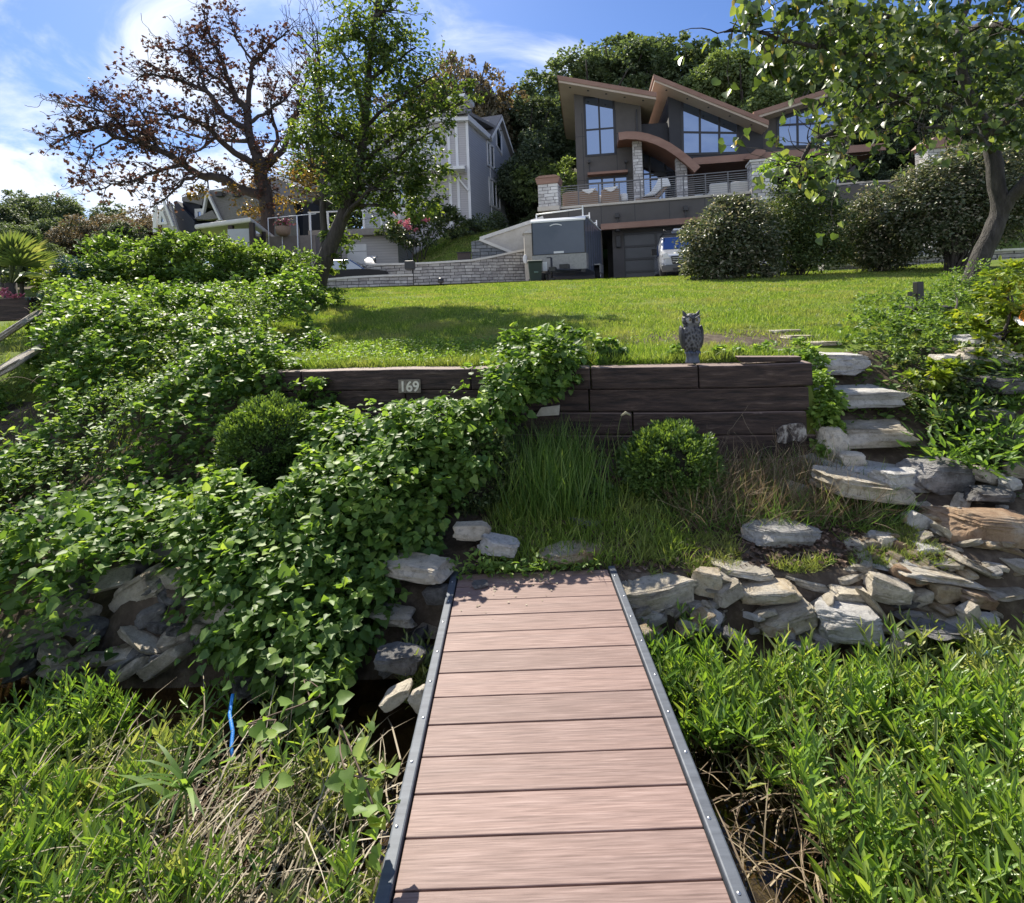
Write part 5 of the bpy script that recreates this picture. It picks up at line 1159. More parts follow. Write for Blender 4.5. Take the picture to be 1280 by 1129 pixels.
def van():
    c = U(857, 347, 22.3); z0 = 3.14; fr = Fr((c.x, c.y, 0), (1, -.2, 0), (.2, 1, 0))
    root = empty('parked_van', (c.x, c.y + 2, z0), 'white work van with roof rack parked nose forward before the garage, half behind a bush', 'van')
    hw = .93
    # side profile (y back, z up) with half widths
    S = [ # (b, z_low, list of (halfwidth, z))
        (0.00, [(.62, .42), (.80, .46), (.84, .62), (.80, .80), (.70, .92)]),
        (0.18, [(.75, .34), (.90, .40), (.93, .66), (.88, .92), (.74, 1.02)]),
        (0.95, [(.80, .30), (.95, .36), (.96, .80), (.92, 1.08), (.80, 1.22)]),
        (1.25, [(.80, .30), (.95, .36), (.96, .85), (.93, 1.12), (.84, 1.30)]),
        (2.05, [(.80, .30), (.95, .36), (.96, .95), (.90, 1.55), (.72, 1.93)]),
        (2.6,  [(.80, .30), (.95, .36), (.96, .95), (.90, 1.60), (.74, 2.02)]),
        (4.9,  [(.80, .30), (.95, .36), (.96, .95), (.90, 1.60), (.74, 2.02)])]
    m = MB(); rings = []
    for b, pr in S:
        ring = [(a, z) for a, z in pr] + [(-a, z) for a, z in pr[::-1]]; rings.append([fr(a, b, z0 + z) for a, z in ring])
    n = 10; vs = [v for r in rings for v in r]
    fs = [(i * n + k, i * n + (k + 1) % n, (i + 1) * n + (k + 1) % n, (i + 1) * n + k) for i in range(len(S) - 1) for k in range(n)]
    fs += [tuple(range(n)), tuple(range((len(S) - 1) * n + n - 1, (len(S) - 1) * n - 1, -1))]
    m.add(vs, fs); m.build('body', M['vanpaint'], root, bevel=.05, seg=3)
    m = MB(); m.add([fr(-.76, 1.27, z0 + 1.3), fr(.76, 1.27, z0 + 1.3), fr(.67, 2.0, z0 + 1.9), fr(-.67, 2.0, z0 + 1.9)], [(0, 1, 2, 3)]); m.v = [tuple(Vector(v) + Vector((0, -.02, .02))) for v in m.v]
    m.add([fr(-.76, 1.30, z0 + 1.3), fr(.76, 1.30, z0 + 1.3), fr(.67, 2.03, z0 + 1.9), fr(-.67, 2.03, z0 + 1.9)], [(3, 2, 1, 0), (0 - 4, 1 - 4, 1, 0), (1 - 4, 2 - 4, 2, 1), (2 - 4, 3 - 4, 3, 2), (3 - 4, 0 - 4, 0, 3)]); m.build('windscreen', M['glass'], root)
    for s_ in (-1, 1):
        m = MB(); q = [fr(s_ * .955, 1.5, z0 + 1.08), fr(s_ * .955, 2.7, z0 + 1.08), fr(s_ * .90, 2.6, z0 + 1.62), fr(s_ * .91, 2.1, z0 + 1.6)]; m.add([p + fr.u * s_ * .012 for p in q] + q, [(0, 1, 2, 3), (4, 5, 6, 7), (0, 1, 5, 4), (1, 2, 6, 5), (2, 3, 7, 6), (3, 0, 4, 7)]); m.build('side_window', M['glass'], root)
        m = MB(); m.prism(fr, [(s_ * .58, z0 + .84), (s_ * .87, z0 + .80), (s_ * .90, z0 + 1.0), (s_ * .72, z0 + 1.06)], -.03, .25); m.build('headlight', M['lamp'], root, bevel=.02)
        m = MB(); m.box(fr, s_ * 1.02, s_ * 1.24, 1.45, 1.58, z0 + 1.12, z0 + 1.4); m.build('mirror', M['black_rubber'], root, bevel=.03)
        for b in (.85, 4.0):
            m = MB(); cc = fr(s_ * .84, b, z0 + .33); pr = [(.05, -.1), (.2, -.11), (.31, -.11), (.33, -.06), (.33, .06), (.31, .11), (.2, .11), (.05, .1)]
            vs = [cc + fr.u * z + (fr.v * math.cos(t) + Vector((0, 0, 1)) * math.sin(t)) * r for r, z in pr for t in np.linspace(0, 2 * math.pi, 21)[:-1]]
            m.add(vs, [(i * 20 + k, i * 20 + (k + 1) % 20, (i + 1) * 20 + (k + 1) % 20, (i + 1) * 20 + k) for i in range(7) for k in range(20)], True); m.build('wheel', M['black_rubber'], root)
    m = MB(); m.prism(fr, [(-.5, z0 + .56), (.5, z0 + .56), (.56, z0 + .9), (-.56, z0 + .9)], -.035, .2); gr = m.build('grille', M['darkmetal'], root, bevel=.02)
    m = MB()
    for z in (.66, .74, .82): m.box(fr, -.5, .5, -.045, -.036, z0 + z - .012, z0 + z + .012)
    m.build('grille_bar', M['galv'], gr)
    m = MB(); m.prism(fr, [(-.92, z0 + .26), (.92, z0 + .26), (.95, z0 + .54), (-.95, z0 + .54)], -.09, .3); m.build('bumper', M['greyplastic'], root, bevel=.06, seg=3)
    m = MB(); m.box(fr, -.5, .5, -.1, -.085, z0 + .30, z0 + .40); m.build('air_intake', M['darkmetal'], root)
    # rack
    m = MB()
    for a in (-.62, .62): m.tube([fr(a, 1.9, z0 + 2.22), fr(a, 4.6, z0 + 2.22)], .02, 6)
    for b in (2.1, 3.2, 4.4):
        m.tube([fr(-.62, b, z0 + 2.22), fr(.62, b, z0 + 2.22)], .02, 6)
        for a in (-.62, .62): m.tube([fr(a, b, z0 + 2.0), fr(a, b, z0 + 2.32)], .02, 6)
    m.build('roof_rack', M['darkmetal'], root)
    m = MB(); m.box(fr, -.2, .2, 2.3, 3.2, z0 + 2.25, z0 + 2.36); tag(m.build('roof_box', M['white'], bevel=.05), 'white box strapped on the roof rack of the van', 'box')
van()
def car():
    c = U(437, 347, 24.0); z0 = GZ(c.x, c.y); fr = Fr((c.x - 2.6, c.y, 0), (1, 0, 0), (0, 1, 0))
    root = empty('parked_car', (c.x, c.y + .9, z0), 'black car parked in front of the white garage door behind the leafy tree', 'car')
    low = [(0, .35), (0, .65), (.6, .9), (1.3, .95), (1.3, .96), (3.5, .92), (4.2, .82), (4.35, .5), (4.3, .3), (0.1, .3)]
    m = MB(); m.prism(fr, [(a, z0 + z) for a, z in low], 0, 1.8); m.build('body', surf('black_car_paint', (.01, .01, .012), None, .45, bs=0, spec=.3), root, bevel=.07, seg=3)
    m = MB(); m.prism(fr, [(.9, z0 + .9), (3.3, z0 + .9), (2.6, z0 + 1.38), (1.4, z0 + 1.4)], .15, 1.65); m.build('cabin', M['glassdark'], root, bevel=.05)
    for a in (.85, 3.5):
        for b in (0.02, 1.6):
            m = MB(); m.tube([fr(a, b - .02, z0 + .32), fr(a, b + .2, z0 + .32)], .32, 20); m.build('wheel', M['black_rubber'], root)
car()
# ================================================================== BLUE-GREY HOUSE
def blue_house():
    K = U(587, 284, 36.0); E = U(642.5, 281, 46.0); v = Vector((E.x - K.x, E.y - K.y, 0)); Ls = v.length; v.normalize()
    sf = Fr((K.x, K.y, 0), v, (v.y, -v.x, 0)); h = sf.hp           # side face, b toward the right/camera
    uf = Vector((-v.y, v.x, 0)) * 1.0; uf = Vector((-1, -.08, 0)).normalized()
    root = empty('blue_grey_house', Vector((K.x - 2, K.y + 3, 6)), 'tall grey-blue lap-sided house with white trim and gabled side, partly behind the leafy tree', 'house')
    ze = h(587, 150)[1]; z0 = 5.5
    am, zm = h(611, 173); ap, zp = h(622.5, 149); ae, zee = h(641, 199)
    ze2 = zm
    W_ = 8.0
    # near block under near eave, far gable block
    m = MB(); ff = Fr((K.x, K.y, 0), uf, (uf.y, -uf.x, 0))
    top_near = [(0, z0), (am, z0), (am, ze - .2), (0, ze)]
    m.prism(sf, top_near, 0, -W_); w1 = m.build('wall', M['siding'], root)
    m = MB(); m.prism(sf, [(am + .01, z0), (Ls, z0), (Ls, zee), (ap, zp), (am + .01, zm)], .02, -W_); m.build('wall', M['siding'], root)
    # roofs
    m = MB(); m.bar(sf, (am - .5, zm - .15), (ap, zp + .15), .22, .35, -W_); m.bar(sf, (ap, zp + .16), (Ls + .4, zee - .3), .22, .34, -W_); r = m.build('roof', M['shingle'], root)
    m = MB(); m.bar(sf, (-.5, ze + .1), (am + 1.0, ze + 1.0), .22, .3, -W_); m.build('roof', M['shingle'], root)
    m = MB(); m.bar(sf, (am - .3, zm - .1), (ap, zp + .03), .2, .39, .352); m.bar(sf, (ap, zp + .03), (Ls + .3, zee - .35), .2, .389, .351); m.box(sf, -.3, am + .1, .003, .3, ze - .35, ze + .02); m.build('fascia', M['white'], root)
    # skylight
    m = MB(); aa, zz = h(608, 152, -1.5); m.box(sf, am - 1.5, am + .4, -1.2, -2.6, zz - .1, zz + .25); m.build('skylight', M['lamp'], root)
    # corner trims
    m = MB(); m.box(sf, -.05, .28, .003, .05, z0, ze); m.box(sf, am - .08, am + .06, .023, .06, z0, zm); m.box(sf, Ls - .2, Ls + .05, .023, .06, z0, zee); m.build('corner_trim', M['white'], root)
    # windows on the side
    def win(x0, y0, x1, y1, nb):
        a0, c0 = h(x0, y1, .02); a1, c1 = h(x1, y0, .02); m = MB()
        window(sf, [(a0, c0), (a1, c0), (a1, c1), (a0, c1)], [((a0 + (a1 - a0) * k / nb, c0), (a0 + (a1 - a0) * k / nb, c1)) for k in range(1, nb)], .022, root, .16, M['glassdark'], M['white'], proud=.07)
    win(609.5, 184, 616.5, 206, 2); win(612, 231, 623.5, 256, 3); win(622, 157, 627.5, 180, 2) if False else None
    a0, c0 = h(620.5, 182, .03); a1, c1 = h(626, 160, .03); window(sf, [(a0, c0), (a1, c0 - .4), (a1, c1 - .6), (a0, c1)], [], .022, root, .14, M['glass'], M['white'], proud=.07)
    # front face (towards the lake), set back left of corner
    f0 = Fr((K.x, K.y, 0), (-1, 0, 0), (0, -1, 0)); hf = f0.hp
    aL = hf(487, 230)[0]
    m = MB(); m.box(f0, .01, aL, .0, -6, z0, hf(560, 150)[1] - .2); m.build('front_wall', M['sidingtaupe'], root)
    m = MB()
    for x0, x1 in ((583.5, 587), (570, 573.5), (560, 563.5)): m.box(f0, hf(x1, 200)[0] + .01, hf(x0, 200)[0], .003, .06, z0, ze - .1)
    m.build('corner_trim', M['white'], root)
    zt = hf(560, 148)[1]; m = MB(); m.box(f0, -.2, aL + .4, .4, -.2, zt - .3, zt - .05); m.build('eave', M['white'], root)
    m = MB(); sfr = Fr((K.x, K.y, 0), (0, 1, 0), (-1, 0, 0)); m.prism(sfr, [(-.5, zt - .04), (3.5, zt + 1.9), (7.5, zt - .0)], -.2, aL + .4); m.build('roof', M['shingle'], root)
    for x0, y0, x1, y1, nb in ((524, 165, 547, 190, 2), (505, 172, 518, 192, 1), (495, 232, 520, 262, 2)):
        a0, c0 = hf(x1, y1); a1, c1 = hf(x0, y0); window(f0, [(a0, c0), (a1, c0), (a1, c1), (a0, c1)], [((a0 + (a1 - a0) * .55, c0), (a0 + (a1 - a0) * .55, c1))] if nb > 1 else [], .0, root, .3, M['glassdark'], M['white'], proud=.08)
    # lower porch roof and white brackets
    a0, c0 = hf(583, 216); a1, c1 = hf(500, 213); m = MB(); m.prism(Fr(f0(0, 0, 0), (0, -1, 0), (-1, 0, 0)), [(.0, c0 + .45), (1.4, c0 + .1), (1.4, c0 - .1), (0, c0 - .02)], a0, a1); m.build('porch_roof', M['white'], root)
    m = MB(); m.bar(f0, hf(572, 222), hf(585, 238), .1, .06, .16); m.build('bracket', M['white'], root)
    # garage and deck in front-left : white garage door
    g0 = Fr(U(455, 300, 30) * 1, (-1, 0, 0), (0, -1, 0)); g0.o.z = 0; hg = g0.hp
    r2 = empty('garage_deck', Vector((U(445, 300, 31).x, 32, 3.2)), 'white garage door under a deck with dark rim behind the leafy tree', 'garage')
    p1 = hg(497, 298); p0 = hg(395, 298); zt_ = hg(450, 296)[1]
    m = MB(); m.box(g0, p1[0], p0[0], -.0, -5, 3.0, zt_); m.build('wall', M['sidingtaupe'], r2)
    q1 = hg(484, 340); q0 = hg(434, 306); m = MB(); m.box(g0, q1[0] * 0 + hg(458, 300)[0], q0[0], .003, .05, 3.0, q0[1]); gd = m.build('garage_door', M['white'], r2)
    m = MB(); 
    for z in np.linspace(3.5, q0[1] - .4, 4): m.box(g0, hg(458, 300)[0], q0[0], .052, .056, z - .012, z + .012)
    m.build('panel_line', M['greyplastic'], gd)
    m = MB(); m.box(g0, p1[0] - .3, p0[0] + .2, .6, -5, zt_ + .003, zt_ + .35); m.build('deck_rim', surf('weathered_rim', (.22, .2, .18), (.3, .27, .24), .8, 5), r2)
    m = MB(); zz = zt_ + .36
    m.box(g0, p1[0] - .3, p0[0] + .2, .5, .57, zz + .95, zz + 1.02)
    for a in np.linspace(p1[0] - .25, p0[0] + .1, 6): m.box(g0, a - .05, a + .05, .49, .58, zz, zz + 1.0)
    m.build('railing', M['white'], r2)
blue_house()
# ================================================================== LEFT GREY-ROOFED HOUSE, CANOPY, RAIL
def left_house():
    d = 33.0; root = empty('grey_roofed_house', U(265, 290, d), 'house with steep grey shingle roof, navy wall and white-trimmed dormer behind the bare oak', 'house')
    X = lambda v: 190 + v / 4.414; Y = lambda v: 200 + v / 4.414
    def poly(pts, d0, th, name, mat):
        m = MB(); m.prism(WF, pp([(X(a), Y(b)) for a, b in pts], d0), d0, d0 + th); return m.build(name, M[mat], root)
    poly([(120, 230), (135, 225), (235, 340), (235, 420), (150, 420)], d, 6, 'wall', 'navy')
    poly([(55, 420), (60, 270), (100, 235), (150, 420)], d - .6, .2, 'gable', 'sidingtaupe')
    m = MB(); m.bar(WF, pp([(X(102), Y(232))], d)[0], pp([(X(155), Y(372))], d)[0], .13, d - .75, d - .62); m.bar(WF, pp([(X(60), Y(275))], d)[0], pp([(X(58), Y(400))], d)[0], .2, d - .75, d - .62); m.build('barge_board', M['white'], root)
    poly([(288, 172), (365, 322), (365, 420), (640, 420), (640, 320), (600, 150), (440, 150)], d + .5, 5, 'roof', 'shingle')
    m = MB(); m.bar(WF, pp([(X(290), Y(172))], d)[0], pp([(X(362), Y(325))], d)[0], .12, d + .2, d + .45); m.bar(WF, pp([(X(288), Y(175))], d)[0], pp([(X(268), Y(290))], d)[0], .1, d + .2, d + .44); m.build('barge_board', M['white'], root)
    poly([(165, 205), (285, 175), (275, 250), (225, 235), (165, 228)], d + .3, 3, 'dormer_roof', 'shingle')
    poly([(170, 228), (268, 240), (262, 300), (235, 325), (170, 325)], d + .6, 2, 'dormer_wall', 'navy')
    a0, c0 = pp([(X(218), Y(318))], d)[0]; a1, c1 = pp([(X(250), Y(268))], d)[0]
    f0 = Fr((0, d + .58, 0), (1, 0, 0), (0, -1, 0)); window(f0, [(a0, c0), (a1, c0), (a1, c1), (a0, c1)], [], .0, root, .18, M['glass'], M['white'], proud=.08)
    poly([(228, 325), (330, 278), (362, 322), (300, 330)], d + .2, .4, 'porch_roof', 'shingle')
    a0, c0 = pp([(X(80), Y(360))], d)[0]; a1, c1 = pp([(X(112), Y(300))], d)[0]
    f1 = Fr((0, d - .6, 0), (1, 0, 0), (0, -1, 0)); window(f1, [(a0, c0), (a1, c0), (a1 - .2, c1), (a0 + .1, c1)], [], .0, root, .15, M['glass'], M['white'], proud=.08)
    for x in (358, 452):
        p = pp([(X(x), Y(188))], d)[0]; m = MB(); m.box(WF, p[0] - .22, p[0] + .22, d + .2, d + .49, p[1] - .1, p[1] + .2); v = m.build('roof_vent', M['darkmetal'], root, bevel=.03)
        m = MB(); m.box(WF, p[0] - .22, p[0] + .22, d + .15, d + .48, p[1] + .205, p[1] + .25); m.build('hood', M['white'], v)
    # second house roof behind
    r2 = empty('hip_roofed_house', U(375, 270, 40), 'lower house with pale grey hip roof and dark walls behind the dead oak trunk', 'house')
    m = MB(); m.prism(WF, pp([(X(450), Y(180)), (X(560), Y(125)), (X(700), Y(100)), (X(850), Y(150)), (X(870), Y(165)), (X(640), Y(240))], 40), 40, 46); m.build('roof', M['shingle'], r2)
    m = MB(); m.bar(WF, pp([(X(700), Y(100))], 40)[0], pp([(X(852), Y(152))], 40)[0], .22, 39.8, 39.99); m.build('fascia', M['white'], r2)
    m = MB(); m.prism(WF, pp([(X(640), Y(222)), (X(862), Y(222)), (X(862), Y(430)), (X(640), Y(430))], 40), 39, 45); m.build('wall', M['navy'], r2)
    m = MB(); m.prism(WF, pp([(X(600), Y(240)), (X(860), Y(150)), (X(1040), Y(105)), (X(1060), Y(140)), (X(880), Y(175)), (X(860), Y(225))], 38), 38, 38.9); m.build('eave', M['shingle'], r2)
    # bus-shelter like sun room
    d = 22.0; r3 = empty('patio_pavilion', U(300, 340, d), 'small pavilion with flat white-edged roof and glass panels above the hedge', 'pavilion')
    m = MB(); q = pp([(X(232), Y(345)), (X(545), Y(315)), (X(680), Y(345)), (X(680), Y(355)), (X(545), Y(333)), (X(232), Y(357))], d)
    # roof slab as true rectangle in plan: corner near at (545)
    K = U(X(545), Y(325), d); Lf = U(X(232), Y(350), d + 1.2); Rt = U(X(685), Y(352), d + 5.5); Lf.z = Rt.z = K.z
    Bk = Lf + Rt - K; m = MB(); vs = [K, Rt, Bk, Lf]; m.add([v + Vector((0, 0, -.13)) for v in vs] + [v + Vector((0, 0, .09)) for v in vs], [(3, 2, 1, 0), (4, 5, 6, 7), (0, 1, 5, 4), (1, 2, 6, 5), (2, 3, 7, 6), (3, 0, 4, 7)]); m.build('roof', M['cap'], r3, bevel=.08, seg=3)
    for t in (.02, .38, .98):
        p = K.lerp(Lf, t); m = MB(); m.box(WF, p.x - .09, p.x + .09, p.y + .1, p.y + .28, 2.5, K.z - .13); m.build('post', M['barkdark'], r3)
    for t in (.45, .96):
        p = K.lerp(Rt, t); m = MB(); m.box(WF, p.x - .12, p.x + .02, p.y, p.y + .14, 2.5, K.z - .13); m.build('post', M['barkdark'], r3)
    m = MB(); m.box(WF, Lf.x - .1, K.x + .6, K.y + 4.2, K.y + 4.3, 2.5, K.z - .14); m.build('back_wall', M['conc'], r3)
    m = MB(); a = K.lerp(Lf, .04); b_ = K.lerp(Lf, .36); m.box(WF, b_.x, a.x, a.y + .18, a.y + .22, 2.6, K.z - .35); m.build('glass_panel', surf('pale_blind', (.35, .37, .38), (.42, .44, .45), .4, 2, bs=.02), r3)
    m = MB(); a = K.lerp(Rt, .08); b_ = K.lerp(Rt, .44); m.add([Vector((a.x - .05, a.y, 2.6)), Vector((b_.x - .05, b_.y, 2.6)), Vector((b_.x - .05, b_.y, K.z - .3)), Vector((a.x - .05, a.y, K.z - .3)), Vector((a.x - .1, a.y, 2.6)), Vector((b_.x - .1, b_.y, 2.6)), Vector((b_.x - .1, b_.y, K.z - .3)), Vector((a.x - .1, a.y, K.z - .3))], [(0, 1, 2, 3), (7, 6, 5, 4), (0, 1, 5, 4), (2, 3, 7, 6), (1, 2, 6, 5), (0, 3, 7, 4)]); m.build('glass_panel', M['glassdark'], r3)
    # white railing and planters
    d = 25; r4 = empty('white_railing', U(365, 300, d), 'white tubular railing of a raised patio behind the hedge', 'railing')
    m = MB(); A = U(X(640), Y(322), d); B = U(X(905), Y(297), d); m.tube([A, B], .02, 6)
    for t in (.0, .28, .6, .88): p = A.lerp(B, t); m.tube([p, Vector((p.x, p.y, 3.9))], .018 if t != .6 else .03, 6)
    m.build('frame', M['white'], r4)
    m = MB(); A = U(X(640), Y(425), d + .2); B = U(X(905), Y(425), d + .2); m.box(WF, A.x, B.x, d + .1, d + 4, 2.8, A.z); tag(m.build('raised_patio', surf('patio_brown', (.16, .13, .115), (.22, .19, .17), .8, 3)), 'brown raised patio base under the white railing behind the hedge', 'patio')
    p = U(X(725), Y(420), d - .1); r5 = empty('flower_pot', p, 'dark hanging flower pot with pink flowers on the white railing', 'flower pot'); m = MB(); m.lathe(p, [(.16, 0), (.3, .1), (.34, .42), (.3, .44)], 14); m.build('pot', M['wicker'], r5)
    return r5
POT = left_house()
def terraces():
    # timber/stone terrace edges, far left
    A = U(-40, 375, 7.6); B = U(47, 369, 7.6); m = MB(); m.box(WF, A.x, B.x, 7.45, 7.65, A.z - .32, A.z); tag(m.build('planter_edge', M['timber'], bevel=.02), 'dark timber planter edge below the palm at the left', 'garden edging')
    for k, (px, py, d, tl, lb) in enumerate([(16, 412, 6.1, 34, 'upper pale stone terrace edge sloping down at the left side'), (14, 456, 5.5, 28, 'lower pale stone terrace edge sloping down at the left side')]):
        p = U(px, py, d); V, Fa = rock_mesh(1, 501 + k, (.55, .5, .07), base=ICO4, slab=True, cuts=3, rough=.012); o = mesh_np('terrace_edge', V, Fa, M['rock'], origin=(0, 0, 0))
        o.data.polygons.foreach_set('use_smooth', np.ones(len(Fa), bool)); o.data.set_sharp_from_angle(angle=math.radians(24)); o.location = p; o.rotation_euler = (.38, -math.radians(tl), .1); tag(o, lb, 'garden edging')
    m = MB(); q = pp([(47, 325), (62, 322), (62, 360), (47, 372)], 10.5); m.prism(WF, q, 10.5, 11.3); tag(m.build('stone_block', M['rocktan'], bevel=.03), 'tan stone block wall end behind the palm at the left', 'stone block')
terraces()

# ================================================================== LEAVES
T_HEART = (np.array([[0, 0, 0], [-.34, -.10, .05], [-.52, .22, .12], [-.30, .68, .05], [0, 1.02, -.14], [.30, .68, .05], [.52, .22, .12], [.34, -.10, .05], [0, .4, -.03]], float),
           np.array([[0, 8, 1], [1, 8, 2], [2, 8, 3], [3, 8, 4], [0, 7, 8], [7, 6, 8], [6, 5, 8], [5, 4, 8]]))
T_OVAL = (np.array([[0, 0, 0], [-.27, .35, .07], [-.17, .78, .03], [0, 1.0, -.1], [.17, .78, .03], [.27, .35, .07]], float), np.array([[0, 1, 2, 3], [0, 3, 4, 5]]))
T_LANCE = (np.array([[0, 0, 0], [-.075, .35, .03], [-.05, .75, -.01], [0, 1, -.08], [.05, .75, -.01], [.075, .35, .03]], float), np.array([[0, 1, 2, 3], [0, 3, 4, 5]]))
T_BLADE = (np.array([[-.5, 0, 0], [.5, 0, 0], [.42, .4, .03], [-.42, .4, .03], [.28, .75, -.08], [-.28, .75, -.08], [0, 1, -.25], [0, 1, -.25]], float), np.array([[0, 1, 2, 3], [3, 2, 4, 5], [5, 4, 6, 7]]))
T_QUAD = (np.array([[0, 0, 0], [-.38, .5, .08], [0, 1, -.05], [.38, .5, .08]], float), np.array([[0, 1, 2, 3]]))
T_CLUMP = (np.array([[0, 0, 0], [-.38, .3, .1], [-.1, .62, -.06], [.35, .25, -.1], [.05, .1, .2], [.42, .62, .12], [.2, 1, .05], [-.2, .7, -.2]], float), np.array([[0, 1, 2, 3], [4, 5, 6, 7]]))
def norm(a): return a / (np.linalg.norm(a, axis=-1, keepdims=True) + 1e-9)
def leaves_geo(pos, axis, nrm, size, T, width=None):
    Vt, Ft = T; n = len(pos); ax = norm(axis); x = norm(np.cross(ax, nrm)); z = np.cross(x, ax)
    size = np.broadcast_to(np.asarray(size, float), (n,)); w = size if width is None else np.broadcast_to(np.asarray(width, float), (n,))
    V = pos[:, None, :] + x[:, None, :] * (Vt[None, :, 0, None] * w[:, None, None]) + ax[:, None, :] * (Vt[None, :, 1, None] * size[:, None, None]) + z[:, None, :] * (Vt[None, :, 2, None] * size[:, None, None])
    Fa = Ft[None] + (np.arange(n) * len(Vt))[:, None, None]
    return V.reshape(-1, 3), Fa.reshape(-1, Ft.shape[1])
def leaves(name, pos, axis, nrm, size, T, mat, parent=None, width=None, origin=None):
    V, Fa = leaves_geo(np.asarray(pos), np.asarray(axis), np.asarray(nrm), size, T, width)
    return mesh_np(name, V, Fa, mat, parent, origin=origin)
def rnd(n, s=1.0, q=rng): return q.normal(size=(n, 3)) * s
UPV = np.array([0, 0, 1.0])
def leaf_orient(n, out=None, droop=.2, spread=.8, q=rng):
    """random leaf axes/normals: blades mostly face up/outwards"""
    a = q.normal(size=(n, 3)); a[:, 2] = a[:, 2] * .5 - droop
    if out is not None: a = a + out * .8
    nn = UPV + rnd(n, spread * .55, q) + (out * .5 if out is not None else 0)
    return norm(a), norm(nn)
def blob_points(blobs, n, clump=.28, q=rng, inner=.45, per=40, flat=.7):
    """blobs: (cx,cy,cz,rx,ry,rz); clumped points in shells"""
    B = np.array(blobs, float); vol = (B[:, 3] * B[:, 4] * B[:, 5]) ** (2 / 3.); w = vol / vol.sum()
    nc = max(1, n // per); k = q.choice(len(B), nc, p=w); d = norm(q.normal(size=(nc, 3))); r = q.uniform(inner, 1.0, (nc, 1)) ** .5
    cen = B[k, :3] + d * B[k, 3:] * r; cr = B[k, 3:].min(1) * clump * q.uniform(.6, 1.4, nc)
    i = q.integers(0, nc, n); dd = norm(q.normal(size=(n, 3))) * (q.uniform(0, 1, (n, 1)) ** .4); dd[:, 2] *= flat
    pos = cen[i] + dd * cr[i][:, None]; out = norm((pos - B[k[i], :3]) / B[k[i], 3:])
    return pos, out
def blobs_px(L): 
    o = []
    for e in L:
        px, py, d, r = e[:4]; s = e[4] if len(e) > 4 else (1, 1, 1); p = U(px, py, d); o.append((p.x, p.y, p.z, r * s[0], r * s[1], r * s[2]))
    return o
# ------------------------------------------------------------------ branches
def limb_px(L, d): return [U(x, y, d + (dd[0] if dd else 0)) for x, y, *dd in L]
def smooth_path(P, k=3, wob=.0, q=random):
    P = [Vector(p) for p in P]
    if len(P) < 3: return P
    out = []
    for i in range(len(P) - 1):
        p0, p1, p2, p3 = P[max(i - 1, 0)], P[i], P[i + 1], P[min(i + 2, len(P) - 1)]
        for j in range(k):
            t = j / k; out.append(.5 * ((2 * p1) + (p2 - p0) * t + (2 * p0 - 5 * p1 + 4 * p2 - p3) * t * t + (3 * p1 - p0 - 3 * p2 + p3) * t ** 3))
    out.append(P[-1])
    if wob: out = [o + Vector((q.uniform(-wob, wob), q.uniform(-wob, wob), q.uniform(-wob, wob))) if 0 < i < len(out) - 1 else o for i, o in enumerate(out)]
    return out
def grow(mb, start, d, length, r, depth, tips, q, gnarl=.35, up=.1, nsides=5, split=(2, 3), minr=.004):
    n = 5; pts = [start]; dirv = d.normalized()
    for i in range(n):
        dirv = (dirv + Vector((q.gauss(0, gnarl), q.gauss(0, gnarl), q.gauss(0, gnarl) + up)) * .5).normalized(); pts.append(pts[-1] + dirv * length / n)
    rr = [max(minr, r * (1 - .6 * i / n)) for i in range(n + 1)]
    mb.tube(pts, rr, nsides if r > .02 else 3, cap=False)
    if depth <= 0: tips.append((pts[-1], dirv)); tips.append((pts[-3], dirv)); return
    for k in range(q.randint(*split)):
        i = q.randint(1, n) if k else n
        nd = (dirv + Vector((q.gauss(0, .7), q.gauss(0, .7), q.gauss(0, .5) + up))).normalized()
        grow(mb, pts[i], nd, length * q.uniform(.5, .8), rr[i] * .7, depth - 1, tips, q, gnarl, up, nsides, split, minr)

# ================================================================== FOREST TREES
def forest_proto(i, mat, h=11., r=4.6, n=5200, bark='bark'):
    q = np.random.default_rng(50 + i); qr = random.Random(60 + i)
    root = empty('forest_tree', (0, 0, 0))
    bl = []
    for k in range(13):
        a = q.uniform(0, 6.28); rr = q.uniform(.15, .75) * r; z = h * q.uniform(.38, .95); s = q.uniform(.26, .46) * r * (1.15 - .45 * abs(z / h - .6)); taper = 1 - .55 * max(0, z / h - .6) / .4
        bl.append((math.cos(a) * rr * taper, math.sin(a) * rr * taper, z, s, s, s * .8))
    pos, out = blob_points(bl, n, .42, q, .55, 34)
    ax, nn = leaf_orient(n, out, .2, 1.0, q)
    leaves('crown', pos, ax, nn, q.uniform(.17, .36, n), T_CLUMP, M[mat], root)
    mb = MB(); mb.tube(smooth_path([(0, 0, -1), (qr.uniform(-.3, .3), .1, h * .3), (qr.uniform(-.5, .5), 0, h * .7)], 3), [.3, .3, .28, .24, .2, .15, .1], 8)
    for k in range(6):
        z = h * qr.uniform(.3, .6); a = qr.uniform(0, 6.28); mb.tube(smooth_path([(0, 0, z), (math.cos(a) * r * .4, math.sin(a) * r * .4, z + h * .12), (math.cos(a) * r * .75, math.sin(a) * r * .75, z + h * .28)], 2), [.14, .12, .08, .06, .04], 5)
    mb.build('trunk', M[bark], root); return root
FK = [('forest', 'mid green'), ('forestlight', 'bright green'), ('forestdark', 'dark green'), ('forestred', 'rusty green'), ('forest', 'full crowned green')]
FPR = [forest_proto(i, k[0], n=(17000 if i != 3 else 13000)) for i, k in enumerate(FK)]
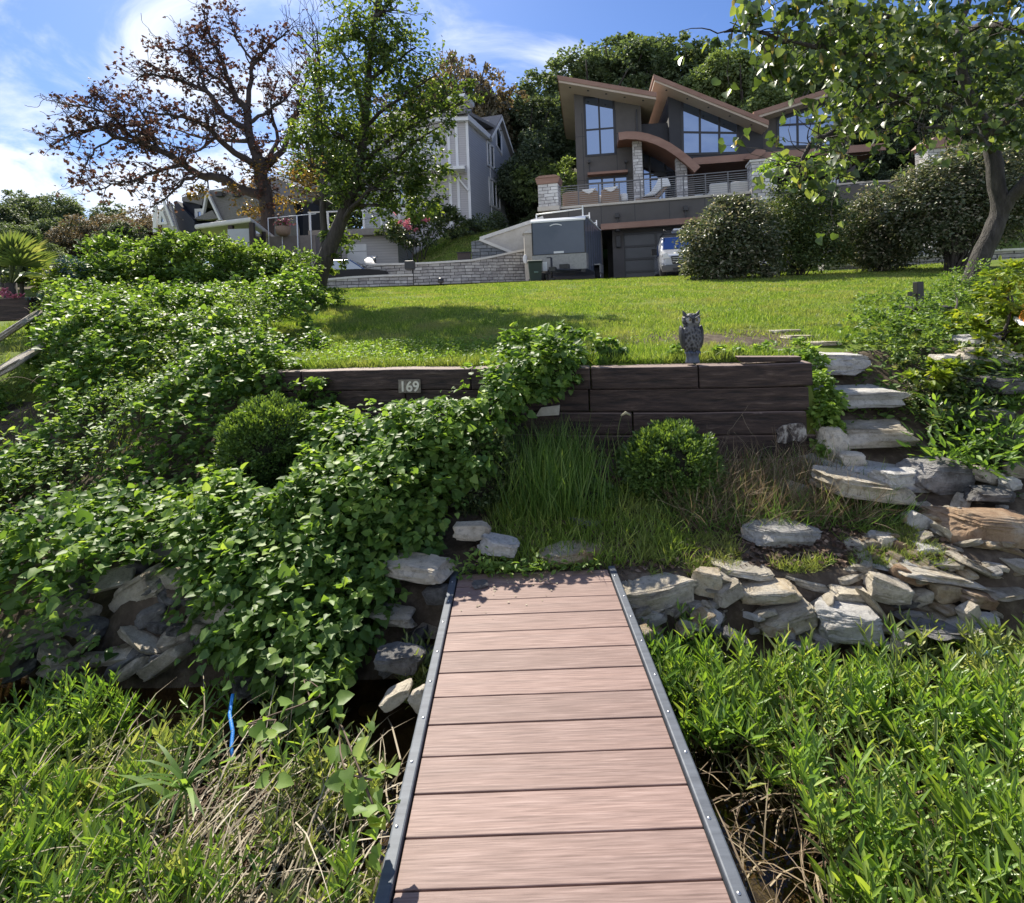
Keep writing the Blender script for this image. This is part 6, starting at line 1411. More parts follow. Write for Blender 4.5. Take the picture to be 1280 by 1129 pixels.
def forest():
    # (px of crown centre, py of crown top, depth, kind, scale)
    T = [(578, 52, 47, 3, 1.0), (560, 100, 50, 3, .9), (618, 103, 50, 3, 1.0), (655, 135, 48, 2, 1.0), (690, 83, 52, 0, 1.15), (735, 67, 52, 4, 1.15), (772, 53, 56, 0, 1.2), (815, 55, 56, 2, 1.2), (858, 57, 52, 0, 1.15),
         (888, 93, 46, 1, .9), (925, 70, 44, 1, 1.0), (965, 80, 43, 1, .95), (1000, 58, 47, 0, 1.1), (1045, 48, 46, 2, 1.1), (1090, 68, 40, 2, 1.1), (1130, 28, 44, 4, 1.2), (1150, 128, 34, 2, .9), (1190, 38, 40, 0, 1.1),
         (1090, 158, 36, 2, .8), (1235, 38, 40, 0, 1.2), (1245, 118, 32, 4, .9), (1290, 68, 36, 2, 1.1), (1300, 148, 28, 0, .8), (1200, 143, 30, 2, .8), (1340, 48, 36, 4, 1.2),
         (670, 170, 42, 2, .75), (640, 200, 50, 2, .9), (700, 215, 38, 0, .35), (712, 230, 36, 1, .3), (655, 245, 44, 2, .5), (675, 262, 40, 0, .4),
         (1010, 128, 40, 0, .8), (945, 126, 44, 0, .8), (1075, 203, 33, 2, .6), (1110, 218, 31, 2, .5), (1160, 223, 29, 2, .5), (1230, 208, 27, 2, .5),
         (480, 150, 52, 4, 1.0), (520, 100, 54, 3, 1.0), (430, 180, 55, 0, .9), (395, 195, 56, 2, .8), (360, 215, 55, 3, .8), (600, 150, 52, 2, 1.0), (385, 235, 46, 0, .55),
         (20, 244, 62, 0, .8), (52, 250, 66, 2, .8), (92, 252, 64, 4, .8), (130, 256, 60, 0, .75), (5, 262, 50, 2, .7), (70, 275, 48, 0, .6), (110, 270, 48, 3, .6), (150, 256, 52, 3, .6), (185, 262, 50, 3, .6), (-30, 250, 60, 2, .8), (215, 262, 56, 2, .7), (25, 285, 40, 4, .45), (245, 262, 60, 0, .7), (-60, 265, 50, 0, .8), (150, 280, 40, 2, .4), (290, 250, 62, 0, .7), (330, 240, 62, 2, .7)]
    first = set(); qq = random.Random(3)
    where = lambda x: 'left horizon beyond the hedge' if x < 260 else 'behind the bare oak' if x < 470 else 'behind the grey-blue house' if x < 690 else 'above the modern house roofs' if x < 1000 else 'behind the bushes at the right'
    for (px, pt, d, k, s) in T:
        p = U(px, pt, d); z0 = GZ(p.x, p.y) - .5; hh = p.z - z0; sz = hh / 11.2
        pr = FPR[k]
        o = pr if k not in first else copy_tree(pr); first.add(k)
        sxy = max(s * d / 46, sz * .55)
        if px < 260: sxy = s * 1.15
        o.location = (p.x, p.y, z0); o.scale = (sxy, sxy, sz); o.rotation_euler = (0, 0, qq.uniform(0, 6.28))
        key = (FK[k][1], where(px)); mates = sorted(t[:3] for t in T if (FK[t[3]][1], where(t[0])) == key); i_ = mates.index((px, pt, d))
        od = ['first', 'second', 'third', 'fourth', 'fifth', 'sixth', 'seventh', 'eighth', 'ninth', 'tenth', 'eleventh', 'twelfth'][i_]
        lab = f'{FK[k][1]} leafy tree {where(px)}' if len(mates) == 1 else f'{od} from the left of the {FK[k][1]} trees {where(px)}'
        tag(o, lab, 'tree', f'{FK[k][1]} trees {where(px)}')
forest()

# ================================================================== DEAD OAK
def dead_oak():
    D = 27.0; g = lambda L: smooth_path([U(x / 3.2, y / 3.2, D + dd) for x, y, dd in L], 4, .05)
    base = U(336, 290, D); root = empty('dead_oak', (base.x, base.y, GZ(base.x, base.y)), 'large half-dead oak with dark spreading limbs and brown withered leaves at the left', 'tree')
    limbs = [
     ([(1075, 1010, 0), (1070, 870, 0), (1060, 780, 0), (1045, 700, 0), (1035, 630, 0)], .44, .33),
     ([(1050, 785, 0), (960, 755, -.5), (880, 710, -1), (800, 700, -1.4), (740, 660, -1.6), (640, 600, -2), (560, 570, -2.2), (460, 550, -2.3), (400, 510, -2.4), (300, 540, -2.5), (215, 580, -2.5)], .34, .03),
     ([(560, 570, -2.2), (500, 520, -2), (440, 460, -1.8), (350, 430, -1.8), (270, 420, -1.8), (215, 400, -1.8)], .12, .02),
     ([(1035, 640, 0), (1000, 540, .3), (985, 440, .4), (940, 380, .5), (900, 280, .6), (870, 200, .6), (830, 120, .6), (812, 45, .6)], .34, .03),
     ([(985, 450, .4), (1000, 330, .8), (1020, 250, 1), (1080, 180, 1.2), (1160, 120, 1.3)], .2, .03),
     ([(990, 520, .3), (900, 460, -.5), (830, 370, -1), (740, 330, -1.2), (620, 300, -1.4), (555, 310, -1.4)], .22, .03),
     ([(1040, 670, 0), (940, 610, -.8), (860, 540, -1.4), (780, 480, -1.8), (680, 460, -2), (570, 450, -2.1)], .25, .03),
     ([(1045, 690, 0), (1130, 600, .6), (1160, 520, 1), (1200, 400, 1.4), (1230, 280, 1.6)], .26, .03),
     ([(740, 660, -1.6), (640, 680, -2), (540, 720, -2.3), (450, 740, -2.5), (355, 770, -2.6)], .14, .02),
     ([(830, 370, -1), (800, 300, -.8), (790, 240, -.7), (700, 200, -.6), (635, 195, -.6)], .12, .02),
     ([(1000, 490, .3), (1080, 440, .8), (1150, 380, 1.2), (1200, 290, 1.4)], .15, .02),
     ([(880, 710, -1), (760, 710, -1.6), (680, 780, -2), (600, 830, -2)], .15, .02),
     ([(940, 380, .5), (850, 300, .2), (770, 255, 0), (740, 110, 0)], .12, .02),
     ([(460, 550, -2.3), (380, 600, -2.6), (340, 660, -2.8), (325, 720, -2.8)], .08, .015),
     ([(640, 600, -2), (600, 520, -1.4), (560, 440, -1), (480, 400, -1), (420, 370, -1)], .1, .015),
     ([(860, 540, -1.4), (800, 600, -2), (700, 590, -2.4), (620, 560, -2.4)], .1, .015),
     ([(1020, 250, 1), (960, 180, 1.2), (930, 110, 1.3), (900, 60, 1.3)], .1, .015),
     ([(1045, 660, 0), (1110, 560, 2), (1080, 420, 3), (1120, 300, 3.4)], .2, .02),
     ([(1000, 560, 0), (900, 560, 2), (760, 540, 3), (650, 500, 3.4)], .18, .02)]
    mb = MB(); tips = []; q = random.Random(12)
    for L, r0, r1 in limbs:
        r0 *= .78
        P = g(L); n = len(P); rr = [r0 + (r1 - r0) * (i / (n - 1)) ** .8 for i in range(n)]; mb.tube(P, rr, 8, cap=False)
        if r0 < .5:
            for i in range(3, n):
                k = 2 if i > n * .35 else 1
                for _ in range(k):
                    d = (P[i] - P[max(0, i - 3)]).normalized() + Vector((q.gauss(0, .8), q.gauss(0, .8), q.gauss(.25, .7)))
                    grow(mb, P[i], d, q.uniform(.4, 1.15), min(.05, rr[i] * .6), 2 if rr[i] > .05 else 1, tips, q, .7, .08, 4, (2, 3), .012)
    mb.build('branches', M['barkdark'], root)
    n = len(tips); print('oak tips', n)
    P = np.array([t[0][:] for t in tips]); keep = rng.random(n) < .3; P = P[keep]; per = 3
    pos = np.repeat(P, per, 0) + rnd(len(P) * per, .13); ax, nn = leaf_orient(len(pos), None, .35, 1.3)
    leaves('crown', pos, ax, nn, rng.uniform(.13, .27, len(pos)), T_CLUMP, M['oakdead'], root)
    # few live leaves around the trunk base
    bl = blobs_px([(350, 235, D, 1.6), (310, 250, D - 1, 1.0), (370, 215, D + 1, 1.3), (245, 225, D - 1, .9)]); pos, out = blob_points(bl, 1500, .5); ax, nn = leaf_orient(1500, out)
    leaves('leaf_sprays', pos, ax, nn, rng.uniform(.12, .25, 1500), T_OVAL, leafmat('autumn_oak_leaf', (.08, .07, .02), (.17, .12, .04), (.24, .13, .07), .45), root)
dead_oak()
def bare_tree():
    D = 34; base = U(405, 250, D); root = empty('bare_tree', (base.x, base.y, GZ(base.x, base.y)), 'leafless grey tree with fine twigs between the dead oak and the leafy tree', 'tree')
    mb = MB(); tips = []; q = random.Random(5); P = smooth_path([Vector((base.x, base.y, GZ(base.x, base.y))), U(400, 180, D), U(402, 120, D), U(398, 60, D)], 4, .1)
    mb.tube(P, list(np.linspace(.25, .05, len(P))), 6)
    for i in range(3, len(P)):
        for _ in range(3): grow(mb, P[i], Vector((q.gauss(0, .8), q.gauss(0, .6), q.uniform(.4, 1.4))), q.uniform(1.6, 3.2), .06, 2, tips, q, .35, .2, 4, (2, 3), .012)
    mb.build('branches', M['barkgrey'], root)
bare_tree()

# ================================================================== LEAFY TREE ON THE LAWN (LEFT)
def leafy_tree():
    D = 12.0; base = U(392, 378, D); z0 = GZ(base.x, base.y); root = empty('leafy_tree', (base.x, base.y, z0), 'slender leaning tree with bright green airy foliage at the far left of the lawn', 'tree')
    mb = MB(); tips = []; q = random.Random(21)
    tr = smooth_path([Vector((base.x, base.y, z0 - .2)), U(398, 348, D), U(412, 310, D), U(430, 270, D), U(442, 235, D), U(452, 190, D), U(458, 140, D), U(462, 80, D), U(470, 20, D), U(474, -20, D)], 3, .02)
    mb.tube(tr, list(np.interp(np.linspace(0, 1, len(tr)), [0, .1, .3, .6, 1], [.26, .20, .15, .09, .02])), 10)
    tr2 = smooth_path([U(400, 345, D), U(405, 300, D + .3), U(405, 250, D + .4), U(412, 205, D + .5), U(408, 160, D + .5)], 3, .03); mb.tube(tr2, list(np.linspace(.11, .02, len(tr2))), 7)
    sub = []
    for (i, ex) in [(9, (540, 210)), (11, (560, 150)), (13, (560, 120)), (15, (395, 150)), (12, (380, 160)), (17, (545, 95)), (18, (420, 60)), (20, (520, 60)), (22, (430, 20)), (10, (520, 260)), (8, (500, 240)), (14, (575, 130)), (24, (495, 10)), (10, (390, 210))]:
        i = min(i, len(tr) - 2); P = smooth_path([tr[i], tr[i].lerp(U(ex[0], ex[1], D + q.uniform(-1.2, 1.2)), .5) + Vector((0, 0, q.uniform(0, .4))), U(ex[0], ex[1], D + q.uniform(-1.2, 1.2))], 4, .03)
        mb.tube(P, list(np.linspace(.055, .012, len(P))), 5); sub += P[2:]
    for p in sub + tr[8:] + tr2[6:]:
        for _ in range(2): grow(mb, p, Vector((q.gauss(0, 1), q.gauss(0, 1), q.gauss(.3, .6))), q.uniform(.3, .8), .014, 1, tips, q, .4, .1, 3, (1, 2), .004)
    mb.build('trunk', M['bark'], root)
    bl = blobs_px([(462, 20, D, .6, (1, 1, 1.3)), (440, 75, D, .85), (495, 75, D, .75), (420, 130, D, .8), (475, 135, D, 1.05), (535, 120, D, .75), (390, 160, D - .3, .6), (440, 190, D, .95), (505, 185, D, .85), (565, 130, D + .3, .36), (540, 160, D, .5), (540, 215, D, .36), (500, 240, D, .7), (465, 240, D + .3, .7), (425, 235, D, .5), (525, 250, D - .2, .42), (515, 215, D - .3, .5), (400, 110, D + .2, .45), (475, 50, D, .7), (590, 115, D + .5, .28), (430, 290, D + .3, .45), (415, 330, D, .35)])
    n = 12500; pos, out = blob_points(bl, n, .34, rng, .2, 26)
    tp = np.array([t[0][:] for t in tips]); tp = np.repeat(tp, 4, 0); tp = tp + rnd(len(tp), .07)
    x_, y_ = PX(tp); pos = np.concatenate([pos, tp]); out = np.concatenate([out, norm(rnd(len(tp)))])
    ax, nn = leaf_orient(len(pos), out, .45, .9)
    leaves('crown', pos, ax, nn, rng.uniform(.075, .14, len(pos)), T_OVAL, M['sapling'], root)
leafy_tree()

# ================================================================== RIGHT TREE (heart-shaped leaves)
def redbud():
    D = 9.0; base = U(1208, 362, D); z0 = GZ(base.x, base.y); root = empty('heart_leaved_tree', (base.x, base.y, z0 - .1), 'leaning grey-barked tree with large heart-shaped leaves overhanging from the right', 'tree')
    mb = MB(); q = random.Random(8); tips = []
    tr = smooth_path([Vector((base.x - .05, base.y, z0 - .2)), U(1225, 325, D), U(1243, 285, D), U(1250, 262, D), U(1244, 220, D), U(1240, 185, D), U(1232, 160, D), U(1212, 120, D - .2), U(1200, 80, D - .3), U(1198, 40, D - .3), U(1210, 0, D - .3), U(1225, -60, D - .3)], 3, .015)
    mb.tube(tr, list(np.interp(np.linspace(0, 1, len(tr)), [0, .08, .3, .5, .6, 1], [.19, .145, .125, .11, .085, .04])), 12)
    t2 = smooth_path([U(1247, 275, D), U(1262, 250, D - .1), U(1285, 225, D - .3), U(1330, 180, D - .5)], 3, .01); mb.tube(t2, list(np.linspace(.10, .085, len(t2))), 10)
    t3 = smooth_path([U(1236, 168, D), U(1262, 150, D - .3), U(1290, 110, D - .6), U(1330, 60, D - .8)], 3, .02); mb.tube(t3, list(np.linspace(.1, .05, len(t3))), 8)
    br = [[(1212, 120, -.2), (1160, 95, -1.2), (1100, 75, -2.2), (1030, 60, -3), (960, 45, -3.6), (905, 40, -3.8)], [(1200, 60, -.3), (1130, 30, -1.4), (1050, 10, -2.4), (950, -10, -3)], [(1225, 150, 0), (1170, 130, -.8), (1110, 130, -1.4), (1065, 160, -2), (1050, 200, -2.2), (1045, 225, -2.3)],
          [(1160, 95, -1.2), (1130, 120, -1.6), (1090, 110, -2), (1040, 105, -2.4)], [(1240, 190, 0), (1215, 165, -1), (1170, 160, -1.6), (1140, 150, -2)], [(1198, 40, -.3), (1230, 30, -1.4), (1270, 40, -2), (1320, 60, -2.4)], [(1232, 160, 0), (1260, 130, -1), (1290, 120, -1.6)], [(1065, 160, -2), (1030, 170, -2.4), (1005, 190, -2.6), (1000, 215, -2.6)]]
    sub = []
    for L in br:
        P = smooth_path([U(x, y, D + d) for x, y, d in L], 4, .03); mb.tube(P, list(np.linspace(.055, .01, len(P))), 6); sub += P[3:]
    for p in sub:
        for _ in range(2): grow(mb, p, Vector((q.gauss(-.2, 1), q.gauss(0, 1), q.gauss(0, .6))), q.uniform(.25, .6), .009, 1, tips, q, .45, -.05, 3, (1, 2), .003)
    mb.build('trunk', M['barkgrey'], root)
    bl = blobs_px([(930, 35, D - 3.6, .30), (900, 55, D - 3.6, .14), (985, 25, D - 3.4, .38), (1040, 60, D - 3, .42), (1090, 20, D - 2.6, .5), (1010, 85, D - 2.9, .3), (1080, 100, D - 2.3, .42), (1140, 50, D - 2, .5), (1150, 100, D - 1.6, .38), (1110, 130, D - 1.8, .14), (1160, 15, D - 1.6, .4), (1260, 20, D - 2, .5), (1260, 95, D - 1.6, .4), (1275, 150, D - 1.4, .25), (1215, 130, D - 1.2, .22), (1045, 200, D - 2.4, .18), (1015, 215, D - 2.6, .2), (1050, 155, D - 2.3, .2), (1090, 205, D - 2.3, .07), (1260, 175, D - 1.4, .25), (1165, 65, D - 1.2, .32), (960, 75, D - 3.3, .2), (1245, 50, D - .8, .35)])
    n = 3100; pos, out = blob_points(bl, n, .45, rng, .1, 14); ax = rnd(n, .5) + np.array([0, -.15, -.75]); nn = UPV * .6 + rnd(n, .6) + out * .4
    tp = np.array([t[0][:] for t in tips]); tp = np.repeat(tp, 2, 0); tp = tp + rnd(len(tp), .05)
    pos = np.concatenate([pos, tp]); ax = np.concatenate([ax, rnd(len(tp), .5) + np.array([0, -.1, -.7])]); nn = np.concatenate([nn, UPV * .6 + rnd(len(tp), .6)])
    leaves('crown', pos, norm(ax), norm(nn), rng.uniform(.06, .115, len(pos)), T_HEART, M['redbud'], root)
    # hanging seed pods
    k = rng.choice(len(pos), 170); pp_ = pos[k]; sp_ = leaves('seed_pods', pp_, norm(rnd(170, .15) + np.array([0, 0, -1.0])), norm(rnd(170)), .13, (T_LANCE[0] * [2.2, 1, 1], T_LANCE[1]), leafmat('seed_pod', (.10, .10, .03), (.25, .2, .08), None, .3), root); tag(sp_, kind='stuff')
redbud()

# ================================================================== BUSHES
def bush(name, blobs, n, size, mat, label, cat='bush', T=T_OVAL, stems=10, clump=.35, group=None, base=None, inner=.45, per=30, droop=.15, stem_mat='bark', sr=.02):
    bl = blobs_px(blobs); B = np.array(bl); c = B[:, :3].mean(0) if base is None else np.array(U(*base)); z0 = GZ(c[0], c[1])
    root = empty(name, (c[0], c[1], z0), label, cat, group)
    pos, out = blob_points(bl, n, clump, rng, inner, per); pos = pos[:]; gz = ground(pos[:, 0], pos[:, 1]); k = pos[:, 2] > gz + .01; pos, out = pos[k], out[k]
    ax, nn = leaf_orient(len(pos), out, droop, .9)
    leaves('foliage', pos, ax, nn, rng.uniform(*size, len(pos)), T, M[mat], root)
    if stems:
        mb = MB(); q = random.Random(len(pos)); tips = []
        for i in range(stems):
            b = bl[q.randrange(len(bl))]; e = Vector((b[0] + q.uniform(-.8, .8) * b[3], b[1] + q.uniform(-.8, .8) * b[4], b[2] + q.uniform(0, .7) * b[5])); s = Vector((c[0] + q.uniform(-.12, .12) * 2, c[1] + q.uniform(-.1, .1), z0 - .05))
            P = smooth_path([s, s.lerp(e, .45) + Vector((q.uniform(-.1, .1), q.uniform(-.1, .1), .15 * (e.z - s.z))), e], 4, sr * .7); mb.tube(P, list(np.linspace(sr, sr * .25, len(P))), 5, cap=False)
        mb.build('stems', M[stem_mat], root)
    return root
bush('burning_bush', [(900, 300, 16.5, 1.0), (880, 310, 16.5, .75), (930, 295, 16.5, 1.05), (905, 325, 16.3, .85), (875, 330, 16.3, .5), (945, 325, 16.4, .7), (900, 270, 16.6, .5), (925, 268, 16.6, .55)], 24000, (.08, .13), 'burning', 'rounded reddish-green bush hiding the right side of the van', group='bushes along the far lawn edge', stems=24, base=(905, 343, 16.4))
bush('burning_bush', [(975, 285, 17, .95), (1010, 275, 17, 1.05), (1035, 290, 17, .95), (985, 260, 17, .8), (1020, 255, 17, .7), (990, 310, 16.8, .8), (1030, 315, 16.8, .6)], 21000, (.06, .11), 'burngreen', 'dark green rounded bush with forked bare stems below the right stone pillar', group='bushes along the far lawn edge', stems=30, base=(998, 342, 16.8))
bush('burning_bush', [(1095, 280, 17.3, 1.0), (1110, 300, 17.2, .95), (1085, 310, 17.1, .7), (1125, 280, 17.3, .8), (1100, 262, 17.3, .7)], 20000, (.08, .125), 'burning', 'reddish-tan bush in front of the pebble-filled wall', group='bushes along the far lawn edge', stems=24, base=(1100, 340, 17.1))
bush('burning_bush', [(1165, 250, 15.5, 1.0), (1200, 240, 15.3, 1.15), (1240, 245, 15, 1.1), (1175, 280, 15.3, .9), (1215, 270, 15, .9), (1145, 270, 15.6, .8), (1190, 215, 15.5, .7), (1230, 210, 15.3, .8), (1265, 265, 14.8, .8), (1275, 225, 15, .9), (1140, 245, 15.8, .6)], 36000, (.075, .12), 'burning', 'largest reddish-tan bush with bare forked trunk behind the leaning tree', group='bushes along the far lawn edge', stems=34, base=(1195, 335, 15.2), sr=.035)
# young pinnate sapling above the dark bush
def pinnate(name, stems, label, mat, n_leaf, L, lf, D):
    b = U(*stems[0][0]); root = empty(name, (b.x, b.y, GZ(b.x, b.y)), label, 'sapling'); mb = MB(); q = random.Random(int(b.x * 100)); P_, A_, N_ = [], [], []
    for S in stems:
        P = smooth_path([U(*s) for s in S], 5, .01); mb.tube(P, list(np.linspace(.018, .006, len(P))), 5)
        for i in range(n_leaf):
            p = P[int(len(P) * (.62 + .38 * i / n_leaf)) if i < n_leaf - 1 else -1]; a = q.uniform(0, 6.28); d = Vector((math.cos(a), math.sin(a), q.uniform(.2, .9))); l = L * q.uniform(.7, 1.1); R_ = [p]
            for k in range(6): d = (d + Vector((0, 0, -.22))).normalized(); R_.append(R_[-1] + d * l / 6)
            mb.tube(R_, .004, 3, cap=False)
            for k in range(1, 7):
                t = (R_[k] - R_[k - 1]).normalized(); sd = t.cross(Vector((0, 0, 1))).normalized()
                for s_ in (-1, 1): P_.append(R_[k]); A_.append(sd * s_ + t * .45 + Vector((0, 0, -.25 + q.uniform(-.1, .1)))); N_.append(sd.cross(t) * -1 + Vector((q.uniform(-.3, .3), q.uniform(-.3, .3), .4)))
            P_.append(R_[-1]); A_.append(t); N_.append(Vector((0, 0, 1)))
    mb.build('stem', M['twig'], root); P_ = np.array([p[:] for p in P_]); leaves('foliage', P_, norm(np.array([a[:] for a in A_])), norm(np.array([a[:] for a in N_])), rng.uniform(lf * .8, lf * 1.15, len(P_)), T_OVAL, M[mat], root)
pinnate('tree_of_heaven', [[(1000, 338, 17.6), (1002, 280, 17.6), (1000, 230, 17.6), (1003, 200, 17.6)], [(1000, 338, 17.6), (985, 260, 17.5), (975, 215, 17.5), (972, 195, 17.5)], [(1000, 338, 17.6), (1025, 260, 17.5), (1035, 215, 17.4), (1030, 190, 17.4)]], 'young sapling with long feather-like bright leaves rising out of the dark bush', 'vinelight', 15, .7, .19, 17.6)

# ================================================================== BALL SHRUBS
def ball_shrub(px, py, d, r, n, mat, label, seed, lsz=(.018, .038), sq=1.0):
    q = np.random.default_rng(seed); c = U(px, py, d); root = empty('round_shrub', (c.x, c.y, GZ(c.x, c.y)), label, 'shrub')
    k = norm(q.normal(size=(420, 3))); bump_ = np.array([mnoise.noise(Vector(v * 2.2) + Vector((seed, 0, 0))) for v in k])[:, None]; k = k * r * np.array([1, 1, sq]) * (q.uniform(.82, 1.0, (420, 1)) + bump_ * .16 + (q.random((420, 1)) < .04) * .09); i = q.integers(0, 420, n)
    pos = np.array(c)[None] + k[i] + norm(q.normal(size=(n, 3))) * r * .16 * q.uniform(0, 1, (n, 1)) ** .5
    out = norm(pos - np.array(c)); ax = norm(out + q.normal(size=(n, 3)) * .55 + np.array([0, 0, .35])); nn = norm(q.normal(size=(n, 3)))
    g = pos[:, 2] > ground(pos[:, 0], pos[:, 1])
    leaves('foliage', pos[g], ax[g], nn[g], q.uniform(*lsz, g.sum()), (T_LANCE[0] * [3.2, 1, 1], T_LANCE[1]), M[mat], root)
    mb = MB(); mb.ell(c, (r * .78, r * .78, r * .78 * sq), 20, 12); mb.build('shade_core', surf('shade_core_%d' % seed, (.012, .016, .007), (.03, .028, .014), .95, 12, bs=1, bscale=40), root)  # solid near-black core paints in the shade inside the foliage
    mb = MB(); mb.tube([Vector((c.x, c.y, GZ(c.x, c.y) - .05)), c], .03, 6); mb.build('stem', M['bark'], root)
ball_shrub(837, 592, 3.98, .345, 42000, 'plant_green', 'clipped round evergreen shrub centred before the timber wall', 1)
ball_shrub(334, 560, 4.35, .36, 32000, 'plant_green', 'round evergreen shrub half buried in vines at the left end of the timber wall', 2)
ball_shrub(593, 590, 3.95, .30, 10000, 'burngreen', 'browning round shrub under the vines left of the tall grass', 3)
ball_shrub(742, 622, 3.85, .16, 7000, 'plant_green', 'low flattened green cushion shrub left of the clipped round shrub', 4, (.015, .03), .6)

# ================================================================== VINES
def zvine(x, y):
    """top of the vine mass on the left bank"""
    g = ground(x, y)
    z = np.interp(y, [2.75, 3.0, 3.4, 4.0, 5.0, 5.6, 6.3, 7.0, 7.6, 8.2], [.25, .55, .72, .86, 1.42, 1.72, 2.05, 2.36, 2.42, 2.2])
    w = sm(-1.9, -2.8, x) * 1.0
    return np.maximum(g + .1, g * (1 - w) + z * w)
def vine_mass():
    q = rng; n = 96000
    x = q.uniform(-8.5, -1.2, n); y = q.uniform(2.72, 8.2, n)
    # density follows camera distance a little
    cl = np.array([mnoise.noise(Vector((a * 2.2, b * 2.2, 0))) * .5 + mnoise.noise(Vector((a * 5, b * 5, 4))) * .35 for a, b in zip(x, y)])
    md = np.array([mnoise.noise(Vector((a * .95 + 7, b * .95, 0))) for a, b in zip(x, y)]); z = zvine(x, y) + cl * .34 + md * .34 + q.normal(size=n) * .05 - np.abs(q.normal(size=n)) * .07
    pos = np.stack([x, y, z], 1); px, py = PX(pos)
    keep = (md + cl * .5 > -.48)
    # edge of mass on the lawn / wall
    keep &= ~((y > 4.3) & (x > -2.35 + (y - 4.6) * .12 + cl * .8) & (y < 6.5)); keep &= ~((y >= 6.5) & (x > -2.4 - (y - 6.5) * .35 + cl * .9))
    keep &= ~((y < 4.3) & (x > -1.75 + cl * .5))
    # dark hollow with rocks above the creek, the bare terrace edges and the shrub
    hole = (((px - 188) / 74) ** 2 + ((py - 760) / 58) ** 2 < 1 + cl * .8) & (y < 3.9); keep &= ~hole
    keep &= ~((((px - 240) / 60) ** 2 + ((py - 815) / 36) ** 2 < 1) & (y < 3.6))
    keep &= ~((px < 40 + cl * 30) & (py < 480) & (py > 376)); keep &= ~((px < 50) & (py <= 376))
    keep &= ~((((px - 334) / 48) ** 2 + ((py - 562) / 60) ** 2 < 1) & (y < 4.6))
    keep &= ~((px < 330) & (py > 845 + cl * 30))
    pos = pos[keep]; cl = cl[keep]; m = len(pos)
    e = .05; gx = (zvine(pos[:, 0] + e, pos[:, 1]) - zvine(pos[:, 0] - e, pos[:, 1])) / (2 * e); gy = (zvine(pos[:, 0], pos[:, 1] + e) - zvine(pos[:, 0], pos[:, 1] - e)) / (2 * e)
    out = norm(np.stack([-gx, -gy, np.ones(m)], 1)); ax, nn = leaf_orient(m, out * .6, .35, .9)
    kind2 = (np.array([mnoise.noise(Vector((a * 1.3, b * 1.3, 11))) for a, b in pos[:, :2]]) > .12)
    o = leaves('shrubby_tangle', pos[kind2], ax[kind2], nn[kind2], q.uniform(.03, .06, kind2.sum()), T_OVAL, M['hedge']); tag(o, 'patches of smaller oval leaves among the vines of the left bank', 'vines', kind='stuff')
    pos, ax, nn = pos[~kind2], ax[~kind2], nn[~kind2]; m = len(pos)
    k3 = q.random(m) < .02; o = leaves('withered_leaves', pos[k3], ax[k3], nn[k3], q.uniform(.03, .06, k3.sum()), T_HEART, M['reed']); tag(o, 'withered pale leaves caught in the vines of the left bank', 'dead leaves', kind='stuff')
    sz = np.exp(q.normal(-3.22, .38, m)).clip(.018, .095)
    o = leaves('vine_tangle', pos, ax, nn, sz, T_HEART, M['vine'])
    tag(o, 'dense bright green tangle of leafy vines covering the left bank', 'vines', kind='stuff')
    # trailing vine runners (sprays standing off)
    m = len(pos); n2 = 9000; k = q.integers(0, m, 500); sp = pos[k]; dirs = norm(rnd(500, .6) + np.array([.1, -.6, .35])); t = q.uniform(0, .42, n2); i = q.integers(0, 500, n2)
    p2 = sp[i] + dirs[i] * t[:, None] + np.array([0, 0, -1]) * (t[:, None] ** 2) * 1.2 + rnd(n2, .018); ax, nn = leaf_orient(n2, dirs[i] * .5, .3, .8)
    px, py = PX(p2); kk = ~((((px - 195) / 90) ** 2 + ((py - 750) / 62) ** 2 < 1)) & ~((px < 55) & (py < 490)) & ~((((px - 334) / 40) ** 2 + ((py - 562) / 55) ** 2 < 1))
    o = leaves('trailing_vines', p2[kk], ax[kk], nn[kk], q.uniform(.03, .065, kk.sum()), T_HEART, M['vinelight']); tag(o, 'paler trailing vine shoots hanging over the left bank', 'vines', kind='stuff')
    mb = MB(); qr = random.Random(4)
    for j in range(200):
        p = Vector(sp[j]); d = Vector(dirs[j]); P = [p + d * s + Vector((0, 0, -1)) * s * s * 1.2 for s in np.linspace(0, .45, 6)]; mb.tube(P, .0028, 3, cap=False)
    o = mb.build('vine_stems', M['twig']); tag(o, 'thin brown vine stems looping out of the leaf mass on the left bank', 'vines', kind='stuff')
vine_mass()
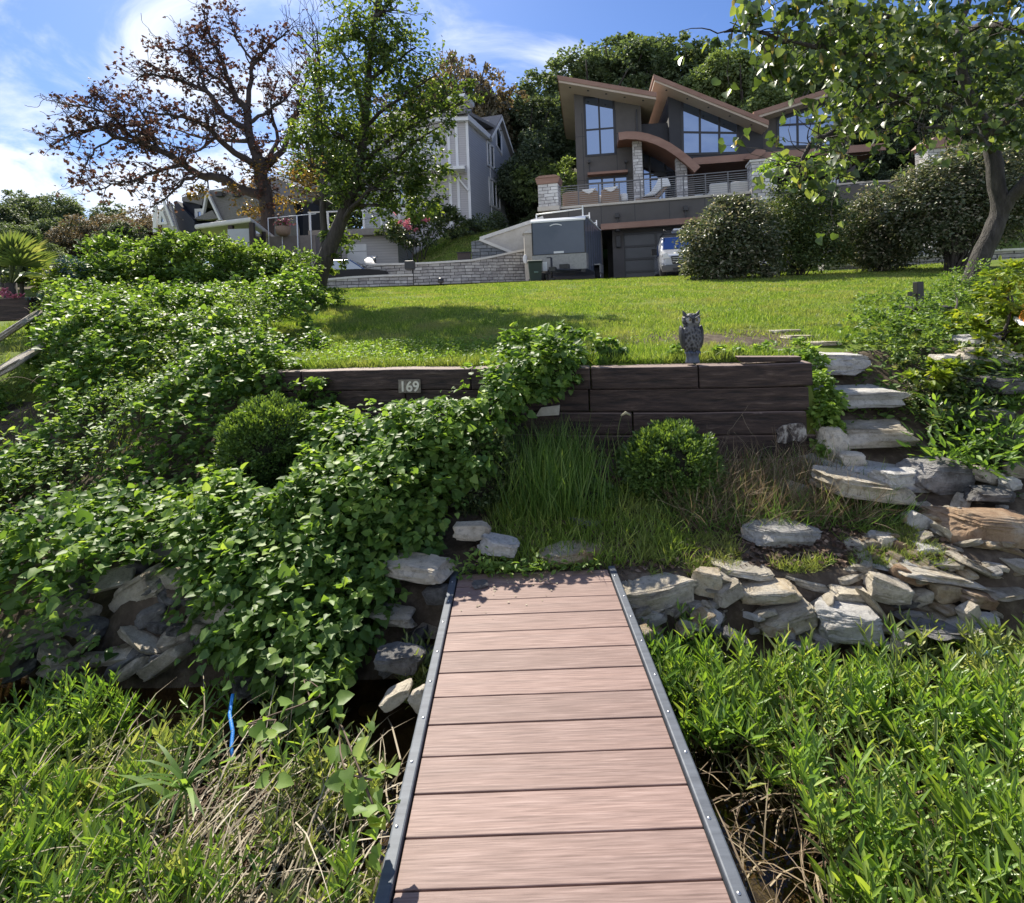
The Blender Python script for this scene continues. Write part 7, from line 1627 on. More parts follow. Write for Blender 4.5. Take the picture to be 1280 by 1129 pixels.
def vine_center():
    q = rng
    bl = blobs_px([(470, 570, 4.0, .34), (415, 560, 4.3, .28), (545, 545, 4.05, .36), (610, 505, 4.2, .28), (650, 470, 4.35, .24), (690, 452, 4.45, .22), (735, 440, 4.75, .17, (1.4, 1, .7)), (680, 490, 4.25, .14), (400, 640, 3.7, .36), (470, 630, 3.6, .36), (535, 625, 3.5, .2), (590, 570, 3.8, .2), (520, 590, 3.8, .3),
        (350, 660, 3.5, .32), (385, 730, 3.25, .36), (440, 700, 3.3, .3), (330, 760, 3.05, .3), (370, 800, 2.85, .27), (420, 790, 2.85, .22), (455, 750, 3.0, .17), (500, 680, 3.35, .22), (300, 730, 3.2, .28), (270, 690, 3.4, .3), (395, 850, 2.6, .16), (320, 640, 3.8, .3), (390, 500, 4.75, .18), (350, 480, 5.1, .25), (700, 420, 5.0, .16, (1.5, 1, .6)), (770, 432, 4.8, .09, (2, 1, .8)), (645, 432, 4.7, .15)])
    n = 33000; pos, out = blob_points(bl, n, .42, q, .45, 22)
    g = ground(pos[:, 0], pos[:, 1]); k = (pos[:, 2] > g - .02); px, py = PX(pos)
    k &= ~((px > 488) & (px < 548) & (py > 463) & (py < 499))      # keep the house number free
    k &= ~((px > 662) & (px < 703) & (py > 502) & (py < 524)); k &= ~((px > 556) & (py > 722) & (px < 780))
    k &= ~((((px - 334) / 36) ** 2 + ((py - 562) / 52) ** 2 < 1))
    k &= ~((px > 330) & (px < 600) & (py > 462) & (py < 500) & (pos[:, 1] < 4.72) & (q.random(n) < .93))
    pos, out = pos[k], out[k]
    ax, nn = leaf_orient(len(pos), out, .5, .7); o = leaves('vine_heap', pos, ax, nn, np.exp(q.normal(-3.22, .34, len(pos))).clip(.02, .085), T_HEART, M['vinelight' if False else 'vine'])
    tag(o, 'heap of heart-leaved vines spilling over the timber wall towards the dock', 'vines', kind='stuff')
    n = 5000; bl2 = [(b[0], b[1] - .03, b[2] + .04, b[3] * 1.03, b[4] * 1.03, b[5] * 1.06) for b in bl]; pos, out = blob_points(bl2, n, .3, q, .9, 10); k = (out[:, 2] > -.1); px, py = PX(pos)
    k &= ~((px > 488) & (px < 548) & (py > 463) & (py < 499)); k &= ~((px > 556) & (py > 718) & (px < 780)); k &= ~((((px - 334) / 36) ** 2 + ((py - 562) / 52) ** 2 < 1)); k &= ~((px > 662) & (px < 703) & (py > 502) & (py < 524)); k &= ~((px > 330) & (px < 600) & (py > 462) & (py < 500) & (pos[:, 1] < 4.72))
    pos, out = pos[k], out[k]; ax, nn = leaf_orient(len(pos), out, .3, .7)
    o = leaves('vine_tips', pos, ax, nn, q.uniform(.03, .06, len(pos)), T_HEART, M['vinelight']); tag(o, 'fresh pale vine tips on top of the heap at the timber wall', 'vines', kind='stuff')
    # runners over the dock end
    pts = []
    for L in ([(560, 712), (600, 716), (650, 712), (700, 713), (745, 712)], [(590, 700), (620, 715), (670, 710)]):
        P = smooth_path([U(x, y, 3.16) + Vector((0, 0, .02)) for x, y in L], 8, .01); pts += P
    pts = np.array([p[:] for p in pts]); pts = np.repeat(pts, 7, 0) + rnd(len(pts) * 7, .028) * [1, 1.2, .8]; pts[:, 2] = np.maximum(pts[:, 2], .425); pts[:, 1] = np.maximum(pts[:, 1], 3.1); ax, nn = leaf_orient(len(pts), None, .0, .5)
    o = leaves('vine_runner', pts, ax, nn, q.uniform(.025, .05, len(pts)), T_OVAL, M['vinelight']); tag(o, 'short leafy vine runner creeping along the end of the dock', 'vines', kind='stuff')
    # ivy at the right end of the timber wall and behind the owl
    bl = blobs_px([(1030, 520, 4.25, .11), (1036, 500, 4.4, .11), (1030, 560, 4.15, .08), (1022, 480, 4.5, .11), (1045, 535, 4.2, .06), (1015, 452, 4.75, .12), (960, 440, 4.7, .10, (2.2, 1, .7)), (905, 440, 4.6, .08, (2, 1, .7)), (1000, 440, 4.9, .12), (845, 440, 4.7, .07, (2, 1, .7))])
    n = 4200; pos, out = blob_points(bl, n, .45, q, .3, 16); g = ground(pos[:, 0], pos[:, 1]); k = pos[:, 2] > g - .02; pos, out = pos[k], out[k]; ax, nn = leaf_orient(len(pos), out, .3, .8)
    o = leaves('ivy', pos, ax, nn, q.uniform(.02, .042, len(pos)), T_HEART, M['vinelight']); tag(o, 'small-leaved ivy around the right end of the timber wall and behind the owl', 'ivy', kind='stuff')
vine_center()
# hedge behind the vines
bush('hedge_shrub', [(120, 329, 10.2, 0.50), (165, 324, 10.4, 0.54), (150, 354, 9.8, 0.50), (105, 354, 9.6, 0.43), (190, 349, 10, 0.50)], 6500, (.07, .12), 'hedge', 'leftmost bright green shrub of the hedge above the vine bank', group='hedge shrubs behind the vines', stems=8)
bush('hedge_shrub', [(220, 329, 10.6, 0.61), (260, 334, 10.4, 0.61), (205, 354, 10.2, 0.43), (250, 359, 10, 0.50), (235, 314, 10.8, 0.40)], 7000, (.07, .12), 'hedge', 'tallest bright green shrub in the middle of the hedge', group='hedge shrubs behind the vines', stems=8)
bush('hedge_shrub', [(300, 339, 10.5, 0.54), (330, 344, 10.4, 0.50), (290, 361, 10.2, 0.43), (320, 327, 10.8, 0.36)], 6000, (.07, .115), 'hedge', 'hedge shrub in front of the glass pavilion', group='hedge shrubs behind the vines', stems=8)
bush('hedge_shrub', [(360, 344, 11, 0.50), (375, 364, 10.8, 0.36), (345, 359, 10.6, 0.43), (378, 327, 11.4, 0.29)], 5000, (.06, .105), 'hedge', 'hedge shrub touching the trunk of the leafy tree', group='hedge shrubs behind the vines', stems=8)
bush('low_shrub', [(372, 378, 10.6, .4, (1.6, 1, .7)), (400, 372, 11.4, .3, (2, 1, .8)), (340, 372, 9.4, .4, (1.6, 1, .8))], 3500, (.05, .09), 'vine', 'low weedy growth around the foot of the leafy tree', stems=4)
bush('shrub', [(505, 290, 29, .8), (535, 282, 29, 1.0), (560, 278, 30, .8), (480, 285, 28.5, .6), (520, 265, 29.5, .8), (550, 262, 30, .7)], 5000, (.12, .22), 'burngreen', 'mixed shrub border on the sloping lawn before the grey-blue house', stems=6, sr=.03)
bush('shrub', [(605, 285, 33, .9), (622, 283, 34, .8), (590, 288, 32, .6), (570, 284, 31, .6)], 3500, (.12, .22), 'forestdark', 'dark shrub at the foot of the grey-blue house side wall', stems=5, sr=.03)
bush('flowering_shrub', [(515, 280, 28, .35), (530, 274, 28, .3), (497, 272, 27.5, .25)], 500, (.09, .15), 'petal', 'pink flowering shrub in the border before the grey-blue house', stems=3)
bush('shrub', [(600, 255, 46, 1.5), (670, 225, 40, 1.5), (712, 240, 35, 1.2), (708, 215, 36, .9)], 4500, (.18, .3), 'forestlight', 'pale shrub growing between the stone pillar and the tower of the modern house', stems=4, sr=.04, base=(710, 262, 35.5))
p = U(354, 308, 24.9) if False else None
def pot_flowers():
    c = OFF[POT.name] + Vector((0, 0, .5)); n = 260; d = norm(rnd(n)); d[:, 2] = np.abs(d[:, 2]) * .8; pos = np.array(c) + d * .42 * rng.uniform(.3, 1, (n, 1)); ax, nn = leaf_orient(n, d)
    leaves('flowers', pos[:130], ax[:130], nn[:130], .12, T_QUAD, M['petal'], POT); leaves('foliage', pos[130:], ax[130:], nn[130:], .14, T_OVAL, M['forest'], POT)
pot_flowers()
# palm + conifers, far left
def palm():
    c = U(14, 375, 7.9); root = empty('palm', c, 'small fan palm with long pointed leaflets in the raised bed at the left edge', 'palm'); mb = MB(); q = random.Random(2); P_, A_, N_, S_ = [], [], [], []
    mb.tube([c + Vector((0, 0, -.2)), c + Vector((0, 0, .25))], [.09, .07], 8); mb.build('trunk', M['bark'], root); mb = MB()
    for i in range(26):
        a = q.uniform(0, 6.28); e = q.uniform(.25, 1.35); d = Vector((math.cos(a) * math.cos(e), math.sin(a) * math.cos(e), math.sin(e))); l = q.uniform(.3, .5); h = c + Vector((0, 0, .22)) + d * l
        mb.tube([c + Vector((0, 0, .2)), h], .006, 4)
        sd = d.cross(Vector((0, 0, 1))).normalized(); up = sd.cross(d)
        for k in range(15):
            t = (k - 7) / 7 * 1.35; P_.append(h[:]); A_.append((d * math.cos(t) + sd * math.sin(t) + Vector((0, 0, -.08)))[:]); N_.append((up + sd * .2)[:]); S_.append(.42 - abs(t) * .08)
    mb.build('stalks', M['stem'], root); leaves('fronds', np.array(P_), norm(np.array(A_)), norm(np.array(N_)), np.array(S_), (T_LANCE[0] * [.9, 1, 1.3], T_LANCE[1]), M['palm'], root)
palm()
bush('juniper', [(88, 345, 9.2, .28), (75, 352, 9, .2)], 1500, (.04, .08), 'bluespruce', 'bluish conifer beside the golden shrub at the left', T=(T_LANCE[0] * [2, 1, 1], T_LANCE[1]), stems=2)
bush('golden_shrub', [(62, 348, 9.0, .26), (52, 362, 8.7, .2)], 1200, (.05, .09), 'lime', 'golden-yellow shrub left of the bluish conifer', stems=2)
bush('juniper', [(62, 388, 7.6, .28), (80, 380, 7.8, .2)], 1800, (.035, .07), 'bluespruce', 'low bluish juniper at the top of the vine bank below the golden shrub', T=(T_LANCE[0] * [2, 1, 1], T_LANCE[1]), stems=2)
bush('flower_clump', [(12, 372, 7.5, .13), (-8, 374, 7.5, .1), (28, 373, 7.5, .09)], 300, (.03, .05), 'petal', 'magenta flowers at the foot of the palm', stems=0)
# right bank plants
bush('yellow_green_shrub', [(1235, 400, 5.6, .28, (1.4, 1, .6)), (1275, 380, 5.4, .3, (1.3, 1, .7)), (1205, 415, 5.4, .22, (1.3, 1, .6)), (1255, 355, 6, .25), (1265, 425, 4.7, .14), (1225, 435, 4.8, .16, (1.3, 1, .6))], 2200, (.05, .09), 'lime', 'yellow-green leafy shrub spreading in front of the kayak at the right', stems=10, droop=.25)
bush('yellow_green_branch', [(1190, 462, 4.5, .15, (1.5, 1, .5)), (1158, 472, 4.4, .11, (1.6, 1, .45)), (1225, 450, 4.55, .12, (1.3, 1, .5))], 800, (.05, .085), 'lime', 'arching branch of yellow-green leaves hanging beside the stone steps', cat='branch', stems=8, droop=.3, base=(1215, 500, 4.7))
bush('shrub', [(1100, 415, 5.6, .24), (1140, 400, 6.1, .26), (1160, 430, 5.4, .3), (1125, 440, 5.2, .16), (1200, 400, 6.2, .3), (1215, 370, 7.6, .45), (1190, 375, 7.9, .3), (1130, 385, 6.8, .12), (1180, 450, 5.0, .26)], 8500, (.03, .06), 'hedge', 'grey-green twiggy shrub mass around the round disc right of the steps', stems=14)
bush('shrub', [(1182, 512, 4.5, .22), (1195, 500, 4.5, .3), (1230, 480, 4.6, .3), (1210, 540, 4.2, .24), (1186, 548, 4.2, .13), (1250, 555, 4.0, .16), (1140, 462, 4.7, .1)], 8500, (.03, .055), 'burngreen', 'dark shaded leafy clump directly right of the stone steps', stems=12)
def right_bank_cover():
    q = rng; n = 15000; x = q.uniform(2.75, 8, n); y = q.uniform(3.3, 9, n); c = np.array([mnoise.noise(Vector((a * 1.5, b * 1.5, 21))) for a, b in zip(x, y)]); k = (c > -.15) & ((x > 3.35) | (y > 4.1)) & (x > 2.75 + .35 * (y < 4.4)) & (x > 2.2 + (y - 4) * .72); x, y, c = x[k], y[k], c[k]
    pos = np.stack([x, y, ground(x, y) + q.uniform(.0, .28, len(x)) * (c + .3)], 1); ax, nn = leaf_orient(len(x), None, .1, .8)
    o = leaves('ground_cover', pos, ax, nn, q.uniform(.03, .08, len(x)), T_OVAL, M['hedge']); tag(o, 'low leafy ground cover on the bank right of the stone steps', 'ground cover', kind='stuff')
right_bank_cover()
def ferny():
    q = rng; P_, A_, N_, S_ = [], [], [], []
    for (px, py, d) in [(1180, 580, 3.95), (1215, 560, 4.0), (1250, 550, 4.0), (1275, 520, 4.2), (1240, 510, 4.3), (1265, 570, 3.9), (1190, 530, 4.25), (1225, 590, 3.8), (1285, 480, 4.3)]:
        c = np.array(U(px, py, d)); n = 150; a = q.uniform(0, 6.28, n); l = q.uniform(.05, .3, (n, 1)); dd = np.stack([np.cos(a), np.sin(a), q.uniform(.1, 1.2, n)], 1); p = c + norm(dd) * l; P_.append(p); A_.append(norm(dd + rnd(n, .5))); N_.append(norm(rnd(n, .5) + UPV)); S_.append(q.uniform(.04, .11, n))
    o = leaves('leafy_weeds', np.concatenate(P_), np.concatenate(A_), np.concatenate(N_), np.concatenate(S_), (T_LANCE[0] * [2, 1, 1], T_LANCE[1]), M['vine']); tag(o, 'narrow-leaved weeds in the shade right of the stone steps', 'weeds', kind='stuff')
ferny()

# ================================================================== GRASS
def blades(name, x, y, h, w, mat, label, z=None, lean=.35, cat='grass', q=rng, T=T_BLADE, dirb=None):
    n = len(x); z = ground(x, y) if z is None else z; pos = np.stack([x, y, z], 1)
    ax = q.normal(size=(n, 3)) * lean; ax[:, 2] = 1; 
    if dirb is not None: ax += np.array(dirb)
    nn = q.normal(size=(n, 3)); nn[:, 2] *= .3
    o = leaves(name, pos, norm(ax), norm(nn), h, T, M[mat], width=w)
    tag(o, label, cat, kind='stuff'); return o
T_TRI = (np.array([[-.5, 0, 0], [.5, 0, 0], [0, 1, -.3]], float), np.array([[0, 1, 2]]))
def lawn():
    q = rng
    def region(n, y0, y1):
        u_ = q.uniform(0, 1, n); y = y0 * (y1 / y0) ** u_ if True else 0; x = q.uniform(-1, 1, n) * (y * .62 + .8) + y * .18; return x, y
    X, Y = [], []
    x, y = region(240000, 4.45, 20); k = (y > ywall(x) + .2) & (x > -2.6 - (y - 5) * .32)
    bp = np.exp(-(((x - 2.2) / 1.0) ** 2 + ((y - 5.85) / .4) ** 2)) + np.exp(-(((x + .9) / .25) ** 2 + ((y - 5.6) / .2) ** 2)) * .8
    k &= (q.random(len(x)) > bp * 1.15); k &= ~((x > 2.3) & (y < 5.6)); k &= ~((x > 4.6) & (y < 6.5))
    x, y = x[k], y[k]; tuft = np.array([mnoise.noise(Vector((a * 1.6, b * 1.6, 0))) for a, b in zip(x, y)])
    h = (.044 + .03 * np.clip(tuft, -1, 1) + q.uniform(0, .02, len(x))) * np.interp(y, [4.5, 8, 20], [1.25, 1.0, 1.1]) * np.where(y < 5.3, 1.35, 1); w = np.interp(y, [4.5, 8, 20], [.009, .014, .028]) * q.uniform(.7, 1.3, len(x))
    blades('lawn_grass', x, y, h, w, 'grass', 'sunlit mown lawn grass between timber wall and house', T=T_TRI, lean=.6)
    n = 26000; x = q.uniform(-9, -3.2, n); y = q.uniform(4.5, 13, n); blades('side_grass', x, y, q.uniform(.05, .13, n), q.uniform(.008, .014, n), 'grass', 'rough grass between the terrace edges at the far left', lean=.6, T=T_TRI)
    # weedy tall fringe along the wall
    n = 5000; a = q.uniform(0, 1, n); x = WL[0] + (WR[0] - WL[0]) * a; y = ywall(x) + .2 + q.exponential(.13, n); k = x < 2.2; x, y = x[k], y[k]
    blades('grass_fringe', x, y, q.uniform(.05, .14, len(x)), q.uniform(.004, .008, len(x)), 'grass', 'longer unmown grass fringe behind the top of the timber wall', lean=.5)
    n = 5200; x = q.normal(-1.0, .9, n); y = q.uniform(4.9, 6.2, n); k = (y > ywall(x) + .25) & (x > -2.6); x, y = x[k], y[k]; pos = np.stack([x, y, ground(x, y) + q.uniform(.01, .1, len(x))], 1); ax, nn = leaf_orient(len(x), None, 0, .6)
    o = leaves('broadleaf_weeds', pos, ax, nn, q.uniform(.02, .05, len(x)), T_OVAL, M['vinelight']); tag(o, 'broad-leaved weeds mixed into the lawn near the wall', 'weeds', kind='stuff')
    # slope lawn before blue house
    n = 40000; x = q.uniform(-7, .2, n); y = q.uniform(24.6, 36, n); blades('slope_grass', x, y, q.uniform(.08, .16, n), .035, 'grass', 'sloping lawn above the curved stone wall', T=T_TRI, lean=.6)
    # grass crest along far edge
    n = 30000; x = q.uniform(-5.5, 14, n); y = q.uniform(17, 20.3, n); blades('far_grass', x, y, q.uniform(.03, .08, n), .02, 'grass', 'lush grass at the far edge of the lawn', T=T_TRI, lean=.5)
lawn()
def wall_grass():
    q = rng
    # tall dark green grass under wall between the shrubs
    n = 1700; px = q.normal(690, 30, n); d = q.uniform(3.6, 4.25, n); r = [ray(a, 600) for a in px]; x = np.array([v.x for v in r]) * d; x = np.clip(x, -.12, .75)
    blades('tall_grass', x, d, q.uniform(.16, .52, n), q.uniform(.005, .009, n), 'longgrass', 'tall soft green grass clump between the two round shrubs', lean=.22)
    n = 5200; x = q.uniform(-.2, 1.0, n); y = q.uniform(3.2, 3.95, n); blades('bank_grass', x, y, q.uniform(.05, .17, n), q.uniform(.004, .008, n), 'grass', 'short bright grass just behind the dock end', lean=.5)
    # dry reddish-brown grass at right below the wall
    n = 2400; x = q.uniform(1.05, 2.3, n); y = q.uniform(3.5, 4.1, n); blades('dry_wall_grass', x, y, q.uniform(.12, .38, n), q.uniform(.003, .006, n), 'drygrass', 'dry brownish grass below the right half of the timber wall', lean=.7)
    n = 3000; x = q.uniform(1.0, 2.5, n); y = q.uniform(3.45, 4.15, n); blades('shade_grass', x, y, q.uniform(.08, .28, n), q.uniform(.003, .006, n), 'longgrass', 'green grass in the shade below the right half of the timber wall', lean=.7)
    n = 9000; x = q.uniform(.75, 2.5, n); y = q.uniform(3.12, 3.45, n); k = ~((x > 1.35) & (x < 2.0) & (y > 3.2)) ; x, y = x[k], y[k]; cl = np.array([mnoise.noise(Vector((a * 4, b * 6, 1))) for a, b in zip(x, y)]); k = cl > -.12; x, y = x[k], y[k]
    blades('bank_edge_grass', x, y, q.uniform(.03, .09, len(x)), q.uniform(.003, .006, len(x)), 'grass', 'thin grass on the bank above the riprap pile', lean=.8)
    # litter
    n = 9000; x = q.uniform(-.3, 2.6, n); y = q.uniform(3.15, 4.2, n); pos = np.stack([x, y, ground(x, y) + q.uniform(0, .03, n)], 1); ax = q.normal(size=(n, 3)) * [1, 1, .25]; nn = UPV + rnd(n, .5)
    o = leaves('leaf_litter', pos, norm(ax), norm(nn), q.uniform(.015, .045, n), T_QUAD, M['litter']); tag(o, 'brown leaf litter on the bare bank below the timber wall', 'leaf litter', kind='stuff')
    # leaf crumbs on the dock end
    n = 110; x = q.uniform(-.35, .2, n); y = 3.16 - q.exponential(.1, n); pos = np.stack([x, y, np.full(n, EYE - 1.526 + .004)], 1); ax = q.normal(size=(n, 3)) * [1, 1, .1]
    o = leaves('leaf_crumbs', pos, norm(ax), np.tile(UPV, (n, 1)), q.uniform(.006, .02, n), T_QUAD, M['reed']); tag(o, 'dry leaf crumbs scattered on the last dock boards', 'leaf litter', kind='stuff')
    # a tall seed stalk
    b = UG(772, 600); r = empty('seed_stalk', b, 'single tall grass stalk with drooping seed head before the timber wall', 'grass stalk'); m = MB()
    P = smooth_path([b, U(776, 570, 3.95), U(772, 545, 3.93), U(777, 520, 3.92), U(784, 517, 3.92)], 4); m.tube(P, .003, 4); m.build('stalk', M['stem'], r)
    m = MB(); m.tube([U(776, 520, 3.92), U(782, 516, 3.92), U(788, 519, 3.92)], [.006, .012, .006], 6); m.build('seed_head', surf('seed_head', (.3, .28, .18), None, .8, bs=0), r)
    c = np.array(b); n = 16; a = q.uniform(0, 6.28, n); ax = np.stack([np.cos(a), np.sin(a), q.uniform(.5, 2.5, n)], 1)
    leaves('blades', np.tile(c, (n, 1)), norm(ax), norm(rnd(n)), q.uniform(.2, .5, n), T_BLADE, M['longgrass'], r, width=.009)
    # wiry twiggy weeds against the wall at right
    mb = MB(); qr = random.Random(3); tips = []
    for i in range(26):
        p = UG(qr.uniform(870, 1035), qr.uniform(585, 640)); grow(mb, p, Vector((qr.gauss(0, .4), qr.gauss(-.1, .2), 1)), qr.uniform(.15, .4), .0028, 1, tips, qr, .3, .1, 3, (1, 3), .0012)
    tag(mb.build('wiry_weeds', M['reed']), 'wiry pale weed stalks in front of the right half of the timber wall', 'weeds', kind='stuff')
wall_grass()

# ================================================================== WATER WEEDS
def whorl_plants(name, xs, ys, hs, mat, label, lsz=(.06, .11), per=24, lean=.15, z0=-.05, wid=1.25, q=rng):
    n = len(xs); base = np.stack([xs, ys, np.full(n, z0)], 1); ld = q.normal(size=(n, 3)) * lean * q.uniform(.4, 2.2, (n, 1)); ld[:, 2] = 1; ld = norm(ld)
    t = np.tile(np.linspace(.3, 1, per), n); i = np.repeat(np.arange(n), per); curve = (q.normal(size=(n, 3)) * [.22, .22, 0])[i] * (t ** 2)[:, None]
    pos = base[i] + ld[i] * (hs[i] * t)[:, None] + curve * hs[i][:, None]
    a = np.arange(n * per) * 2.4 + q.uniform(0, 1.2, n * per); el = np.interp(t, [.3, .8, 1], [.45, 1.1, 2.4]) + q.normal(0, .25, n * per)
    ax = norm(np.stack([np.cos(a), np.sin(a), el], 1)); nn = norm(UPV - ax * ax[:, 2:3] + rnd(n * per, .25))
    k = t > q.uniform(.25, .6, n)[i]
    pos, ax, nn, t = pos[k], ax[k], nn[k], t[k]
    ps = q.uniform(.65, 1.25, n)[i][k]; sz = q.uniform(*lsz, len(pos)) * ps * np.interp(t, [.3, .75, 1], [.9, 1.1, .62]); TT = (T_LANCE[0] * [wid, 1, 1], T_LANCE[1])
    o = leaves(name, pos, ax, nn, sz, TT, M[mat]); tag(o, label, 'water weeds', kind='stuff')
    # stems
    V = []; Fa = []; w = .0035
    b = base; e = base + ld * hs[:, None]; side = norm(np.cross(ld, rnd(n))) * w; s2 = norm(np.cross(ld, side)) * w
    for off in (side, -side * .5 + s2, -side * .5 - s2): V += [b + off, e + off * .5]
    V = np.stack(V, 1).reshape(-1, 3); f = np.array([[0, 2, 3, 1], [2, 4, 5, 3], [4, 0, 1, 5]]); Fa = (f[None] + (np.arange(n) * 6)[:, None, None]).reshape(-1, 4)
    return V, Fa
def weeds():
    q = rng
    SV, SF, off = [], [], 0
    def acc(r):
        nonlocal off
        SV.append(r[0]); SF.append(r[1] + off); off += len(r[0])
    def nz(x, y, s=2.2, o=0): return np.array([mnoise.noise(Vector((a * s, b * s, o))) for a, b in zip(x, y)])
    # right bed
    n = 1300; x = q.uniform(.72, 4.2, n); y = q.uniform(1.05, 2.74, n); c = nz(x, y); k = (x > .66 + .10 * q.random(n)) & ~((x < .98 + c * .25) & (y > 1.3) & (y < 2.4)) & (c > -.34) & ~((x > 2.35) & (y > 2.35) & (c < .1)) ; x, y, c = x[k], y[k], c[k]
    acc(whorl_plants('water_willow_bed', x, y, .32 + .14 * c + q.uniform(-.1, .12, len(x)) - np.interp(y, [2.1, 2.8], [0, .18]), 'willow', 'dense bed of bright green narrow-leaved water weeds right of the dock'))
    n = 420; x = q.uniform(.8, 4.0, n); y = q.uniform(1.05, 2.7, n); acc(whorl_plants('pale_weeds', x, y, q.uniform(.12, .42, n), 'willowdull', 'paler yellowing stems scattered through the right weed bed', per=15, lean=.4, wid=.9))
    n = 300; x = q.uniform(2.0, 3.6, n); y = q.uniform(2.2, 2.85, n)
    acc(whorl_plants('dull_weed_patch', x, y, q.uniform(.12, .3, n), 'willowdull', 'duller grey-green weed patch at the right edge beside the blue pipe', per=18))
    n = 120; x = q.uniform(.64, 1.0, n); y = q.uniform(2.25, 2.95, n); acc(whorl_plants('dock_side_weeds', x, y, q.uniform(.12, .34, n), 'willow', 'loose water weeds against the right rail near the dock end', per=16))
    # left bed
    n = 1500; x = q.uniform(-3.4, -.62, n); y = q.uniform(1.0, 2.6, n); c = nz(x, y, 2, 5); k = ~((x > -.95) & (y > 1.35) & (c < .2)) & ~((x > -1.45) & (y > 1.75) & (c < .1)) & ~((x > -1.9) & (x < -.75) & (y < 1.6) & (c < .1)) & (y < 2.66 - np.clip(x + 2.4, 0, 2) * .1) & (c > -.4); x, y, c = x[k], y[k], c[k]
    acc(whorl_plants('shore_weed_bed', x, y, .20 + .12 * c + q.uniform(-.06, .12, len(x)), 'willow', 'bed of bright green narrow-leaved water weeds left of the dock', (.05, .09)))
    n = 700; x = q.uniform(-2.8, -.5, n); y = q.uniform(.95, 2.45, n); k = ~((x > -.6) & (y > 1.9)); x, y = x[k], y[k]
    acc(whorl_plants('yellowish_weeds', x, y, q.uniform(.08, .26, len(x)), 'willowdull', 'yellowish weeds growing through the dead reeds left of the dock', (.05, .1), per=18))
    o = mesh_np('weed_stems', np.concatenate(SV), np.concatenate(SF), M['stem']); tag(o, 'thin green stems of the water weeds on both sides of the dock', 'water weeds', kind='stuff')
    # weeds next to rail, left by rocks
    n = 24; x = q.normal(-.52, .05, n); y = q.normal(2.72, .08, n); V, F_ = whorl_plants('rail_side_weeds', x, y, q.uniform(.15, .36, n), 'willowdull', 'small wispy weed clump against the left rail among the rocks', (.05, .09), per=16)
    # dead reeds pile
    n = 2600; x = q.uniform(-2.3, -.5, n); y = q.uniform(.95, 2.3, n); k = q.random(n) < np.exp(-(((x + 1.25) / .62) ** 2 + ((y - 1.5) / .5) ** 2)) * 1.2 + .12; x, y = x[k], y[k]; n = len(x)
    ax = np.stack([q.normal(.25, .55, n), q.normal(.75, .55, n), q.normal(.12, .2, n)], 1)
    pos = np.stack([x, y, q.uniform(.0, .14, n)], 1); TT = T_BLADE
    o = leaves('dead_reeds', pos, norm(ax), norm(rnd(n, .4) + UPV), q.uniform(.15, .5, n), TT, M['reed'], width=q.uniform(.003, .008, n)); tag(o, 'pile of pale dead reed stalks lying in the weeds left of the dock', 'dead reeds', kind='stuff')
    n = 420; x = q.uniform(.62, 1.2, n); y = q.uniform(1.3, 2.5, n); ax = np.stack([q.normal(.3, .6, n), q.normal(.5, .6, n), q.normal(.08, .15, n)], 1); pos = np.stack([x, y, q.uniform(-.02, .08, n)], 1)
    o = leaves('dead_reeds', pos, norm(ax), norm(rnd(n, .4) + UPV), q.uniform(.08, .3, n), TT, M['reed' if False else 'drygrass'], width=q.uniform(.003, .007, n)); tag(o, 'broken brown reed litter floating between the right rail and the weed bed', 'dead reeds', kind='stuff')
    # muddy root mat under the beds (floating thatch)
    for nm, x0, x1, lb in (('weed_thatch', 1.0, 4.2, 'brown thatch of dead stems under the right weed bed'), ('weed_thatch', -3.6, -.95, 'brown thatch of dead stems under the left weed bed')):
        n = 14000; x = q.uniform(x0, x1, n); y = q.uniform(.9, 2.8 if x0 > 0 else 2.45, n); c = nz(x, y, 1.8, 9); k = c > (-.25 if x0 > 0 else -.1); x, y = x[k], y[k]; n = len(x)
        ax = q.normal(size=(n, 3)) * [1, 1, .25]; pos = np.stack([x, y, q.uniform(-.03, .05, n)], 1)
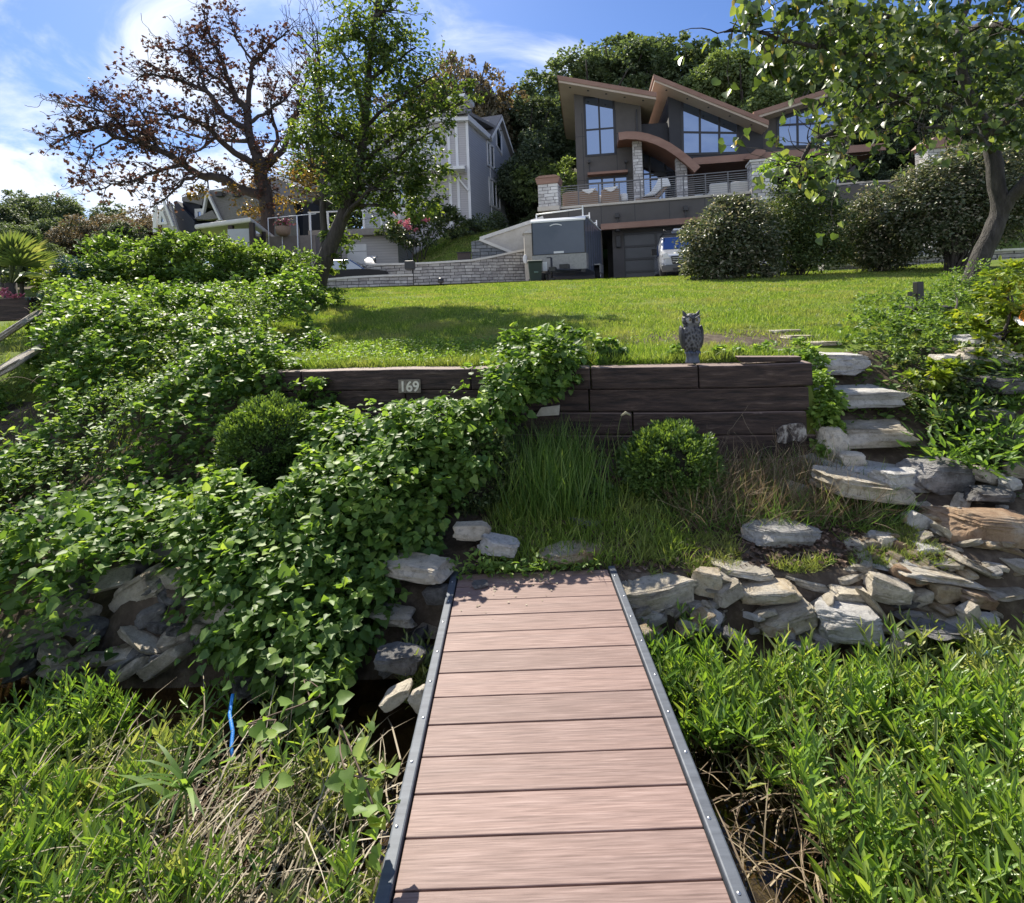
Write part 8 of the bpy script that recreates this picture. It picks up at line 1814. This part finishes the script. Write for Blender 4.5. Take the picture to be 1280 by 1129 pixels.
        o = leaves(nm, pos, norm(ax), norm(rnd(n, .4) + UPV), q.uniform(.06, .2, n), TT, M['litter'], width=q.uniform(.004, .01, n)); tag(o, lb, 'thatch', kind='stuff')
    # broad blade plant, left
    c = np.array(U(232, 985, 1.72)); root = empty('broad_blade_plant', c, 'plant with long arching broad blades in the left weed bed', 'plant'); n = 16; a = q.uniform(0, 6.28, n); ax = np.stack([np.cos(a), np.sin(a), q.uniform(.2, 1.6, n)], 1)
    leaves('blades', np.tile(c, (n, 1)) + rnd(n, .01), norm(ax), norm(UPV + rnd(n, .3)), q.uniform(.12, .2, n), T_BLADE, M['vine'], root, width=.018)
    mb = MB(); mb.tube([c + [0, 0, -.12], c + [0, 0, .05]], .004, 5); mb.build('stem', M['stem'], root)
    # heart-leaf climber near the rail
    for (pts, lb) in (([(455, 1030, 1.55), (462, 1000, 1.55), (448, 965, 1.6), (470, 1015, 1.5), (440, 940, 1.65), (425, 905, 1.8), (430, 960, 1.62), (465, 975, 1.56)], 'heart-leaved climber shoot rising beside the left rail'),
                      ([(330, 960, 1.75), (325, 930, 1.85), (345, 900, 1.95), (310, 905, 1.95), (400, 870, 2.2), (380, 850, 2.3), (395, 890, 2.1)], 'heart-leaved creeper over the left weed bed by the blue strap')):
        P = [U(*t) for t in pts]; root = empty('creeper', P[0], lb, 'creeper'); pos = np.array([p[:] for p in P]); pos = np.repeat(pos, 5, 0) + rnd(len(pos) * 5, .035); ax, nn = leaf_orient(len(pos), None, .4, .6)
        leaves('foliage', pos, ax, nn, q.uniform(.03, .06, len(pos)), T_HEART, M['vinelight'], root); mb = MB(); mb.tube(smooth_path([p for p in P], 3), .003, 4); mb.build('stem', M['twig'], root)
weeds()
def finish():
    used = set()
    for o in sc.objects:
        if o.type == 'MESH' and o.parent is None and 'kind' not in o.keys() and 'label' not in o.keys(): o['label'] = o.name.replace('_', ' '); print('unlabelled', o.name)
for _i, (px, py, w, h, d, mt, tilt, slab, lb) in enumerate(R): pass
finish()
